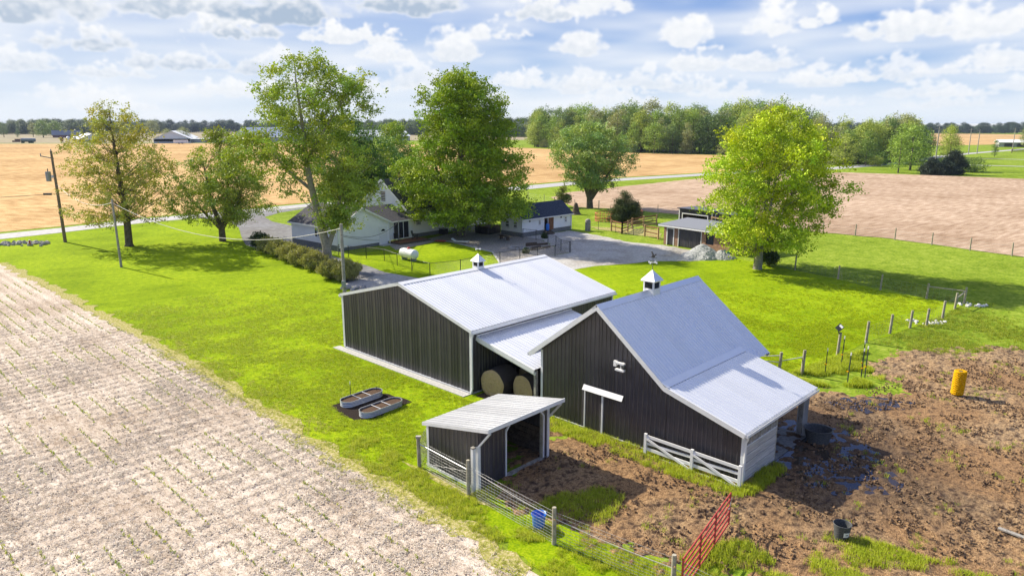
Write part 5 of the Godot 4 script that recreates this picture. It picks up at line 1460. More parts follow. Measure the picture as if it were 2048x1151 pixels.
func near_fence() -> void:
	var f := thing("wire_fence", "woven wire fence on round grey posts along the stubble field edge", "fence")
	var P := [[-3.74, -26.78], [-1.62, -24.56], [1.39, -21.33], [4.75, -18.75], [8.4, -15.2]]
	var H := [1.36, 1.44, 1.36, 1.30, 1.3]
	for i in P.size():
		round_post(f, P[i], H[i], 0.075, "post_wood", Vector3(rng.randf_range(-0.02, 0.02), 0, rng.randf_range(-0.02, 0.02)))
		if i: woven_wire(f, P[i - 1], P[i], 1.18, 11, 0.16)
	woven_wire(f, P[0], [-3.6, -28.0], 1.18, 11, 0.16)
	woven_wire(f, [-3.6, -28.0], [-2.9, -28.6], 1.18, 11, 0.16)
	bx("post_block", "grey_wood", f, Vector3(P[0][0] - 0.11, 1.30, P[0][1] - 0.07), Vector3(P[0][0] + 0.09, 1.38, P[0][1] + 0.07))
	tb("brace_pipe", "galvanised", f, at2(P[0], 1.05), at2(P[1], 1.02), 0.028)
	cable(f, "brace_wire", "wire", at2(P[0], 0.25), at2(P[1], 0.95), 0.0, 0.006)
	cable(f, "electric_rope", "pale_cable", at2(P[1], 1.12), at2(P[2], 0.95), 0.05, 0.011)
	cable(f, "electric_rope", "pale_cable", at2(P[2], 0.95), at2(P[3], 0.85), 0.06, 0.011)
	cable(f, "electric_rope", "pale_cable", at2(P[3], 0.85), at2(P[4], 0.9), 0.06, 0.011)
	for i in [2, 3]: bx("insulator", "fresh_wood", f, at2(P[i], 0.93) + Vector3(-0.03, 0, 0.06), at2(P[i], 0.98) + Vector3(0.03, 0, 0.12))
	var wp := thing("white_post", "tall white square post at the near corner of the run-in shed", "post", Vector3(-1.45, 0, -24.78), AZ)
	bx("shaft", "white_trim", wp, Vector3(-0.065, -0.2, -0.065), Vector3(0.065, 1.78, 0.065))
	bx("cap", "grey_wood", wp, Vector3(-0.075, 1.78, -0.075), Vector3(0.075, 1.83, 0.075))
	# red tube gate standing open at the bottom edge
	var g := thing("tube_gate", "open red tubular steel farm gate at the paddock edge", "gate")
	var a := Vector3(4.95, 0, -18.55)
	var b := Vector3(7.45, 0, -22.35)
	for i in 6:
		var y := 0.16 + i * 0.225
		tb("tube", "red_paint", g, a + Vector3(0, y, 0), b + Vector3(0, y, 0), 0.031)
	for t in [0.0, 0.34, 0.66, 1.0]:
		bm("upright", "red_paint", g, a.lerp(b, t) + Vector3(0, 0.12, 0), a.lerp(b, t) + Vector3(0, 1.32, 0), 0.06, 0.03, (b - a).normalized())
	cable(g, "chain", "galvanised", b + Vector3(0.03, 1.15, 0.03), b + Vector3(-0.08, 0.75, 0.12), 0.12, 0.016)
	tag(g, "open red tubular steel farm gate at the paddock edge", "gate")
	# tubs and tanks
	var bk := thing("blue_bucket", "blue plastic tub beside the woven wire fence", "bucket", Vector3(0.92, 0.0, -22.35))
	var k := MB.new()
	k.lathe([Vector2(0, 0.03), Vector2(0.20, 0.03), Vector2(0.24, 0.50), Vector2(0.265, 0.53), Vector2(0.255, 0.545), Vector2(0.235, 0.53), Vector2(0.19, 0.05), Vector2(0.0, 0.05)], 28)
	obj("tub", k, "blue_plastic", bk)
	k = MB.new(); k.lathe([Vector2(0.262, 0.505), Vector2(0.275, 0.52), Vector2(0.262, 0.54)], 28)
	obj("rim", k, "blue_plastic", bk)
	var tub := thing("black_tub", "black rubber feed tub with white label on paddock grass", "bucket", Vector3(11.02, 0.03, -21.65), 10.0)
	k = MB.new()
	k.lathe([Vector2(0, 0.0), Vector2(0.22, 0.0), Vector2(0.28, 0.52), Vector2(0.30, 0.54), Vector2(0.285, 0.55), Vector2(0.27, 0.53), Vector2(0.21, 0.03), Vector2(0.0, 0.03)], 28)
	obj("tub", k, "rubber", tub)
	k = MB.new()   # curved paper label with two lines of illegible dark print
	for i in 5:
		var r := 0.262
		var f0 := deg_to_rad(48 + i * 9.0)
		var f1 := deg_to_rad(57 + i * 9.0)
		k.quad(Vector3(cos(f1) * (r - 0.012), 0.17, sin(f1) * (r - 0.012)), Vector3(cos(f0) * (r - 0.012), 0.17, sin(f0) * (r - 0.012)), Vector3(cos(f0) * (r + 0.012), 0.34, sin(f0) * (r + 0.012)), Vector3(cos(f1) * (r + 0.012), 0.34, sin(f1) * (r + 0.012)))
	obj("label", k, "paper", tub)
	k = MB.new()
	for i in 3:
		var f0 := deg_to_rad(62 + i * 6.0)
		k.beam(Vector3(cos(f0) * 0.266, 0.25, sin(f0) * 0.266), Vector3(cos(f0 + 0.06) * 0.266, 0.26, sin(f0 + 0.06) * 0.266), 0.006, 0.03)
	stuff(obj("print", k, "black_metal", tub))
	var st := thing("stock_tank", "round grey rubber stock tank beside the open barn side", "trough", Vector3(13.35, 0.0, -29.2), 20.0)
	k = MB.new()
	k.lathe([Vector2(0, 0), Vector2(0.46, 0.0), Vector2(0.50, 0.25), Vector2(0.57, 0.60), Vector2(0.62, 0.63), Vector2(0.61, 0.66), Vector2(0.55, 0.64), Vector2(0.49, 0.30), Vector2(0.46, 0.12), Vector2(0.0, 0.12)], 36, Vector3.ZERO, Vector2(1.0, 0.86))
	obj("basin", k, "rubber", st)
	k = MB.new(); k.lathe([Vector2(0.0, 0.16), Vector2(0.455, 0.16)], 30, Vector3.ZERO, Vector2(1.0, 0.86))
	var wet := obj("dregs", k, "soil", st)
	wet.position.y = 0.02
	var hy := thing("yard_hydrant", "pale yellow yard hydrant pipe against the big barn wall", "hydrant", loc([-2.08, -34.86], AZ, 0.35, 0.0, -0.75))
	tb("pipe", "fresh_wood", hy, Vector3(0, -0.1, 0), Vector3(0.04, 1.0, 0), 0.028)
	bx("head", "white_paint", hy, Vector3(-0.10, 0.98, -0.05), Vector3(0.10, 1.10, 0.05))
	var cb := thing("plank_board", "weathered loose board lying on the paddock grass", "board", Vector3(17.6, 0.10, -20.9), -38.0)
	bx("board", "grey_wood", cb, Vector3(-0.08, -0.02, -1.6), Vector3(0.08, 0.03, 1.6))
	# upright livestock brush
	var br := thing("scratch_brush", "upright yellow cattle scratching brush in the mud", "brush", Vector3(22.75, 0.0, -34.7))
	k = MB.new()
	var rows := 26
	var n := 30
	var prev := []
	for j in rows + 1:
		var y := 0.10 + j * 1.26 / rows
		var row := []
		for i in n:
			var q := 0.285 + 0.012 * sin(j * 2.9 + i * 5.1) + 0.012 * rng.randf() - (0.03 if j == 0 or j == rows else 0.0)
			row.append(Vector3(cos(TAU * i / n) * q + y * 0.035, y, sin(TAU * i / n) * q))
		if j:
			for i in n: k.quad(prev[(i + 1) % n], prev[i], row[i], row[(i + 1) % n])
		prev = row
	for i in n: k.quad(prev[(i + 1) % n], prev[i], prev[i] * Vector3(0.4, 1, 0.4) + Vector3(0.03, -0.02, 0), prev[(i + 1) % n] * Vector3(0.4, 1, 0.4) + Vector3(0.03, -0.02, 0))
	obj("bristles", k, "yellow_bristle", br)
	tb("core", "dark_wood", br, Vector3(0, -0.2, 0), Vector3(0.047, 1.33, 0), 0.11)
	# raised beds
	for s in [[-7.55, -34.05, "farther corrugated oval raised bed with a tall stake in it"], [-6.35, -32.75, "nearer corrugated oval raised bed on the dark mulch"]]:
		var bed := thing("raised_bed", s[2], "planter", Vector3(s[0], 0.02, s[1]), 41.0, "oval metal raised beds on the lawn")
		var outline := []
		var hl := 0.80
		var hr := 0.40
		for i in 20:
			var a2 := PI * i / 19.0
			outline.append(Vector2(cos(a2) * hr, -hl - sin(a2) * hr))
		for i in 20:
			var a2 := PI + PI * i / 19.0
			outline.append(Vector2(cos(a2) * hr, hl - sin(a2) * hr))
		k = MB.new()
		var m := outline.size()
		var ys := []
		for i in 13: ys.append([0.28 * i / 12.0, 0.012 * sin(i * PI * 0.5)])
		for i in m:
			var p: Vector2 = outline[i]
			var q: Vector2 = outline[(i + 1) % m]
			var pn := (p - Vector2(0, clampf(p.y, -hl, hl))).normalized()
			var qn := (q - Vector2(0, clampf(q.y, -hl, hl))).normalized()
			for j in 12:
				var p0: Vector2 = p + pn * ys[j][1]
				var p1: Vector2 = p + pn * ys[j + 1][1]
				var q0: Vector2 = q + qn * ys[j][1]
				var q1: Vector2 = q + qn * ys[j + 1][1]
				k.quad(Vector3(p0.x, ys[j][0], p0.y), Vector3(q0.x, ys[j][0], q0.y), Vector3(q1.x, ys[j + 1][0], q1.y), Vector3(p1.x, ys[j + 1][0], p1.y))
			k.beam(Vector3(p.x, 0.285, p.y), Vector3(q.x, 0.285, q.y), 0.03, 0.02)
		obj("wall", k, "galvanised", bed)
		k = MB.new()
		for i in m: k.tri(Vector3(0, 0.235, 0), Vector3(outline[(i + 1) % m].x, 0.215, outline[(i + 1) % m].y), Vector3(outline[i].x, 0.215, outline[i].y))
		obj("soil", k, "soil", bed)
		for z in [-0.3, 0.3]: bm("tie_rod", "white_trim", bed, Vector3(-0.39, 0.27, z), Vector3(0.39, 0.27, z), 0.03, 0.02)
	var stake := thing("garden_stake", "thin dark stake with pale tip beside the farther raised bed", "stake", Vector3(-8.12, 0, -34.1))
	tb("rod", "black_metal", stake, Vector3(0, -0.1, 0), Vector3(0, 0.86, 0), 0.016)
	tb("tip", "white_paint", stake, Vector3(0, 0.86, 0), Vector3(0, 1.0, 0), 0.017)
	stake = thing("short_stake", "short thin stake behind the farther raised bed", "stake", Vector3(-6.95, 0, -34.85))
	tb("rod", "black_metal", stake, Vector3(0, -0.1, 0), Vector3(0, 0.45, 0), 0.012)

func pasture_fences() -> void:
	# wooden posts round the paddock corner
	var f := thing("paddock_fence", "wire fence on grey wooden posts bordering the lawn and pasture corner", "fence")
	var P := [[24.6, -71.2], [27.01, -67.41], [29.3, -63.29], [30.91, -58.87], [33.07, -55.83], [35.05, -54.18], [33.32, -52.47], [30.71, -49.61], [28.54, -47.78], [27.14, -47.28], [25.09, -45.95], [22.53, -43.92], [19.59, -41.37], [16.12, -37.98], [15.0, -38.4]]
	var H := [1.3, 1.36, 1.2, 1.3, 1.2, 1.25, 1.2, 1.3, 1.2, 1.2, 1.28, 1.36, 1.32, 1.36, 1.1]
	for i in P.size():
		round_post(f, P[i], H[i] + 0.05, 0.085 if i > 3 else 0.07, "post_wood", Vector3(0.05, 0, 0.02))
		if i and i < 12: woven_wire(f, P[i - 1], P[i], 1.05, 7, 0.4, 0.0035)
	tb("brace_rail", "post_wood", f, at2(P[4], 1.0), at2(P[5], 1.0), 0.045)
	tb("brace_rail", "post_wood", f, at2(P[5], 0.95), at2(P[6], 0.8), 0.045)
	tb("pipe_rail", "galvanised", f, at2(P[13], 1.0), at2(P[14], 0.62), 0.03)
	tb("pipe_rail", "galvanised", f, at2(P[14], 0.95), at2([13.6, -39.2], 0.62), 0.03)
	tb("pipe_rail", "galvanised", f, at2(P[14], 0.55), at2([13.6, -39.2], 0.45), 0.03)
	var lamp := thing("solar_light", "black solar floodlight on top of a grey fence post", "light", Vector3(19.62, 1.36, -41.36))
	bx("bracket", "black_metal", lamp, Vector3(-0.10, 0.0, -0.04), Vector3(0.10, 0.05, 0.04))
	bm("arm", "black_metal", lamp, Vector3(-0.08, 0.04, 0), Vector3(-0.12, 0.20, 0.0), 0.05, 0.05)
	bm("panel", "black_metal", lamp, Vector3(-0.22, 0.25, 0.05), Vector3(0.06, 0.52, 0.05), 0.34, 0.05, Vector3(-0.5, 0.5, 0.7))
	bm("lens", "paper", lamp, Vector3(-0.06, 0.42, 0.09), Vector3(0.04, 0.50, 0.09), 0.24, 0.03, Vector3(-0.5, 0.5, 0.7))
	for s in [[17.33, -37.82, 1.55], [19.0, -39.52, 1.75], [18.03, -36.62, 1.72], [19.02, -37.17, 1.75], [19.35, -37.41, 1.82], [19.45, -38.05, 1.9]]:
		var t := thing("steel_post", "dark steel T-post with pale tip standing in the weedy corner", "post", Vector3(s[0], 0, s[1]), rng.randf_range(0, 90), "steel posts in the weedy corner")
		var lean := Vector3(rng.randf_range(0.01, 0.06), 0, rng.randf_range(-0.02, 0.02))
		bm("shaft", "t_post_green", t, Vector3(0, -0.2, 0), Vector3(0, s[2] - 0.16, 0) + lean, 0.045, 0.045, Vector3.BACK)
		bm("tip", "white_paint", t, Vector3(0, s[2] - 0.16, 0) + lean, Vector3(0, s[2], 0) + lean * 1.1, 0.047, 0.047, Vector3.BACK)
		bx("insulator", "yellow_bristle", t, Vector3(-0.05, 0.62, 0.02), Vector3(0.05, 0.68, 0.10))
	# long fence beside the tilled field
	f = thing("field_fence", "long sparse post and wire fence along the tilled field", "fence")
	P = [[3.0, -135.0], [5.8, -129.6], [7.3, -123.9], [10.5, -120.0], [14.3, -118.5], [17.0, -117.0], [20.1, -116.0], [22.7, -111.7], [26.0, -108.5], [29.5, -103.5], [33.0, -99.0], [36.5, -95.0], [39.86, -91.55], [43.0, -89.4], [46.2, -86.0], [48.5, -82.2], [50.55, -78.4], [52.82, -74.9], [55.4, -71.4]]
	for i in P.size():
		round_post(f, P[i], 1.45, 0.07 if i % 2 == 0 or i > 11 else 0.045, "post_wood", Vector3(rng.randf_range(-0.05, 0.05), 0, 0))
		if i: woven_wire(f, P[i - 1], P[i], 1.1, 4, 3.0, 0.006)
	# stones tipped beside the fence posts, kerb rocks, rocks at the road
	for c in [[29.2, -48.7, 26, 1.3, 0.5, "pale_stone", "pale limestone rubble at the foot of a paddock fence post"], [35.4, -53.7, 20, 1.1, 0.5, "pale_stone", "pale rubble beside the paddock corner post"], [-57.2, -82.3, 60, 3.4, 1.2, "stone", "heap of grey field rocks beside the road"], [-12.6, -59.3, 26, 1.9, 0.7, "stone", "row of round grey rocks beside the gravel apron"]]:
		var o := thing("rock_pile", c[6], "rocks", Vector3(c[0], 0, c[1]))
		for i in c[2]:
			var k := MB.new()
			var r := rng.randf_range(0.07, 0.15) * (1.0 if c[5] == "pale_stone" else 2.2)
			rock(k, r)
			var q := obj("rock", k, c[5], o)
			q.position = Vector3(rng.randf_range(-1, 1) * c[3], r * 0.35, rng.randf_range(-1, 1) * c[4])
			q.rotation = Vector3(rng.randf() * 6, rng.randf() * 6, 0)
	var mk := thing("marker_post", "short red marker post in front of the roadside rocks", "post", Vector3(-55.3, 0, -81.6))
	tb("shaft", "red_paint", mk, Vector3(0, -0.1, 0), Vector3(0, 0.62, 0), 0.09)
	tb("cap", "pale_stone", mk, Vector3(0, 0.62, 0), Vector3(0, 0.70, 0), 0.10)
	# yard fence: black chain link
	f = thing("chain_link_fence", "low black chain link fence round the farmhouse yard", "fence")
	P = [[-18.3, -74.9], [-17.08, -74.06], [-15.14, -73.6], [-13.02, -72.2], [-11.3, -69.6], [-9.5, -67.0], [-7.52, -64.61], [-4.83, -66.21], [-3.0, -68.5], [-1.2, -70.4], [0.8, -71.9], [2.63, -73.19], [4.53, -74.64], [6.35, -77.08]]
	chain_link(f, P)
	P = [[1.34, -86.96], [2.89, -85.79], [4.24, -83.9], [5.0, -81.0], [5.40, -78.36]]
	chain_link(f, P)
	var gt := thing("chain_link_gate", "black chain link gate panel standing open by the gravel yard", "gate")
	chain_link(gt, [[5.40, -78.30], [6.25, -77.15]])
	# wooden corral
	f = thing("corral_fence", "brown board corral fence beside the brick garage", "fence")
	for run in [[[12.99, -93.5], [14.0, -90.9]], [[14.0, -90.9], [15.0, -92.6], [16.0, -95.19], [17.9, -97.4], [20.0, -99.11]], [[16.5, -88.7], [17.7, -86.3]]]:
		for i in run.size():
			if i: for j in 4: bm("board", "fresh_wood" if j % 2 == 0 else "door_wood", f, at2(run[i - 1], 0.32 + j * 0.34), at2(run[i], 0.32 + j * 0.34), 0.04, 0.15)
			bx("post", "fresh_wood", f, at2(run[i], -0.2) - Vector3(0.09, 0, 0.09), at2(run[i], 1.5) + Vector3(0.09, 0, 0.09))
	f = thing("corral_wire", "thin wire fence joining the stone pillar to the corral", "fence")
	for p in [[11.4, -94.4], [13.4, -92.4], [15.3, -89.9]]: round_post(f, p, 1.2, 0.03, "black_metal")
	woven_wire(f, [10.2, -93.8], [12.9, -93.5], 1.1, 4, 2.0, 0.008)
	woven_wire(f, [14.0, -90.9], [16.5, -88.7], 1.1, 4, 2.0, 0.008)
	var pil := thing("stone_pillar", "weathered grey stone pillar at the corral corner", "pillar", Vector3(9.95, 0, -93.8))
	var k3 := MB.new()
	k3.lathe([Vector2(0.38, -0.2), Vector2(0.36, 0.9), Vector2(0.34, 1.38), Vector2(0.22, 1.52), Vector2(0, 1.56)], 12)
	obj("shaft", k3, "grey_wood", pil)
	var stp := thing("tree_stump", "dark tapering tree stump on bare earth behind the cottage", "stump", Vector3(9.9, 0, -111.5))
	k3 = MB.new()
	k3.lathe([Vector2(1.05, -0.1), Vector2(0.7, 0.2), Vector2(0.5, 0.7), Vector2(0.36, 1.3), Vector2(0.22, 1.75), Vector2(0, 1.85)], 11)
	obj("wood", k3, "dark_wood", stp)
	for s in [[13.5, -103.6, 1.5, "orange round hay feeder ring left of the cedar"], [17.9, -106.2, 1.4, "orange round hay feeder ring mostly behind the cedar"]]:
		var fd := thing("hay_feeder", s[3], "hay feeder", Vector3(s[0], 0, s[1]), 0.0, "orange hay feeders behind the corral")
		for y in [0.12, 0.55, 1.15]:
			k3 = MB.new()
			k3.lathe([Vector2(s[2] - 0.035, y), Vector2(s[2] + 0.04, y), Vector2(s[2] + 0.04, y + 0.08), Vector2(s[2] - 0.035, y + 0.08)], 24)
			obj("ring", k3, "orange_paint", fd)
		for i in 16:
			var a := TAU * i / 16
			var e: Vector3 = Vector3(cos(a), 0, sin(a)) * s[2]
			tb("bar", "orange_paint", fd, e + Vector3(0, 0, 0), e + Vector3(0, 1.2, 0), 0.035, -1, 5)

func chain_link(f: Node, P: Array) -> void:
	for i in P.size():
		tb("post", "black_metal", f, at2(P[i], -0.1), at2(P[i], 1.28), 0.035)
		if i == 0: continue
		var a := at2(P[i - 1])
		var b := at2(P[i])
		tb("top_rail", "black_metal", f, a + Vector3(0, 1.2, 0), b + Vector3(0, 1.2, 0), 0.022)
		var k := MB.new()
		var n := int(a.distance_to(b) / 0.13)
		for j in n:
			for s in [-1, 1]:
				var u := a.lerp(b, (j + 0.5) / n)
				var d: Vector3 = (b - a).normalized() * 0.55 * s
				k.tube([u - d + Vector3(0, 0.05, 0), u + d + Vector3(0, 1.18, 0)], [0.0025, 0.0025], 3, false)
		stuff(obj("link_mesh", k, "black_metal", f))

func rock(k: MB, r: float) -> void:
	var s := rng.randf() * 20.0
	var n := 7
	var rowsn := 5
	var prev := []
	for j in rowsn + 1:
		var row := []
		var th := PI * j / rowsn
		for i in n:
			var a := TAU * i / n
			var d := Vector3(sin(th) * cos(a), cos(th) * 0.72, sin(th) * sin(a))
			var q := r * (1.0 + 0.28 * sin(d.x * 4 + s) * cos(d.z * 3 + s * 1.7) + 0.15 * sin(d.y * 7 + s))
			row.append(d * q)
		if j:
			for i in n: k.quad(row[i], row[(i + 1) % n], prev[(i + 1) % n], prev[i]) if j < rowsn else k.tri(row[i], prev[(i + 1) % n], prev[i])
		prev = row

func poles() -> void:
	var p1 := Vector3(-52.88, 0, -84.27)
	var p := thing("utility_pole", "tall brown utility pole with grey transformer near the road", "utility pole", p1)
	var k := MB.new()
	k.tube([Vector3(0, -0.3, 0), Vector3(-0.10, 5, 0), Vector3(-0.22, 10.6, 0)], [0.19, 0.16, 0.12], 12)
	obj("pole", k, "pole_wood", p)
	bm("crossarm", "grey_wood", p, Vector3(-0.1, 9.75, -0.15), Vector3(-1.35, 10.05, 0.3), 0.10, 0.12)
	k = MB.new(); k.tube([Vector3(-0.85, 7.15, 0.1), Vector3(-0.85, 8.2, 0.1), Vector3(-0.85, 8.28, 0.1)], [0.27, 0.30, 0.22], 16)
	obj("transformer", k, "grey_paint", p)
	tb("bushing", "black_metal", p, Vector3(-0.85, 8.28, 0.1), Vector3(-0.85, 8.6, 0.1), 0.05)
	bm("bracket", "galvanised", p, Vector3(-0.15, 7.7, 0), Vector3(-0.62, 7.7, 0.08), 0.06, 0.3)
	for e in [Vector3(-1.3, 10.1, 0.28), Vector3(-0.22, 10.6, 0)]: tb("insulator", "grey_paint", p, e, e + Vector3(0, 0.22, 0), 0.06)
	bx("splice_case", "black_metal", p, Vector3(-1.75, 5.55, -0.1), Vector3(-0.85, 5.78, 0.12))
	bx("band", "black_metal", p, Vector3(-0.22, 3.4, -0.18), Vector3(0.14, 3.62, 0.18))
	var p2 := Vector3(-38.11, 0, -68.9)
	p = thing("service_pole", "slim grey pole on the lawn carrying the service wire", "utility pole", p2)
	k = MB.new(); k.tube([Vector3(0, -0.3, 0), Vector3(-0.12, 6.6, 0)], [0.12, 0.09], 10)
	obj("pole", k, "grey_wood", p)
	var p3 := Vector3(-12.9, 0, -54.0)
	p = thing("yard_pole", "grey yard pole behind the big barn corner", "utility pole", p3)
	k = MB.new(); k.tube([Vector3(0, -0.3, 0), Vector3(0, 6.25, 0)], [0.14, 0.11], 10)
	obj("pole", k, "grey_wood", p)
	bx("meter_box", "grey_paint", p, Vector3(-0.14, 1.4, 0.12), Vector3(0.14, 1.9, 0.26))
	var w := thing("service_wires", "sagging service wires between the poles and the farmhouse", "wire")
	cable(w, "wire", "pale_cable", p1 + Vector3(-0.1, 6.8, 0), p2 + Vector3(-0.1, 6.3, 0), 1.1, 0.028)
	cable(w, "wire", "pale_cable", p2 + Vector3(-0.1, 6.25, 0), p3 + Vector3(0, 5.9, 0), 2.0, 0.026)
	cable(w, "wire", "cable", p3 + Vector3(0, 5.4, 0), Vector3(-13.2, 2.6, -84.8), 0.9, 0.022)
	cable(w, "wire", "cable", p3 + Vector3(0, 5.3, 0), Vector3(-15.0, 0.8, -80.6), 0.1, 0.022)
	cable(w, "wire", "cable", Vector3(-150, 4.9, -30), p1 + Vector3(-0.1, 5.7, 0), 0.6, 0.028)
	cable(w, "wire", "cable", p1 + Vector3(-0.1, 5.7, 0), Vector3(-10.0, 5.6, -146.0), 0.5, 0.028)
	for s in [[141.07, -243.1, 13.0, "wooden roadside utility pole at the bend of the far road"], [217.9, -349.2, 12.0, "pale utility pole beside the far lane junction"], [222.5, -350.0, 11.5, "second pole of the pair at the far lane junction"], [270.0, -395.0, 12.0, "farthest utility pole on the right side lane"]]:
		var q := thing("road_pole", s[3], "utility pole", Vector3(s[0], 0, s[1]), 0.0, "utility poles along the far road")
		k = MB.new(); k.tube([Vector3(0, -0.3, 0), Vector3(0, s[2], 0)], [0.22, 0.16], 8)
		obj("pole", k, "grey_wood", q)
		bm("crossarm", "grey_wood", q, Vector3(-1.2, s[2] - 0.6, 0), Vector3(1.2, s[2] - 0.6, 0), 0.14, 0.16)
	for s in [[-47.2, -104.8, "dark mailbox post between lawn and road"], [150.5, -251.0, "far dark mailbox at the end of the lane"]]:
		var mb := thing("mailbox", s[2], "mailbox", Vector3(s[0], 0, s[1]), 40.0)
		bx("post", "dark_wood", mb, Vector3(-0.07, -0.1, -0.07), Vector3(0.07, 1.1, 0.07))
		k = MB.new(); k.tube([Vector3(0, 1.25, -0.35), Vector3(0, 1.25, 0.35)], [0.17, 0.17], 12)
		obj("box", k, "black_metal", mb)

# ---------------------------------------------------------------- patio clutter
func patio_things() -> void:
	for s in [[[1.6, -81.2], [4.1, -82.4], "low dark landscape timber edging on the patio, farther one"], [[2.1, -78.3], [4.3, -80.4], "low dark landscape timber edging on the patio, nearer one"]]:
		var t := thing("landscape_timber", s[2], "timber", Vector3.ZERO, 0.0, "timbers edging the patio bed")
		bm("timber", "dark_wood", t, at2(s[0], 0.14), at2(s[1], 0.14), 0.2, 0.22)
		bm("stacked_timber", "dark_wood", t, at2(s[0], 0.33), at2(s[0], 0.33).lerp(at2(s[1], 0.33), 0.5), 0.18, 0.16)
	var rc := thing("red_mat", "folded red plastic mat on the patio gravel", "mat", Vector3(-8.4, 0.03, -84.6), 20)
	for i in 3: bm("fold", "red_cap", rc, Vector3(-0.5 + i * 0.42, 0.06, -0.4), Vector3(-0.5 + i * 0.42, 0.10, 0.4), 0.40, 0.05)
	var hm := thing("lounger", "white and teal lounger beside the maple trunk", "lounger", Vector3(-6.0, 0.0, -82.9), 105)
	bm("sling", "paper", hm, Vector3(0, 0.35, -1.0), Vector3(0, 0.32, 0.6), 0.62, 0.05)
	bm("headrest", "paper", hm, Vector3(0, 0.33, 0.6), Vector3(0, 0.62, 1.05), 0.60, 0.05)
	for z in [-0.9, 0.55]:
		for x in [-0.3, 0.3]: bm("leg", "grey_paint", hm, Vector3(x, 0.02, z), Vector3(x, 0.33, z), 0.04, 0.04)
	for s in [[1.5, -76.6, 0.32, "small green shrub in the patio gravel"], [4.0, -87.2, 0.3, "dark potted shrub by the cottage corner"]]:
		shrub(s[3], Vector3(s[0], 0, s[1]), s[2], s[2] * 1.3, 40, Color(0.05, 0.09, 0.02), "")
	var fp := thing("fire_ring", "low ring of stones for a fire on the patio", "fire pit", Vector3(0.6, 0, -79.6))
	for i in 12:
		var k := MB.new(); rock(k, 0.22)
		var q := obj("rock", k, "stone", fp)
		q.position = Vector3(cos(TAU * i / 12) * 0.85, 0.1, sin(TAU * i / 12) * 0.85)
	var bench := thing("picnic_bench", "dark low bench in the maple shade on the patio", "bench", Vector3(-0.9, 0, -86.2), 60)
	bx("seat", "dark_wood", bench, Vector3(-1.0, 0.40, -0.25), Vector3(1.0, 0.46, 0.25))
	for x in [-0.8, 0.8]: bx("leg", "dark_wood", bench, Vector3(x - 0.05, 0.0, -0.22), Vector3(x + 0.05, 0.40, 0.22))
	var ed := thing("lawn_edging", "pale stone edging between the yard lawn and patio", "edging", Vector3.ZERO)
	var E := [[-9.0, -84.8], [-7.4, -84.6], [-2.1, -77.1], [-1.2, -70.9]]
	for i in 3: bm("edge_stone", "concrete", ed, at2(E[i], 0.05), at2(E[i + 1], 0.05), 0.16, 0.12)

# ---------------------------------------------------------------- plants
var sprays := {}

func spray(kind: String) -> Array:      # a twig's worth of leaves: [positions, normals, indices], a few variants of each kind
	if sprays.has(kind): return sprays[kind]
	var r := RandomNumberGenerator.new()
	r.seed = kind.hash()
	var out := []
	for v in 5:
		var k := MB.new()
		var n := 9
		var size := 0.17
		var spread := 0.36
		if kind == "needle": n = 12; size = 0.06; spread = 0.24
		for i in n:
			var p := Vector3(r.randfn(), r.randfn() * 0.6, r.randfn()) * spread * 0.5
			var d := Vector3(r.randfn(), r.randfn() * 0.5 - 0.25, r.randfn()).normalized()
			var s := d.cross(Vector3(r.randfn() * 0.7, 1.4, r.randfn() * 0.7)).normalized()
			var l := size * r.randf_range(0.75, 1.35)
			var w := l * (0.46 if kind != "needle" else 0.26)
			if kind == "needle": l *= 3.0; d = (d + Vector3.UP * 0.6).normalized()
			var up := s.cross(d).normalized()
			# folded leaf: two facets either side of the midrib
			var a := p - d * l * 0.5
			var b := p + d * l * 0.5
			k.tri(a, p + s * w + up * w * 0.35, b)
			k.tri(a, b, p - s * w + up * w * 0.35)
		out.append([k.v, k.n, k.ix])
	sprays[kind] = out
	return out

class Leaves:
	var v := PackedVector3Array()
	var n := PackedVector3Array()
	var c := PackedColorArray()
	var ix := PackedInt32Array()
	func put(t: Array, x: Transform3D, col: Color) -> void:
		var at := v.size()
		v.append_array(x * t[0])
		n.append_array(Transform3D(x.basis.orthonormalized(), Vector3.ZERO) * t[1])
		var f := PackedColorArray()
		f.resize(t[0].size()); f.fill(col)
		c.append_array(f)
		for i in t[2]: ix.append(i + at)
	func mesh() -> ArrayMesh:
		var arr := []
		arr.resize(Mesh.ARRAY_MAX)
		arr[Mesh.ARRAY_VERTEX] = v; arr[Mesh.ARRAY_NORMAL] = n; arr[Mesh.ARRAY_COLOR] = c; arr[Mesh.ARRAY_INDEX] = ix
		var m := ArrayMesh.new()
		m.add_surface_from_arrays(Mesh.PRIMITIVE_TRIANGLES, arr)
		return m

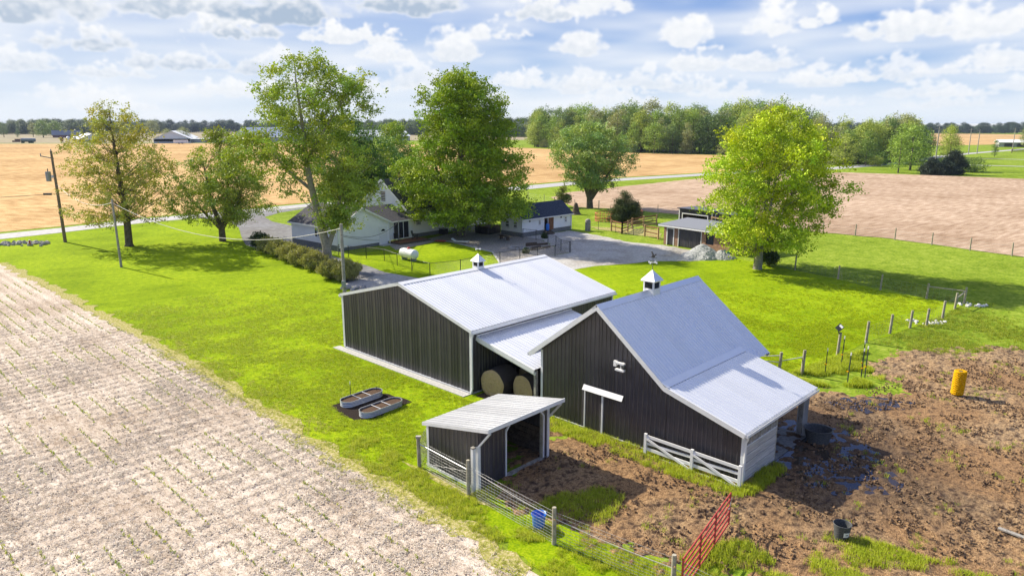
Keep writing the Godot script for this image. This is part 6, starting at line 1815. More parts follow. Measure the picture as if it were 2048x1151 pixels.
# axes: list of stems, each [[x,y,z,r], ...] from the ground up. shape: [[height, radius, dx, dz], ...] outline of the crown.
func tree(called: String, label: String, at: Vector3, axes: Array, shape: Array, o: Dictionary) -> Node3D:
	var t := thing(called, label, "tree", at, o.get("az", 0.0), o.get("group", ""))
	var r := RandomNumberGenerator.new()
	r.seed = o.get("seed", 1)
	var noise := FastNoiseLite.new(); noise.seed = o.get("seed", 1); noise.frequency = 0.9
	var k := MB.new()
	var line := []
	for ax in axes:
		var pts := []
		var rad := []
		for q in ax: pts.append(Vector3(q[0], q[1], q[2])); rad.append(q[3])
		# root flare
		if ax[0][1] <= 0.0:
			rad[0] *= 1.5
			pts.insert(1, pts[0].lerp(pts[1], 0.12)); rad.insert(1, rad[1] * 1.08 + rad[0] * 0.05)
		k.tube(pts, rad, 9, true)
		line.append(pts)
	obj("trunk", k, o.get("bark", "bark"), t)
	var lo: float = shape[0][0]
	var hi: float = shape[shape.size() - 1][0]
	var limbs := MB.new()
	var leaves := Leaves.new()
	var kinds := spray(o.get("spray", "leaf"))
	var clusters: int = o.get("clusters", 160)
	var per: int = o.get("per", 34)
	var puff: float = o.get("puff", 0.62)
	var leaf: Color = o.get("leaf", Color(0.08, 0.14, 0.02))
	var gaps: float = o.get("gaps", 0.25)
	var s0: float = o.get("size", 1.0)
	var extra: Array = o.get("extra", [])
	var made := 0
	var tries := 0
	while made < clusters and tries < clusters * 8:
		tries += 1
		var h := r.randf_range(lo, hi)
		var lobe: Array = extra[r.randi() % extra.size()] if extra.size() and r.randf() < o.get("extra_share", 0.25) else []
		var seg := 0
		while seg < shape.size() - 2 and shape[seg + 1][0] < h: seg += 1
		var a: Array = shape[seg]
		var b: Array = shape[seg + 1]
		var f: float = (h - a[0]) / maxf(b[0] - a[0], 0.001)
		var rad := lerpf(a[1], b[1], f)
		# taller rings carry more leaves in proportion to their area
		if lobe.is_empty() and r.randf() > clampf(rad / o.get("widest", 6.0), 0.12, 1.0): continue
		var cx := lerpf(a[2], b[2], f) if a.size() > 2 else 0.0
		var czz := lerpf(a[3], b[3], f) if a.size() > 3 else 0.0
		var ang := r.randf() * TAU
		var bump := 1.0 + 0.50 * noise.get_noise_3d(cos(ang) * 1.3, h * 0.28, sin(ang) * 1.3)
		var q := pow(r.randf(), 0.55)
		var p := Vector3(cx + cos(ang) * rad * bump * q, h, czz + sin(ang) * rad * bump * q)
		if lobe.size(): p = Vector3(lobe[0], lobe[1], lobe[2]) + Vector3(r.randfn(), r.randfn() * 0.8, r.randfn()) * lobe[3] * 0.55
		if noise.get_noise_3d(p.x * 0.42 + 30, p.y * 0.42, p.z * 0.42) < -0.50 + gaps: continue
		made += 1
		# nearest stem point below the cluster
		var best := Vector3.ZERO
		var bd := 1e9
		for pts in line:
			for i in pts.size() - 1:
				for e in 3:
					var c: Vector3 = pts[i].lerp(pts[i + 1], e / 3.0 + 0.1)
					var drop: float = p.y - c.y
					var flat := Vector2(p.x - c.x, p.z - c.z).length()
					if drop < flat * 0.25 or c.y < o.get("fork", lo * 0.75): continue
					var d := absf(drop - flat * o.get("rise", 0.8)) + flat * 0.4
					if d < bd: bd = d; best = c
		if bd < 1e8 and best.distance_to(p) < 6.0 and made % o.get("limb_every", 1) == 0:
			var mid := best.lerp(p, 0.5) + Vector3(r.randfn(), 0.6, r.randfn()) * 0.06 * best.distance_to(p)
			var len_ := best.distance_to(p)
			var lr: float = o.get("limb", 0.016) * (0.6 + len_ * 0.28)
			limbs.tube([best, mid, p], [lr, lr * 0.62, lr * 0.22], 5, false)
		var tone := r.randf_range(0.80, 1.18)
		var warm := r.randf_range(-0.12, 0.16)
		var out_dir := Vector3(p.x - cx, 0.3, p.z - czz).normalized()
		var n := int(per * r.randf_range(0.6, 1.35))
		for i in n:
			var e := Vector3(r.randfn(), r.randfn() * 0.62, r.randfn()) * puff + out_dir * r.randf_range(-0.2, 0.5) * puff
			var bs := Basis.from_euler(Vector3(r.randf_range(-0.7, 0.7), r.randf() * TAU, r.randf_range(-0.7, 0.7))).scaled(Vector3.ONE * s0 * r.randf_range(0.75, 1.3))
			var v := tone * r.randf_range(0.78, 1.22)
			leaves.put(kinds[i % 5], Transform3D(bs, p + e), Color(leaf.r * v * (1.0 + warm), leaf.g * v, leaf.b * v * (1.0 - warm)))
	obj("limbs", limbs, o.get("bark", "bark"), t)
	obj("crown", leaves.mesh(), o.get("mat", "leaf"), t)
	return t

func shrub(label: String, at: Vector3, r: float, h: float, n: int, leaf: Color, group: String, called := "shrub") -> Node3D:
	var t := thing(called, label, "shrub", at, 0.0, group)
	var k := MB.new()
	for i in 7:
		var a := TAU * i / 7 + rng.randf()
		k.tube([Vector3(0, -0.05, 0), Vector3(cos(a) * r * 0.6, h * 0.75, sin(a) * r * 0.6)], [0.03, 0.012], 5, false)
	obj("stems", k, "bark", t)
	var leaves := Leaves.new()
	var kinds := spray("leaf")
	for i in n * 9:
		var d := Vector3(rng.randfn(), rng.randfn(), rng.randfn()).normalized()
		var q := pow(rng.randf(), 0.3) * (0.86 + 0.2 * sin(d.x * 5 + at.x) * sin(d.y * 6 + at.z))
		var p := Vector3(d.x * r * q, h * 0.5 + d.y * h * 0.5 * q, d.z * r * q)
		var bs := Basis.from_euler(Vector3(rng.randf() * 2, rng.randf() * TAU, rng.randf() * 2)).scaled(Vector3.ONE * rng.randf_range(0.4, 0.75))
		var v := rng.randf_range(0.7, 1.3)
		leaves.put(kinds[i % 5], Transform3D(bs, p), Color(leaf.r * v, leaf.g * v, leaf.b * v))
	obj("foliage", leaves.mesh(), "leaf", t)
	return t

func yard_trees() -> void:
	var green := Color(0.135, 0.235, 0.03)
	# oak-like tree by the road, thin yellowing leaves
	tree("road_tree", "yellow-olive thin-leaved tree beside the utility pole", Vector3(-43.81, 0, -81.38), [[[0, -0.2, 0, 0.46], [0.1, 3.5, 0, 0.36], [-0.2, 8.5, 0.1, 0.24], [-0.4, 12.5, 0, 0.11], [-0.5, 15.2, 0, 0.04]]],
		[[2.9, 4.6, 0.2, 0], [4.2, 5.6, 0, 0], [7.0, 5.5, 0, 0], [9.5, 5.6, 0, 0], [11.8, 4.6, -0.4, 0], [13.6, 3.0, -0.5, 0], [15.9, 0.9, -0.4, 0]], {"seed": 11, "clusters": 330, "per": 9, "puff": 0.42, "leaf": Color(0.44, 0.45, 0.09), "gaps": 0.20, "widest": 5.6, "limb": 0.020, "rise": 0.7})
	tree("lawn_tree", "spreading multi-stemmed green tree between the lawn and asphalt drive", Vector3(-34.54, 0, -85.02), [[[0, -0.2, 0, 0.42], [0.0, 1.6, 0, 0.36], [-0.8, 4.6, 0.3, 0.2], [-1.4, 9.5, 0.2, 0.05]], [[0, 1.4, 0, 0.3], [0.9, 4.5, -0.2, 0.2], [1.6, 10.5, 0, 0.05]], [[0, 1.3, 0, 0.22], [2.2, 4.4, 0.6, 0.12], [3.6, 7.4, 0.6, 0.04]], [[0, 1.3, 0, 0.2], [-2.4, 3.6, -0.6, 0.1], [-4.0, 5.2, -0.6, 0.04]]],
		[[2.4, 3.8, 0.2, 0], [3.6, 5.2, 0.4, 0], [5.6, 5.4, 0.4, 0], [8.0, 4.4, 0.2, 0], [10.4, 3.2, 0.3, 0], [12.6, 1.0, 0.5, 0]], {"seed": 12, "clusters": 220, "per": 17, "puff": 0.45, "leaf": Color(0.33, 0.41, 0.06), "gaps": 0.20, "widest": 5.4})
	# the tall leaning tree before the house
	tree("tall_tree", "tallest leaning tree with open crown standing over the hedge", Vector3(-17.82, 0, -68.64), [[[0, -0.2, 0, 0.52], [-0.1, 2.1, 0, 0.42], [-0.9, 6.0, 0.0, 0.34], [-1.5, 9.6, 0.0, 0.27], [-1.6, 13.0, 0.1, 0.17], [-2.0, 17.0, 0, 0.08], [-2.1, 19.2, 0, 0.03]], [[0.05, 2.0, 0, 0.26], [1.0, 4.4, 0, 0.2], [1.6, 7.4, 0.2, 0.12], [2.4, 9.6, 0.3, 0.05]], [[-1.1, 7.4, 0, 0.17], [-3.6, 9.6, 0.1, 0.12], [-5.6, 12.6, 0.2, 0.05]], [[-1.5, 10.2, 0, 0.15], [0.6, 13.4, 0.2, 0.1], [2.2, 15.6, 0.2, 0.04]]],
		[[5.0, 2.0, 0.9, 0], [7.0, 3.4, 0.6, 0], [9.0, 5.0, -1.8, 0], [11.0, 5.8, -2.0, 0], [13.2, 5.0, -1.8, 0], [15.0, 4.6, -1.0, 0], [17.0, 4.2, -1.2, 0], [18.8, 3.2, -1.4, 0], [20.2, 1.2, -1.8, 0]], {"seed": 13, "clusters": 330, "per": 17, "puff": 0.46, "leaf": Color(0.31, 0.41, 0.055), "gaps": 0.38, "widest": 5.6, "bark": "pale_bark", "limb": 0.014, "limb_every": 2, "extra": [[3.2, 9.6, 0.4, 2.6], [2.4, 7.0, 0.4, 2.2], [1.2, 4.6, 0.2, 1.2], [-6.2, 11.6, 0.2, 2.0], [3.0, 16.0, 0.2, 1.8]], "extra_share": 0.3})
	tree("shade_tree", "dark green tree rising behind the farmhouse garage", Vector3(-22.42, 0, -99.1), [[[0, -0.2, 0, 0.5], [0.2, 5, 0, 0.36], [0, 10, 0, 0.2], [0, 14, 0, 0.05]]],
		[[3.4, 4.0, 0.6, 0], [5.5, 5.6, 0.6, 0], [8.5, 6.2, 0.6, 0], [11.0, 5.4, 0.2, 0], [13.0, 3.6, 0.2, 0], [14.8, 1.2, 0.2, 0]], {"seed": 14, "clusters": 240, "per": 19, "puff": 0.62, "leaf": Color(0.16, 0.28, 0.06), "gaps": 0.15, "widest": 6.2, "size": 1.25})
	tree("yard_tree", "light green tree behind the farmhouse roof between two larger trees", Vector3(-19.05, 0, -117.1), [[[0, -0.2, 0, 0.4], [0.2, 4, 0, 0.3], [0, 8, 0, 0.16], [0, 12.5, 0, 0.04]]],
		[[3.0, 3.6], [5.0, 4.8], [8.0, 5.0], [10.5, 4.0], [12.4, 2.2], [13.5, 0.8]], {"seed": 15, "clusters": 160, "per": 17, "puff": 0.62, "leaf": Color(0.30, 0.42, 0.07), "gaps": 0.2, "widest": 5.0, "size": 1.3})
	# big maple
	var maple := tree("maple_tree", "huge dense round-topped green maple shading the patio", Vector3(-6.36, 0, -88.99), [[[0, -0.2, 0, 0.62], [0.0, 2.6, 0, 0.50], [0.1, 6.0, 0, 0.42], [0.2, 12, 0, 0.26], [0.2, 17, 0, 0.12], [0.2, 20.2, 0, 0.04]], [[0, 3.0, 0, 0.3], [2.4, 7.5, 0.6, 0.18], [4.4, 12.0, 0.8, 0.06]], [[0, 3.2, 0, 0.3], [-2.6, 8.0, 0.4, 0.18], [-4.4, 12.5, 0.4, 0.06]], [[0, 3.4, 0, 0.26], [0.4, 7.5, 2.6, 0.16], [0.6, 11.0, 4.4, 0.06]]],
		[[2.2, 5.6, 0.4, 0], [3.4, 7.8, 0.5, 0], [6.0, 8.5, 0.5, 0], [9.0, 8.1, 0.4, 0], [12.0, 6.8, 0.5, 0], [15.0, 5.8, 0.7, 0], [17.6, 4.9, 0.4, 0], [19.4, 3.6, 0.2, 0], [20.9, 1.4, 0.2, 0]], {"seed": 16, "clusters": 680, "per": 18, "puff": 0.54, "leaf": Color(0.28, 0.40, 0.028), "gaps": 0.0, "widest": 8.6, "size": 1.3, "limb_every": 2})
	# vase-shaped tree by the field fence
	tree("vase_tree", "silvery vase-shaped tree with forked trunk beside the field fence", Vector3(13.01, 0, -120.04), [[[0, -0.2, 0, 0.62], [-0.1, 1.8, 0, 0.5], [-1.2, 4.4, 0.2, 0.26], [-3.4, 9.6, 0.2, 0.06]], [[0.1, 1.6, 0, 0.4], [0.9, 4.6, 0, 0.24], [1.8, 11.0, 0, 0.06]], [[0.2, 1.6, 0, 0.34], [2.2, 4.6, 0.4, 0.18], [5.0, 9.2, 0.4, 0.05]], [[0, 1.6, 0, 0.3], [-0.3, 5.6, -0.6, 0.2], [-0.6, 12, -0.6, 0.05]]],
		[[3.2, 2.6, 0.6, 0], [5.0, 4.6, 0.3, 0], [7.4, 6.2, 0.3, 0], [9.4, 6.7, 0.4, 0], [11.4, 5.8, -0.2, 0], [12.8, 4.0, -0.4, 0], [13.8, 1.6, -0.4, 0]], {"seed": 17, "clusters": 220, "per": 18, "puff": 0.55, "leaf": Color(0.30, 0.42, 0.13), "gaps": 0.3, "widest": 6.7, "size": 1.25})
	# bright maple on the right
	var bright := tree("bright_tree", "bright yellow-green broad tree right of the brick garage", Vector3(23.6, 0, -67.9), [[[0, -0.2, 0, 0.50], [0.05, 1.8, 0, 0.40], [0.2, 5.0, 0, 0.27], [0.6, 10.0, 0, 0.14], [0.8, 14.4, 0, 0.04]], [[-0.1, 1.4, 0, 0.24], [-0.9, 4.6, 0.2, 0.18], [-2.6, 9.0, 0.2, 0.06]], [[0.1, 1.9, 0, 0.24], [2.0, 5.4, 0.2, 0.15], [4.0, 10.0, 0.2, 0.05]], [[0.0, 1.9, 0, 0.2], [0.2, 5.6, 1.6, 0.14], [0.3, 10.0, 2.8, 0.05]]],
		[[1.9, 3.6, 0.4, 0], [3.0, 5.2, 0.1, 0], [5.2, 5.8, 0.2, 0], [7.4, 6.2, 0.6, 0], [9.6, 6.4, 1.0, 0], [11.6, 6.2, 1.1, 0], [13.4, 4.8, 0.6, 0], [14.8, 3.0, 0.8, 0], [15.8, 1.0, 0.0, 0]], {"seed": 18, "clusters": 400, "per": 19, "puff": 0.46, "leaf": Color(0.46, 0.58, 0.035), "gaps": 0.12, "widest": 6.4, "size": 1.1, "bark": "pale_bark", "limb_every": 2})
	bright.scale = Vector3(0.92, 0.95, 0.92)
	maple.scale = Vector3(0.97, 0.94, 0.97)
	# evergreen behind the corral
	tree("cedar_tree", "small dark green cedar behind the corral boards", Vector3(16.1, 0, -102.6), [[[0, -0.2, 0, 0.16], [0, 2, 0, 0.1], [0, 4.2, 0, 0.03]]],
		[[0.1, 1.5], [0.8, 2.1], [1.8, 1.9], [2.8, 1.3], [3.6, 0.7], [4.4, 0.2]], {"seed": 19, "clusters": 90, "per": 26, "puff": 0.30, "leaf": Color(0.09, 0.12, 0.035), "gaps": 0.1, "widest": 2.1, "spray": "needle", "mat": "needle", "size": 1.5})
	tree("young_tree", "thin young sapling beside the field fence", Vector3(8.6, 0, -121.5), [[[0, -0.1, 0, 0.05], [0, 1.6, 0, 0.03], [0.1, 3.4, 0, 0.012]]], [[0.8, 0.7], [1.8, 0.9], [3.4, 0.3]], {"seed": 20, "clusters": 22, "per": 14, "puff": 0.3, "leaf": Color(0.17, 0.21, 0.06), "gaps": 0.1, "widest": 0.9})
	# shrubs along the drive
	var hedge := Color(0.33, 0.33, 0.11)
	var row := [[-28.0, -79.4, 1.25, 1.9, "dark rounded shrub at the far end of the hedge row"], [-26.3, -77.0, 1.5, 1.7, "hedge shrub second from the far end of the row"], [-24.4, -74.6, 1.6, 1.75, "hedge shrub in the far middle of the row"], [-22.5, -72.2, 1.65, 1.8, "hedge shrub in the middle of the row beside the drive"], [-20.7, -69.9, 1.6, 1.75, "hedge shrub in the near middle of the row"], [-18.9, -67.7, 1.5, 1.7, "hedge shrub at the foot of the tall leaning tree"], [-16.4, -63.6, 1.35, 1.75, "low rounded shrub nearest the barn, left of the pair"], [-14.7, -62.7, 1.45, 1.95, "rounded shrub at the near hedge end behind the yard pole"]]
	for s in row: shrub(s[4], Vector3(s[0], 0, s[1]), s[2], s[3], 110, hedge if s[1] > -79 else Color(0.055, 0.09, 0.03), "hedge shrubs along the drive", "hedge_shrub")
	shrub("dark round bush beneath the bright tree trunk", Vector3(25.3, 0, -69.6), 1.1, 1.7, 60, Color(0.06, 0.10, 0.03), "")

# one mesh of leaves for a far tree, shared by its copies
func far_crown(seed_: int, shape: Array, n: int, puff: float, size: float) -> ArrayMesh:
	var r := RandomNumberGenerator.new()
	r.seed = seed_
	var noise := FastNoiseLite.new(); noise.seed = seed_; noise.frequency = 0.16
	var k := MB.new()
	k.tinted = true
	var lo: float = shape[0][0]
	var hi: float = shape[shape.size() - 1][0]
	var made := 0
	while made < n:
		var h := r.randf_range(lo, hi)
		var seg := 0
		while seg < shape.size() - 2 and shape[seg + 1][0] < h: seg += 1
		var rad := lerpf(shape[seg][1], shape[seg + 1][1], (h - shape[seg][0]) / (shape[seg + 1][0] - shape[seg][0]))
		if r.randf() * 6.5 > rad + 0.6: continue
		made += 1
		var ang := r.randf() * TAU
		var bump := 1.0 + 0.5 * noise.get_noise_3d(cos(ang) * 7, h, sin(ang) * 7)
		var q := pow(r.randf(), 0.45)
		var c := Vector3(cos(ang) * rad * bump * q, h, sin(ang) * rad * bump * q)
		k.tint = Color.WHITE * r.randf_range(0.6, 1.3)
		for i in 26:
			var p := c + Vector3(r.randfn(), r.randfn() * 0.6, r.randfn()) * puff
			var d := Vector3(r.randfn(), r.randfn() * 0.5, r.randfn()).normalized()
			var s := d.cross(Vector3(r.randfn(), 1.5, r.randfn())).normalized() * size * 0.5
			k.tri(p - d * size * 0.6, p + s, p + d * size * 0.6)
	return k.mesh()

func far_tree(called: String, crown: ArrayMesh, leaf: Color, th: float, tr: float) -> Node3D:
	var t := Node3D.new()
	t.name = called + "_000"
	var k := MB.new()
	k.tube([Vector3(0, -0.3, 0), Vector3(0.1, th * 0.5, 0), Vector3(0, th, 0)], [tr * 1.3, tr, tr * 0.35], 6, false)
	obj("trunk", k, "bark", t)
	var m: StandardMaterial3D = mats["leaf"].duplicate()
	m.albedo_color = leaf.linear_to_srgb()
	obj("crown", crown, m, t)
	t.set_meta("category", "tree")
	return t

func woods() -> void:
	var tall := [[3.0, 3.0], [6.0, 5.2], [10.0, 5.6], [14.0, 4.6], [17.0, 2.8], [19.0, 0.8]]
	var wide := [[1.5, 4.0], [4.0, 6.0], [8.0, 6.4], [11.0, 5.2], [13.0, 3.0], [14.2, 1.0]]
	var slim := [[1.5, 2.2], [5.0, 3.4], [9.0, 3.4], [13.0, 2.4], [16.5, 0.6]]
	var low := [[0.2, 2.6], [1.5, 3.4], [3.2, 3.0], [4.6, 1.2]]
	var crowns := [far_crown(1, tall, 150, 0.85, 0.62), far_crown(2, wide, 150, 0.9, 0.62), far_crown(3, slim, 100, 0.7, 0.55), far_crown(4, low, 80, 0.55, 0.45), far_crown(5, tall, 140, 0.8, 0.62), far_crown(6, wide, 130, 0.85, 0.6)]
	var tones := [["mid green", Color(0.25, 0.36, 0.08)], ["yellow-green", Color(0.42, 0.50, 0.10)], ["dark green", Color(0.15, 0.24, 0.075)], ["grey-green", Color(0.38, 0.41, 0.19)], ["fresh green", Color(0.31, 0.45, 0.08)]]
	var forms := [["tall", 0, 15.0, 0.32], ["broad", 1, 10.0, 0.3], ["slender", 2, 12.0, 0.22], ["low bushy", 3, 2.5, 0.12], ["tall", 4, 15.0, 0.32], ["broad", 5, 10.0, 0.3]]
	var protos := {}
	for f in forms.size():
		for t in tones.size():
			protos[f * 10 + t] = far_tree("woodland_tree", crowns[forms[f][1]], tones[t][1], forms[f][2], forms[f][3])
	var r := RandomNumberGenerator.new()
	r.seed = 21
	# front edge of the woods, left to right, then its depth
	var edge := [[12.0, -470.0], [36.0, -415.0], [60.0, -366.0], [90.0, -349.0], [104.0, -335.0], [108.0, -300.0], [110.0, -262.0], [118.0, -246.0], [134.0, -262.0], [150.0, -280.0], [164.0, -296.0]]
	var spots := []
	for i in edge.size() - 1:
		var a := Vector2(edge[i][0], edge[i][1])
		var b := Vector2(edge[i + 1][0], edge[i + 1][1])
		var n := int(a.distance_to(b) / 7.0) + 1
		for k in n:
			var p := a.lerp(b, (k + r.randf() * 0.8) / n)
			var away := p.normalized()
			for d in 6:
				var q := p + away * (d * r.randf_range(9.0, 13.0) + r.randf_range(-2, 2)) + Vector2(r.randf_range(-3, 3), 0)
				if i >= 6 and d > 3: continue
				spots.append([q.x, q.y, d, i])
	var used := {}
	for s in spots:
		var f: int = 3 if s[2] == 0 and r.randf() < 0.55 else [0, 1, 2, 4, 5][r.randi() % 5]
		if s[2] == 0 and f != 3 and r.randf() < 0.5: f = [2, 5][r.randi() % 2]
		var t := r.randi() % tones.size()
		if s[2] > 2 and t == 3 and r.randf() < 0.5: t = 0
		var where := "at the front edge of the right-hand woods" if s[2] == 0 else "in the second row of the right-hand woods" if s[2] == 1 else "deep in the right-hand woods"
		where += ", left part" if s[3] < 2 else ", middle part" if s[3] < 5 else ", right part"
		var label := "%s %s tree %s" % [forms[f][0], tones[t][0], where]
		var big := r.randf_range(0.85, 1.15) * (1.0 + (0.28 if s[3] < 5 else 0.02) * minf(s[2], 3) / 3.0)
		if s[3] >= 6: big *= 0.82
		if s[3] <= 1: big *= 0.95
		copy(protos[f * 10 + t], Vector3(s[0], 0, s[1]), r.randf() * 360.0, label, "%s %s trees %s" % [forms[f][0], tones[t][0], where], big)
	# single trees on the far lawn to the right
	copy(protos[2 * 10 + 4], Vector3(112.0, 0, -211.0), 20, "slender light green tree standing on the far right lawn edge", "", 0.84)
	copy(protos[5 * 10 + 4], Vector3(122.5, 0, -224.0), 80, "broader light green tree just behind the slender lawn tree", "", 0.95)
	copy(protos[2 * 10 + 1], Vector3(133.0, 0, -222.0), 140, "light green tree rising behind the blue-green pines", "", 0.78)
	copy(protos[0 * 10 + 1], Vector3(186.0, 0, -312.0), 200, "pale yellow-green tree beyond the far lane near the pines", "", 0.72)
	copy(protos[3 * 10 + 0], Vector3(136.0, 0, -214.0), 0, "small round-crowned tree right of the pines on the lawn", "", 0.92)
	copy(protos[2 * 10 + 2], Vector3(212.0, 0, -321.0), 0, "single dark egg-shaped tree beside the far lane", "", 0.43)
	copy(protos[3 * 10 + 2], Vector3(96.0, 0, -233.0), 0, "small dark bush at the lawn edge before the woods", "", 0.6)
	copy(protos[1 * 10 + 2], Vector3(152.0, 0, -274.0), 0, "dark dense tree at the right end of the woods by the road", "", 0.9)
	copy(protos[5 * 10 + 2], Vector3(158.0, 0, -284.0), 60, "second dark tree at the right end of the woods", "", 0.85)
	for s in [[318.0, -450.0, 1, 3, 0.95, "grey-green tree beside the far white building"], [345.0, -455.0, 5, 0, 1.0, "green tree right of the far white building"], [352.0, -440.0, 1, 3, 1.0, "grey-green tree at the far right edge, taller"], [335.0, -428.0, 3, 2, 1.5, "dark bush below the far right trees"], [362.0, -455.0, 0, 0, 0.8, "green tree at the far right picture edge"], [340.0, -480.0, 5, 2, 1.0, "dark tree behind the far right trees"]]:
		copy(protos[s[2] * 10 + s[3]], Vector3(s[0], 0, s[1]), 30, s[5], "trees round the far right farm", s[4])
	# pines
	for s in [[117.3, -202.5, 4.4, 2.6, "smaller blue-green pine on the far right lawn"], [123.2, -203.3, 6.6, 3.1, "larger blue-green pine on the far right lawn"]]:
		tree("pine_tree", s[4], Vector3(s[0], 0, s[1]), [[[0, -0.2, 0, 0.2], [0, s[2], 0, 0.04]]], [[0.1, s[3] * 0.9], [1.2, s[3]], [s[2] * 0.5, s[3] * 0.8], [s[2], 0.4]], {"seed": int(s[2] * 7), "clusters": 70, "per": 26, "puff": 0.45, "leaf": Color(0.05, 0.075, 0.05), "gaps": 0.0, "widest": s[3], "spray": "needle", "mat": "needle", "size": 3.2, "group": "pines on the far lawn"})
	# trees beside the far left farm and house
	for s in [[-575.0, -832.0, 0, 2, 0.9, "dark tree left of the far brick house"], [-548.0, -815.0, 2, 2, 0.6, "pointed dark conifer-like tree before the far house"], [-524.0, -822.0, 1, 0, 1.35, "large round green tree at the far house"], [-508.0, -818.0, 5, 0, 1.3, "broad green tree touching the far house roof"], [-600.0, -835.0, 1, 3, 1.4, "grey-green tree at the far left picture edge"], [-620.0, -845.0, 0, 0, 1.0, "tall tree at the far left picture edge"], [-455.0, -812.0, 2, 2, 0.75, "small dark pointed tree right of the far house"], [-434.0, -815.0, 3, 2, 1.4, "small dark round bush right of the far house"], [-560.0, -860.0, 4, 3, 0.9, "pale tree behind the far left garden"], [-440.0, -900.0, 1, 3, 1.4, "pale round tree alone in the far field"],
		[-300.0, -640.0, 1, 3, 0.75, "small pale round tree behind the far hog barn, left"], [-268.0, -600.0, 1, 3, 0.85, "larger pale round tree behind the far hog barn"]]:
		copy(protos[s[2] * 10 + s[3]], Vector3(s[0], 0, s[1]), 10, s[5], "trees round the far left farm", s[4])
	for p in protos.values(): p.queue_free()
	# far tree lines that read as one mass
	var belts := [["distant_woods", -780.0, -1180.0, -260.0, -1700.0, 420, 1.15, Color(0.06, 0.11, 0.07)], ["distant_woods", -1000.0, -1080.0, -560.0, -1120.0, 240, 1.1, Color(0.13, 0.19, 0.08)], ["distant_woods", -330.0, -1250.0, 90.0, -760.0, 420, 1.1, Color(0.12, 0.18, 0.07)], ["distant_woods", 500.0, -1150.0, 1150.0, -1250.0, 330, 0.9, Color(0.06, 0.10, 0.06)], ["distant_woods", 120.0, -900.0, 640.0, -1350.0, 330, 0.9, Color(0.09, 0.14, 0.06)]]
	var mass := [crowns[0], crowns[1], crowns[5]]
	for b in belts:
		for v in 3:
			var xs := []
			var cols := PackedColorArray()
			for i in b[5] / 3:
				var t: float = r.randf()
				var depth := r.randf_range(0, 70)
				var p := Vector3(lerpf(b[1], b[3], t) + r.randf_range(-10, 10), -0.5, lerpf(b[2], b[4], t) - depth)
				var sc: float = b[6] * r.randf_range(0.85, 1.15)
				xs.append(Transform3D(Basis(Vector3.UP, r.randf() * TAU).scaled(Vector3(sc * 1.25, sc, sc * 1.25)), p))
				var tone := r.randf_range(0.75, 1.35)
				var c: Color = b[7]
				cols.append(Color(c.r * tone, c.g * tone, c.b * tone))
			var o := multi(b[0], mass[v], "leaf", xs, cols)
			stuff(o)
			o.set_meta("label", "far band of woods on the horizon"); o.set_meta("category", "woods")

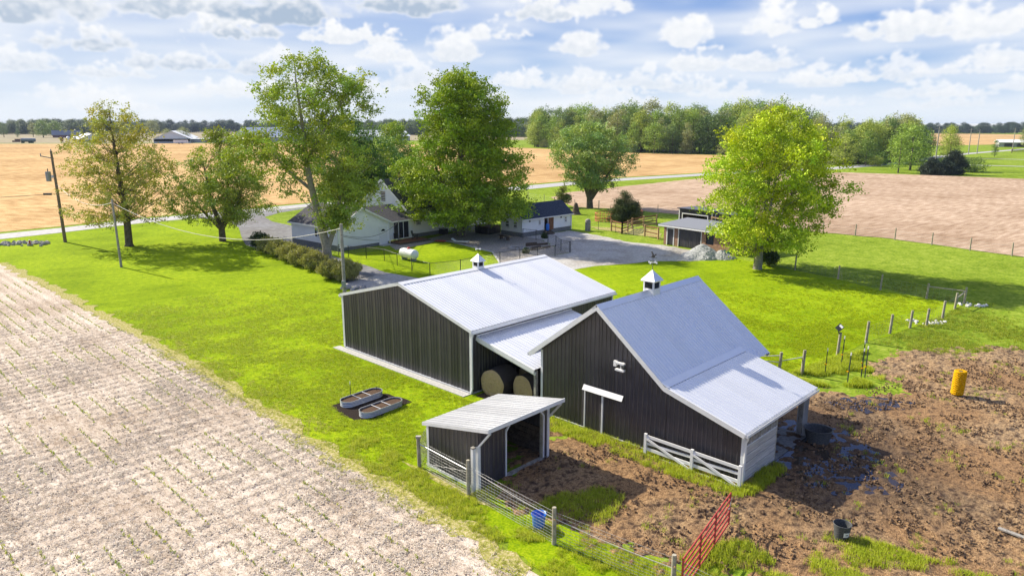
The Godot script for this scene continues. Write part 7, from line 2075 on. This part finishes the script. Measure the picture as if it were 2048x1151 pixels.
func far_farm() -> void:
	# long livestock barns beyond the straw field
	for s in [[-262.0, -566.0, 26.0, 95.0, 3.2, 9.0, -20.0, "long far livestock barn with dark open gable end"], [-214.0, -585.0, 20.0, 120.0, 4.0, 11.5, 8.0, "far white-roofed livestock barn with pale gable end"], [-330.0, -578.0, 18.0, 34.0, 3.0, 7.0, -38.0, "far grey barn beside the silos"], [-150.0, -640.0, 26.0, 60.0, 4.0, 9.0, 60.0, "far white-roofed barn seen between the yard trees"]]:
		var b := thing("livestock_barn", s[7], "barn", Vector3(s[0], 0, s[1]), s[6], "livestock barns across the straw field")
		var w: float = s[2] * 0.5
		var l: float = s[3]
		var gap: bool = s[5] == 9.0 and s[2] == 26.0
		bx("wall", "far_wall", b, Vector3(-w, 0, -l), Vector3(-w + 0.3, s[4], 0))
		bx("wall", "far_wall", b, Vector3(w - 0.3, 0, -l), Vector3(w, s[4], 0))
		bx("wall", "far_wall", b, Vector3(-w + 0.3, 0, -l), Vector3(w - 0.3, s[4], -l + 0.3))
		bx("wall", "far_wall", b, Vector3(-w + 0.3, 0, -0.3), Vector3(w - 0.3, 1.2 if gap else s[4], 0))
		var k := MB.new()
		k.tri(Vector3(-w, s[4], 0.02), Vector3(w, s[4], 0.02), Vector3(0, s[5], 0.02))
		k.tri(Vector3(w, s[4], -l), Vector3(-w, s[4], -l), Vector3(0, s[5], -l))
		obj("gable", k, "far_roof", b)
		slab("roof", "far_roof", b, Vector3(0, s[5] + 0.2, 0.6), Vector3(0, s[5] + 0.2, -l - 0.6), Vector3(w + 0.8, s[4] - 0.1, -l - 0.6), Vector3(w + 0.8, s[4] - 0.1, 0.6), 0.2)
		slab("roof", "far_roof", b, Vector3(0, s[5] + 0.21, 0.6), Vector3(0, s[5] + 0.21, -l - 0.6), Vector3(-w - 0.8, s[4] - 0.1, -l - 0.6), Vector3(-w - 0.8, s[4] - 0.1, 0.6), 0.2)
	var cn := thing("connecting_shed", "low pale shed joining the two far barns", "shed", Vector3(-240.0, 0, -580.0), -6.0)
	bx("wall", "far_wall", cn, Vector3(-14, 0, -8), Vector3(14, 3.0, 0))
	slab("roof", "far_roof", cn, Vector3(-14.5, 3.4, -8.5), Vector3(14.5, 3.4, -8.5), Vector3(14.5, 3.05, 0.5), Vector3(-14.5, 3.05, 0.5), 0.15)
	bx("door", "far_brick", cn, Vector3(-2, 0.1, 0.0), Vector3(3, 2.4, 0.12))
	for i in 4:
		var si := thing("feed_silo", "small pale feed silo beside the far grey barn", "silo", Vector3(-352.0 + i * 4.0, 0, -574.0 - i * 2), 0.0, "feed silos at the far barn")
		var k := MB.new()
		k.lathe([Vector2(0.3, 0.8), Vector2(1.3, 2.4), Vector2(1.3, 4.2), Vector2(0.2, 5.2), Vector2(0, 5.2)], 14)
		obj("bin", k, "far_roof" if i else "far_brick", si)
		for a in 4: tb("leg", "grey_paint", si, Vector3(cos(a * PI / 2), 0, sin(a * PI / 2)), Vector3(cos(a * PI / 2), 2.4, sin(a * PI / 2)), 0.09)
	var tk := thing("tanker_wagon", "far green manure tanker wagon on the lane", "wagon", Vector3(-374.0, 0, -566.0), 80.0)
	var k2 := MB.new(); k2.tube([Vector3(0, 2.4, -6), Vector3(0, 2.4, -5.7), Vector3(0, 2.4, 3.7), Vector3(0, 2.4, 4)], [1.0, 1.5, 1.5, 1.0], 18)
	obj("tank", k2, "far_dark_roof", tk)
	for z in [-3.5, -2.0, 3.0]:
		for x in [-1.1, 1.1]:
			k2 = MB.new(); k2.tube([Vector3(x - 0.25, 0.75, z), Vector3(x + 0.25, 0.75, z)], [0.75, 0.75], 14)
			obj("wheel", k2, "black_metal", tk)
	k2 = MB.new(); k2.box(Vector3(-1.2, 0.8, 5.0), Vector3(1.2, 3.2, 8.0)); k2.box(Vector3(-0.9, 0.8, 8.0), Vector3(0.9, 2.0, 10.0))
	obj("tractor_cab", k2, "far_brick", tk)
	var vh := thing("white_trailer", "small white stock trailer parked before the far barn", "trailer", Vector3(-246.0, 0, -545.0), 85.0)
	bx("body", "white_paint", vh, Vector3(-1.1, 0.7, -5), Vector3(1.1, 2.7, 5))
	for z in [-1.2, 1.2]:
		k2 = MB.new(); k2.tube([Vector3(-1.2, 0.4, z), Vector3(1.2, 0.4, z)], [0.4, 0.4], 12)
		obj("wheel", k2, "black_metal", vh)
	var hs := thing("far_house", "far brick house with low dark roof among trees", "house", Vector3(-492.0, 0, -812.0), -30.0)
	bx("wall", "far_brick", hs, Vector3(-13, 0, -10), Vector3(13, 3.2, 0))
	slab("roof", "far_dark_roof", hs, Vector3(-14, 8.0, -5), Vector3(14, 8.0, -5), Vector3(14, 3.0, 0.6), Vector3(-14, 3.0, 0.6), 0.25)
	slab("roof", "far_dark_roof", hs, Vector3(-14, 8.01, -5), Vector3(14, 8.01, -5), Vector3(14, 3.0, -10.6), Vector3(-14, 3.0, -10.6), 0.25)
	bx("garage_door", "white_paint", hs, Vector3(8, 0.1, 0.0), Vector3(12, 2.4, 0.1))
	var wb := thing("white_building", "low white-roofed building by the far right trees", "building", Vector3(322.0, 0, -462.0), 20.0)
	for c in [[-13, -8, 13, -7.7], [-13, -7.7, -12.7, 0], [12.7, -7.7, 13, 0], [-12.7, -0.3, -10, 0], [-5, -0.3, -3, 0], [2, -0.3, 4, 0], [9, -0.3, 12.7, 0]]:
		bx("wall", "far_wall", wb, Vector3(c[0], 0, c[1]), Vector3(c[2], 3.0, c[3]))
	for i in 3: bx("header", "far_wall", wb, Vector3(-10 + i * 7, 2.3, -0.3), Vector3(-5 + i * 7, 3.0, 0))
	slab("roof", "white_paint", wb, Vector3(-14, 4.6, -4), Vector3(14, 4.6, -4), Vector3(14, 2.9, 0.8), Vector3(-14, 2.9, 0.8), 0.2)
	slab("roof", "white_paint", wb, Vector3(-14, 4.61, -4), Vector3(14, 4.61, -4), Vector3(14, 2.9, -8.8), Vector3(-14, 2.9, -8.8), 0.2)
	var fc := thing("rail_fence", "far dark board fence along the right lane", "fence")
	for i in 12:
		var a := Vector3(250.0 + i * 9.0, 0, -366.0 - i * 1.5)
		bx("post", "dark_wood", fc, a + Vector3(-0.15, 0, -0.15), a + Vector3(0.15, 1.8, 0.15))
		if i < 11: for y in [0.6, 1.1, 1.6]: bm("board", "dark_wood", fc, a + Vector3(0, y, 0), a + Vector3(9.0, y, -1.5), 0.08, 0.22)

# ---------------------------------------------------------------- grass, straw, clods: what nobody could count
func tuft(blades: int, h: float, spread: float, w: float, seed_: int) -> ArrayMesh:
	var r := RandomNumberGenerator.new()
	r.seed = seed_
	var k := MB.new()
	k.tinted = true
	for i in blades:
		var a := r.randf() * TAU
		var b := Vector3(r.randfn(), 0, r.randfn()) * spread * 0.4
		var d := Vector3(cos(a), 0, sin(a))
		var s := d.cross(Vector3.UP) * w
		var l := h * r.randf_range(0.6, 1.25)
		var lean := r.randf_range(0.15, 0.8)
		var m := b + d * l * lean * 0.4 + Vector3(0, l * 0.62, 0)
		var t := b + d * l * lean + Vector3(0, l * (1.0 - lean * 0.3), 0)
		k.tint = Color.WHITE * r.randf_range(0.75, 1.25)
		k.quad(b - s - Vector3(0, 0.03, 0), b + s - Vector3(0, 0.03, 0), m + s * 0.8, m - s * 0.8)
		k.tri(m - s * 0.8, m + s * 0.8, t)
	for i in k.n.size(): k.n[i] = (k.n[i] * 0.25 + Vector3.UP).normalized()      # soft blades scatter light like the turf they stand in
	return k.mesh()

# scatter(polygon, how many, size, colours a..b, keep(x, z) -> chance)
func scatter(called: String, label: String, mesh: ArrayMesh, m: String, outline: Array, n: int, s0: float, s1: float, a: Color, b: Color, avoid: Array, seed_: int, keep = null, y := 0.02, tilt := 0.15) -> void:
	var r := RandomNumberGenerator.new()
	r.seed = seed_
	var p := poly(outline)
	var box := Rect2(p[0], Vector2.ZERO)
	for q in p: box = box.expand(q)
	var holes := []
	for h in avoid: holes.append(poly(h))
	var xs := []
	var cols := PackedColorArray()
	var tries := 0
	while xs.size() < n and tries < n * 8:
		tries += 1
		var q := Vector2(r.randf_range(box.position.x, box.end.x), r.randf_range(box.position.y, box.end.y))
		if not inside(p, q): continue
		var bad := false
		for h in holes:
			if inside(h, q): bad = true; break
		if bad: continue
		var c := 1.0
		if keep != null:
			c = keep.call(q.x, q.y)
			if r.randf() > c: continue
		var s := r.randf_range(s0, s1)
		xs.append(Transform3D(Basis.from_euler(Vector3(r.randf_range(-tilt, tilt), r.randf() * TAU, r.randf_range(-tilt, tilt))).scaled(Vector3.ONE * s), Vector3(q.x, y, q.y)))
		cols.append(a.lerp(b, r.randf()))
	var o := multi(called, mesh, m, xs, cols)
	stuff(o)
	o.set_meta("label", label)

func footprint(o: Array, az: float, x0: float, x1: float, z0: float, z1: float) -> Array:
	var out := []
	for c in [[x0, z0], [x1, z0], [x1, z1], [x0, z1]]:
		var p := loc(o, az, c[0], 0, c[1])
		out.append([p.x, p.z])
	return out

func ground_cover() -> void:
	var big := footprint([-2.08, -34.86], AZ, -12.2, 4.2, 0.7, -12.2)
	var small := footprint([8.84, -25.33], AZ, -10.5, 0.05, 0.04, -8.0)
	var shed := footprint([-1.27, -24.9], AZ, -3.0, 0.1, 0.05, -4.1)
	var mulch := [[-8.92, -33.31], [-7.72, -34.83], [-6.28, -34.98], [-5.08, -33.84], [-6.52, -31.72], [-7.48, -31.49]]
	var gn := FastNoiseLite.new(); gn.seed = 51; gn.frequency = 0.22; gn.fractal_octaves = 3
	var patchy := func(x: float, z: float) -> float: return clampf(0.42 + gn.get_noise_2d(x * 1.8, z * 1.8) * 2.4, 0.0, 1.0)
	var sparse := func(x: float, z: float) -> float: return clampf(gn.get_noise_2d(x * 1.6 + 40, z * 1.6) * 3.2 - 0.35, 0.0, 1.0)
	# mown and grazed turf thins out with distance until the ground's own grain carries it
	var fade := func(x: float, z: float) -> float: return clampf(0.6 + gn.get_noise_2d(x, z) * 1.4, 0.1, 1.0) * smoothstep(66.0, 34.0, -z) * smoothstep(26.0, 20.0, absf(x) - 12.0)
	var short := tuft(12, 0.055, 0.16, 0.006, 1)
	var mid := tuft(14, 0.13, 0.18, 0.007, 2)
	var long := tuft(18, 0.24, 0.22, 0.008, 3)
	var lawn_near := [[-30.0, -51.5], [-23.3, -44.8], [-17.7, -39.2], [-13.2, -34.4], [-9.6, -30.6], [-6.6, -27.4], [-4.0, -25.8], [-3.4, -28.6], [-0.8, -31.6], [1.8, -34.2], [-2.0, -36.0], [-11.0, -44.0], [-6.0, -52.0], [-22.0, -62.0]]
	scatter("lawn_grass", "short mown grass blades of the near lawn", short, "blade", lawn_near, 24000, 0.6, 1.3, Color(0.24, 0.35, 0.008), Color(0.46, 0.54, 0.015), [big, shed, mulch], 1, fade)
	scatter("lawn_grass", "mown grass blades of the lawn right of the barns", short, "blade", [[9.0, -34.5], [15.5, -38.5], [22.5, -44.0], [30.0, -50.0], [33.5, -54.5], [26.0, -66.0], [10.0, -62.0], [7.5, -45.0]], 16000, 0.7, 1.4, Color(0.24, 0.35, 0.008), Color(0.46, 0.54, 0.015), [big, small], 2, fade)
	scatter("pasture_grass", "rough pasture grass to the right of the fence", mid, "blade", [[22.8, -43.6], [34.8, -53.6], [33.6, -56.0], [27.5, -67.0], [39.0, -90.0], [52.0, -74.0], [60.0, -60.0], [46.0, -45.0], [26.0, -41.4]], 20000, 0.5, 1.3, Color(0.20, 0.29, 0.025), Color(0.44, 0.50, 0.07), [], 3, fade)
	# the unmown strip between field and paddock, weeds along the fence
	var strip := [[-8.6, -29.6], [-6.6, -27.4], [-4.2, -25.0], [-2.2, -23.0], [-0.4, -21.2], [0.8, -19.8], [4.0, -16.8], [7.6, -15.6], [6.0, -19.2], [4.3, -20.6], [2.6, -21.6], [0.6, -23.6], [-0.8, -25.4], [-1.6, -24.4], [-4.2, -27.2], [-6.0, -29.6]]
	scatter("verge_grass", "unmown grass and weeds along the wire fence", long, "blade", strip, 2200, 0.25, 0.75, Color(0.30, 0.40, 0.015), Color(0.56, 0.60, 0.06), [shed], 4, patchy)
	scatter("verge_grass", "low grass along the wire fence", mid, "blade", strip, 3600, 0.35, 0.85, Color(0.30, 0.40, 0.015), Color(0.56, 0.60, 0.06), [shed], 5, patchy)
	var edge := []
	for q in FIELD_EDGE.slice(0, 9): edge.append([q[0] + 0.9, q[1] - 0.9])
	var back: Array = FIELD_EDGE.slice(0, 9)
	back.reverse()
	for q in back: edge.append([q[0] - 0.7, q[1] + 0.7])
	scatter("edge_grass", "thin grass straggling into the stubble field", mid, "blade", edge, 5200, 0.35, 0.8, Color(0.270, 0.338, 0.024), Color(0.600, 0.567, 0.192), [], 6, patchy)
	# barn foot, paddock corner, bottom of the paddock
	var foot := footprint([8.84, -25.33], AZ, -9.6, 0.4, 1.25, 0.05)
	scatter("barn_foot_grass", "bright grass along the foot of the barn wall", long, "blade", foot, 900, 0.35, 0.95, Color(0.30, 0.41, 0.018), Color(0.55, 0.61, 0.06), [], 7, func(x, z): return clampf(0.75 + gn.get_noise_2d(x * 2.0, z * 2.0) * 1.6, 0.1, 1.0))
	scatter("barn_foot_grass", "grass at the whitewashed plank wall", long, "blade", footprint([8.84, -25.33], AZ, 0.1, 0.7, 0.5, -2.6), 220, 0.5, 1.0, Color(0.30, 0.41, 0.018), Color(0.55, 0.61, 0.06), [], 8)
	scatter("corner_weeds", "tall weeds in the fenced corner beside the barn", long, "blade", [[14.6, -37.4], [16.2, -36.0], [18.8, -35.9], [20.4, -37.4], [20.2, -39.4], [21.6, -42.0], [19.4, -41.0], [16.4, -38.6]], 2600, 0.4, 1.15, Color(0.30, 0.41, 0.018), Color(0.55, 0.61, 0.06), [], 9, patchy)
	var bottom := [[8.6, -17.5], [9.4, -20.4], [10.6, -21.9], [12.0, -21.7], [12.9, -20.6], [14.4, -20.2], [15.4, -18.4], [14.0, -15.5], [9.0, -15.5]]
	scatter("paddock_grass", "lush grass patch at the bottom of the paddock", long, "blade", bottom, 2600, 0.35, 0.9, Color(0.30, 0.41, 0.018), Color(0.55, 0.61, 0.06), [], 10, patchy)
	scatter("paddock_grass", "grass round the open red gate", long, "blade", [[5.4, -20.4], [6.2, -21.4], [7.8, -21.4], [8.6, -19.6], [7.4, -17.4], [5.8, -18.4]], 800, 0.4, 1.0, Color(0.30, 0.41, 0.018), Color(0.55, 0.61, 0.06), [], 11, patchy)
	scatter("paddock_grass", "scattered grass clumps on the paddock mud", mid, "blade", MUD, 1500, 0.5, 1.2, Color(0.230, 0.338, 0.024), Color(0.486, 0.553, 0.072), [small, shed], 12, sparse, 0.06)
	scatter("paddock_grass", "grass beside the run-in shed", long, "blade", [[0.6, -23.6], [2.8, -25.4], [4.2, -24.4], [3.4, -22.6], [2.0, -22.0]], 420, 0.4, 0.9, Color(0.30, 0.41, 0.018), Color(0.55, 0.61, 0.06), [], 13, patchy, 0.05)
	# mud clods
	var clod := MB.new()
	rng.seed = 9
	rock(clod, 0.05)
	clod.tinted = true
	for i in clod.v.size(): clod.col.append(Color.WHITE)
	scatter("mud_clods", "loose clods of trodden earth on the paddock", clod.mesh(), "litter", [[0.0, -26.0], [2.6, -22.0], [8.0, -18.0], [30.0, -16.0], [31.0, -41.0], [24.0, -40.0], [19.0, -35.6], [12.0, -33.0], [8.0, -30.0], [1.0, -30.0]], 9000, 0.25, 1.15, Color(0.08, 0.052, 0.036), Color(0.27, 0.18, 0.105), [small, shed], 14, patchy, 0.075, 1.2)
	# stubble: cut straws lying about, clods, sprouting rows
	var straw := MB.new()
	straw.tinted = true
	for i in 5:
		var p := Vector3(rng.randfn(), 0, rng.randfn()) * 0.10
		var d := Vector3(rng.randfn(), rng.randf_range(-0.05, 0.25), rng.randfn()).normalized() * rng.randf_range(0.05, 0.15)
		straw.tint = Color.WHITE * rng.randf_range(0.7, 1.1)
		straw.beam(p + Vector3(0, 0.012, 0), p + d + Vector3(0, 0.016, 0), 0.014, 0.010)
	var near_field := [[1.5, -18.0], [-0.4, -20.6], [-2.2, -22.4], [-4.2, -24.4], [-6.6, -26.7], [-9.6, -29.9], [-13.2, -33.7], [-17.7, -38.5], [-23.3, -44.0], [-30.2, -50.6], [-42.0, -62.0], [-50.0, -62.0], [-17.0, -15.0], [3.0, -15.5]]
	var rowed := func(x: float, z: float) -> float:
		var across := (x + z) * 0.7071
		return clampf(0.45 + 0.45 * sin(across * TAU / 0.76) + gn.get_noise_2d(x * 0.6, z * 0.6), 0.08, 1.0) * smoothstep(60.0, 30.0, -z)
	scatter("straw_litter", "bleached cornstalk litter on the near field", straw.mesh(), "litter", near_field, 34000, 0.35, 1.0, Color(0.52, 0.44, 0.34), Color(0.84, 0.77, 0.67), [], 15, rowed, 0.028, 0.3)
	scatter("field_clods", "dry clods on the near field", clod.mesh(), "litter", near_field, 9000, 0.25, 0.75, Color(0.24, 0.185, 0.14), Color(0.56, 0.47, 0.38), [], 16, rowed, 0.03, 1.2)
	# seedlings in drilled rows
	var seedling := tuft(5, 0.09, 0.05, 0.010, 6)
	var xs := []
	var cols := PackedColorArray()
	var pf := poly(near_field)
	var r := RandomNumberGenerator.new()
	r.seed = 17
	var az := deg_to_rad(45.5)
	var along := Vector2(-sin(az), -cos(az))
	var side := Vector2(-along.y, along.x)
	for row in range(-2, 46):
		var s := 0.0
		while s < 62.0:
			s += r.randf_range(0.10, 0.34)
			var q := Vector2(1.2, -18.5) - side * (row * 0.76 + r.randf_range(-0.03, 0.03)) + along * s
			if not inside(pf, q): continue
			if gn.get_noise_2d(q.x * 0.8, q.y * 0.8) < -0.1: continue
			xs.append(Transform3D(Basis(Vector3.UP, r.randf() * TAU).scaled(Vector3.ONE * r.randf_range(0.8, 1.5)), Vector3(q.x, 0.028, q.y)))
			cols.append(Color(0.20, 0.30, 0.02).lerp(Color(0.40, 0.44, 0.05), r.randf()))
	var o := multi("seedlings", seedling, "blade", xs, cols)
	stuff(o)
	o.set_meta("label", "thin rows of green seedlings in the near field")
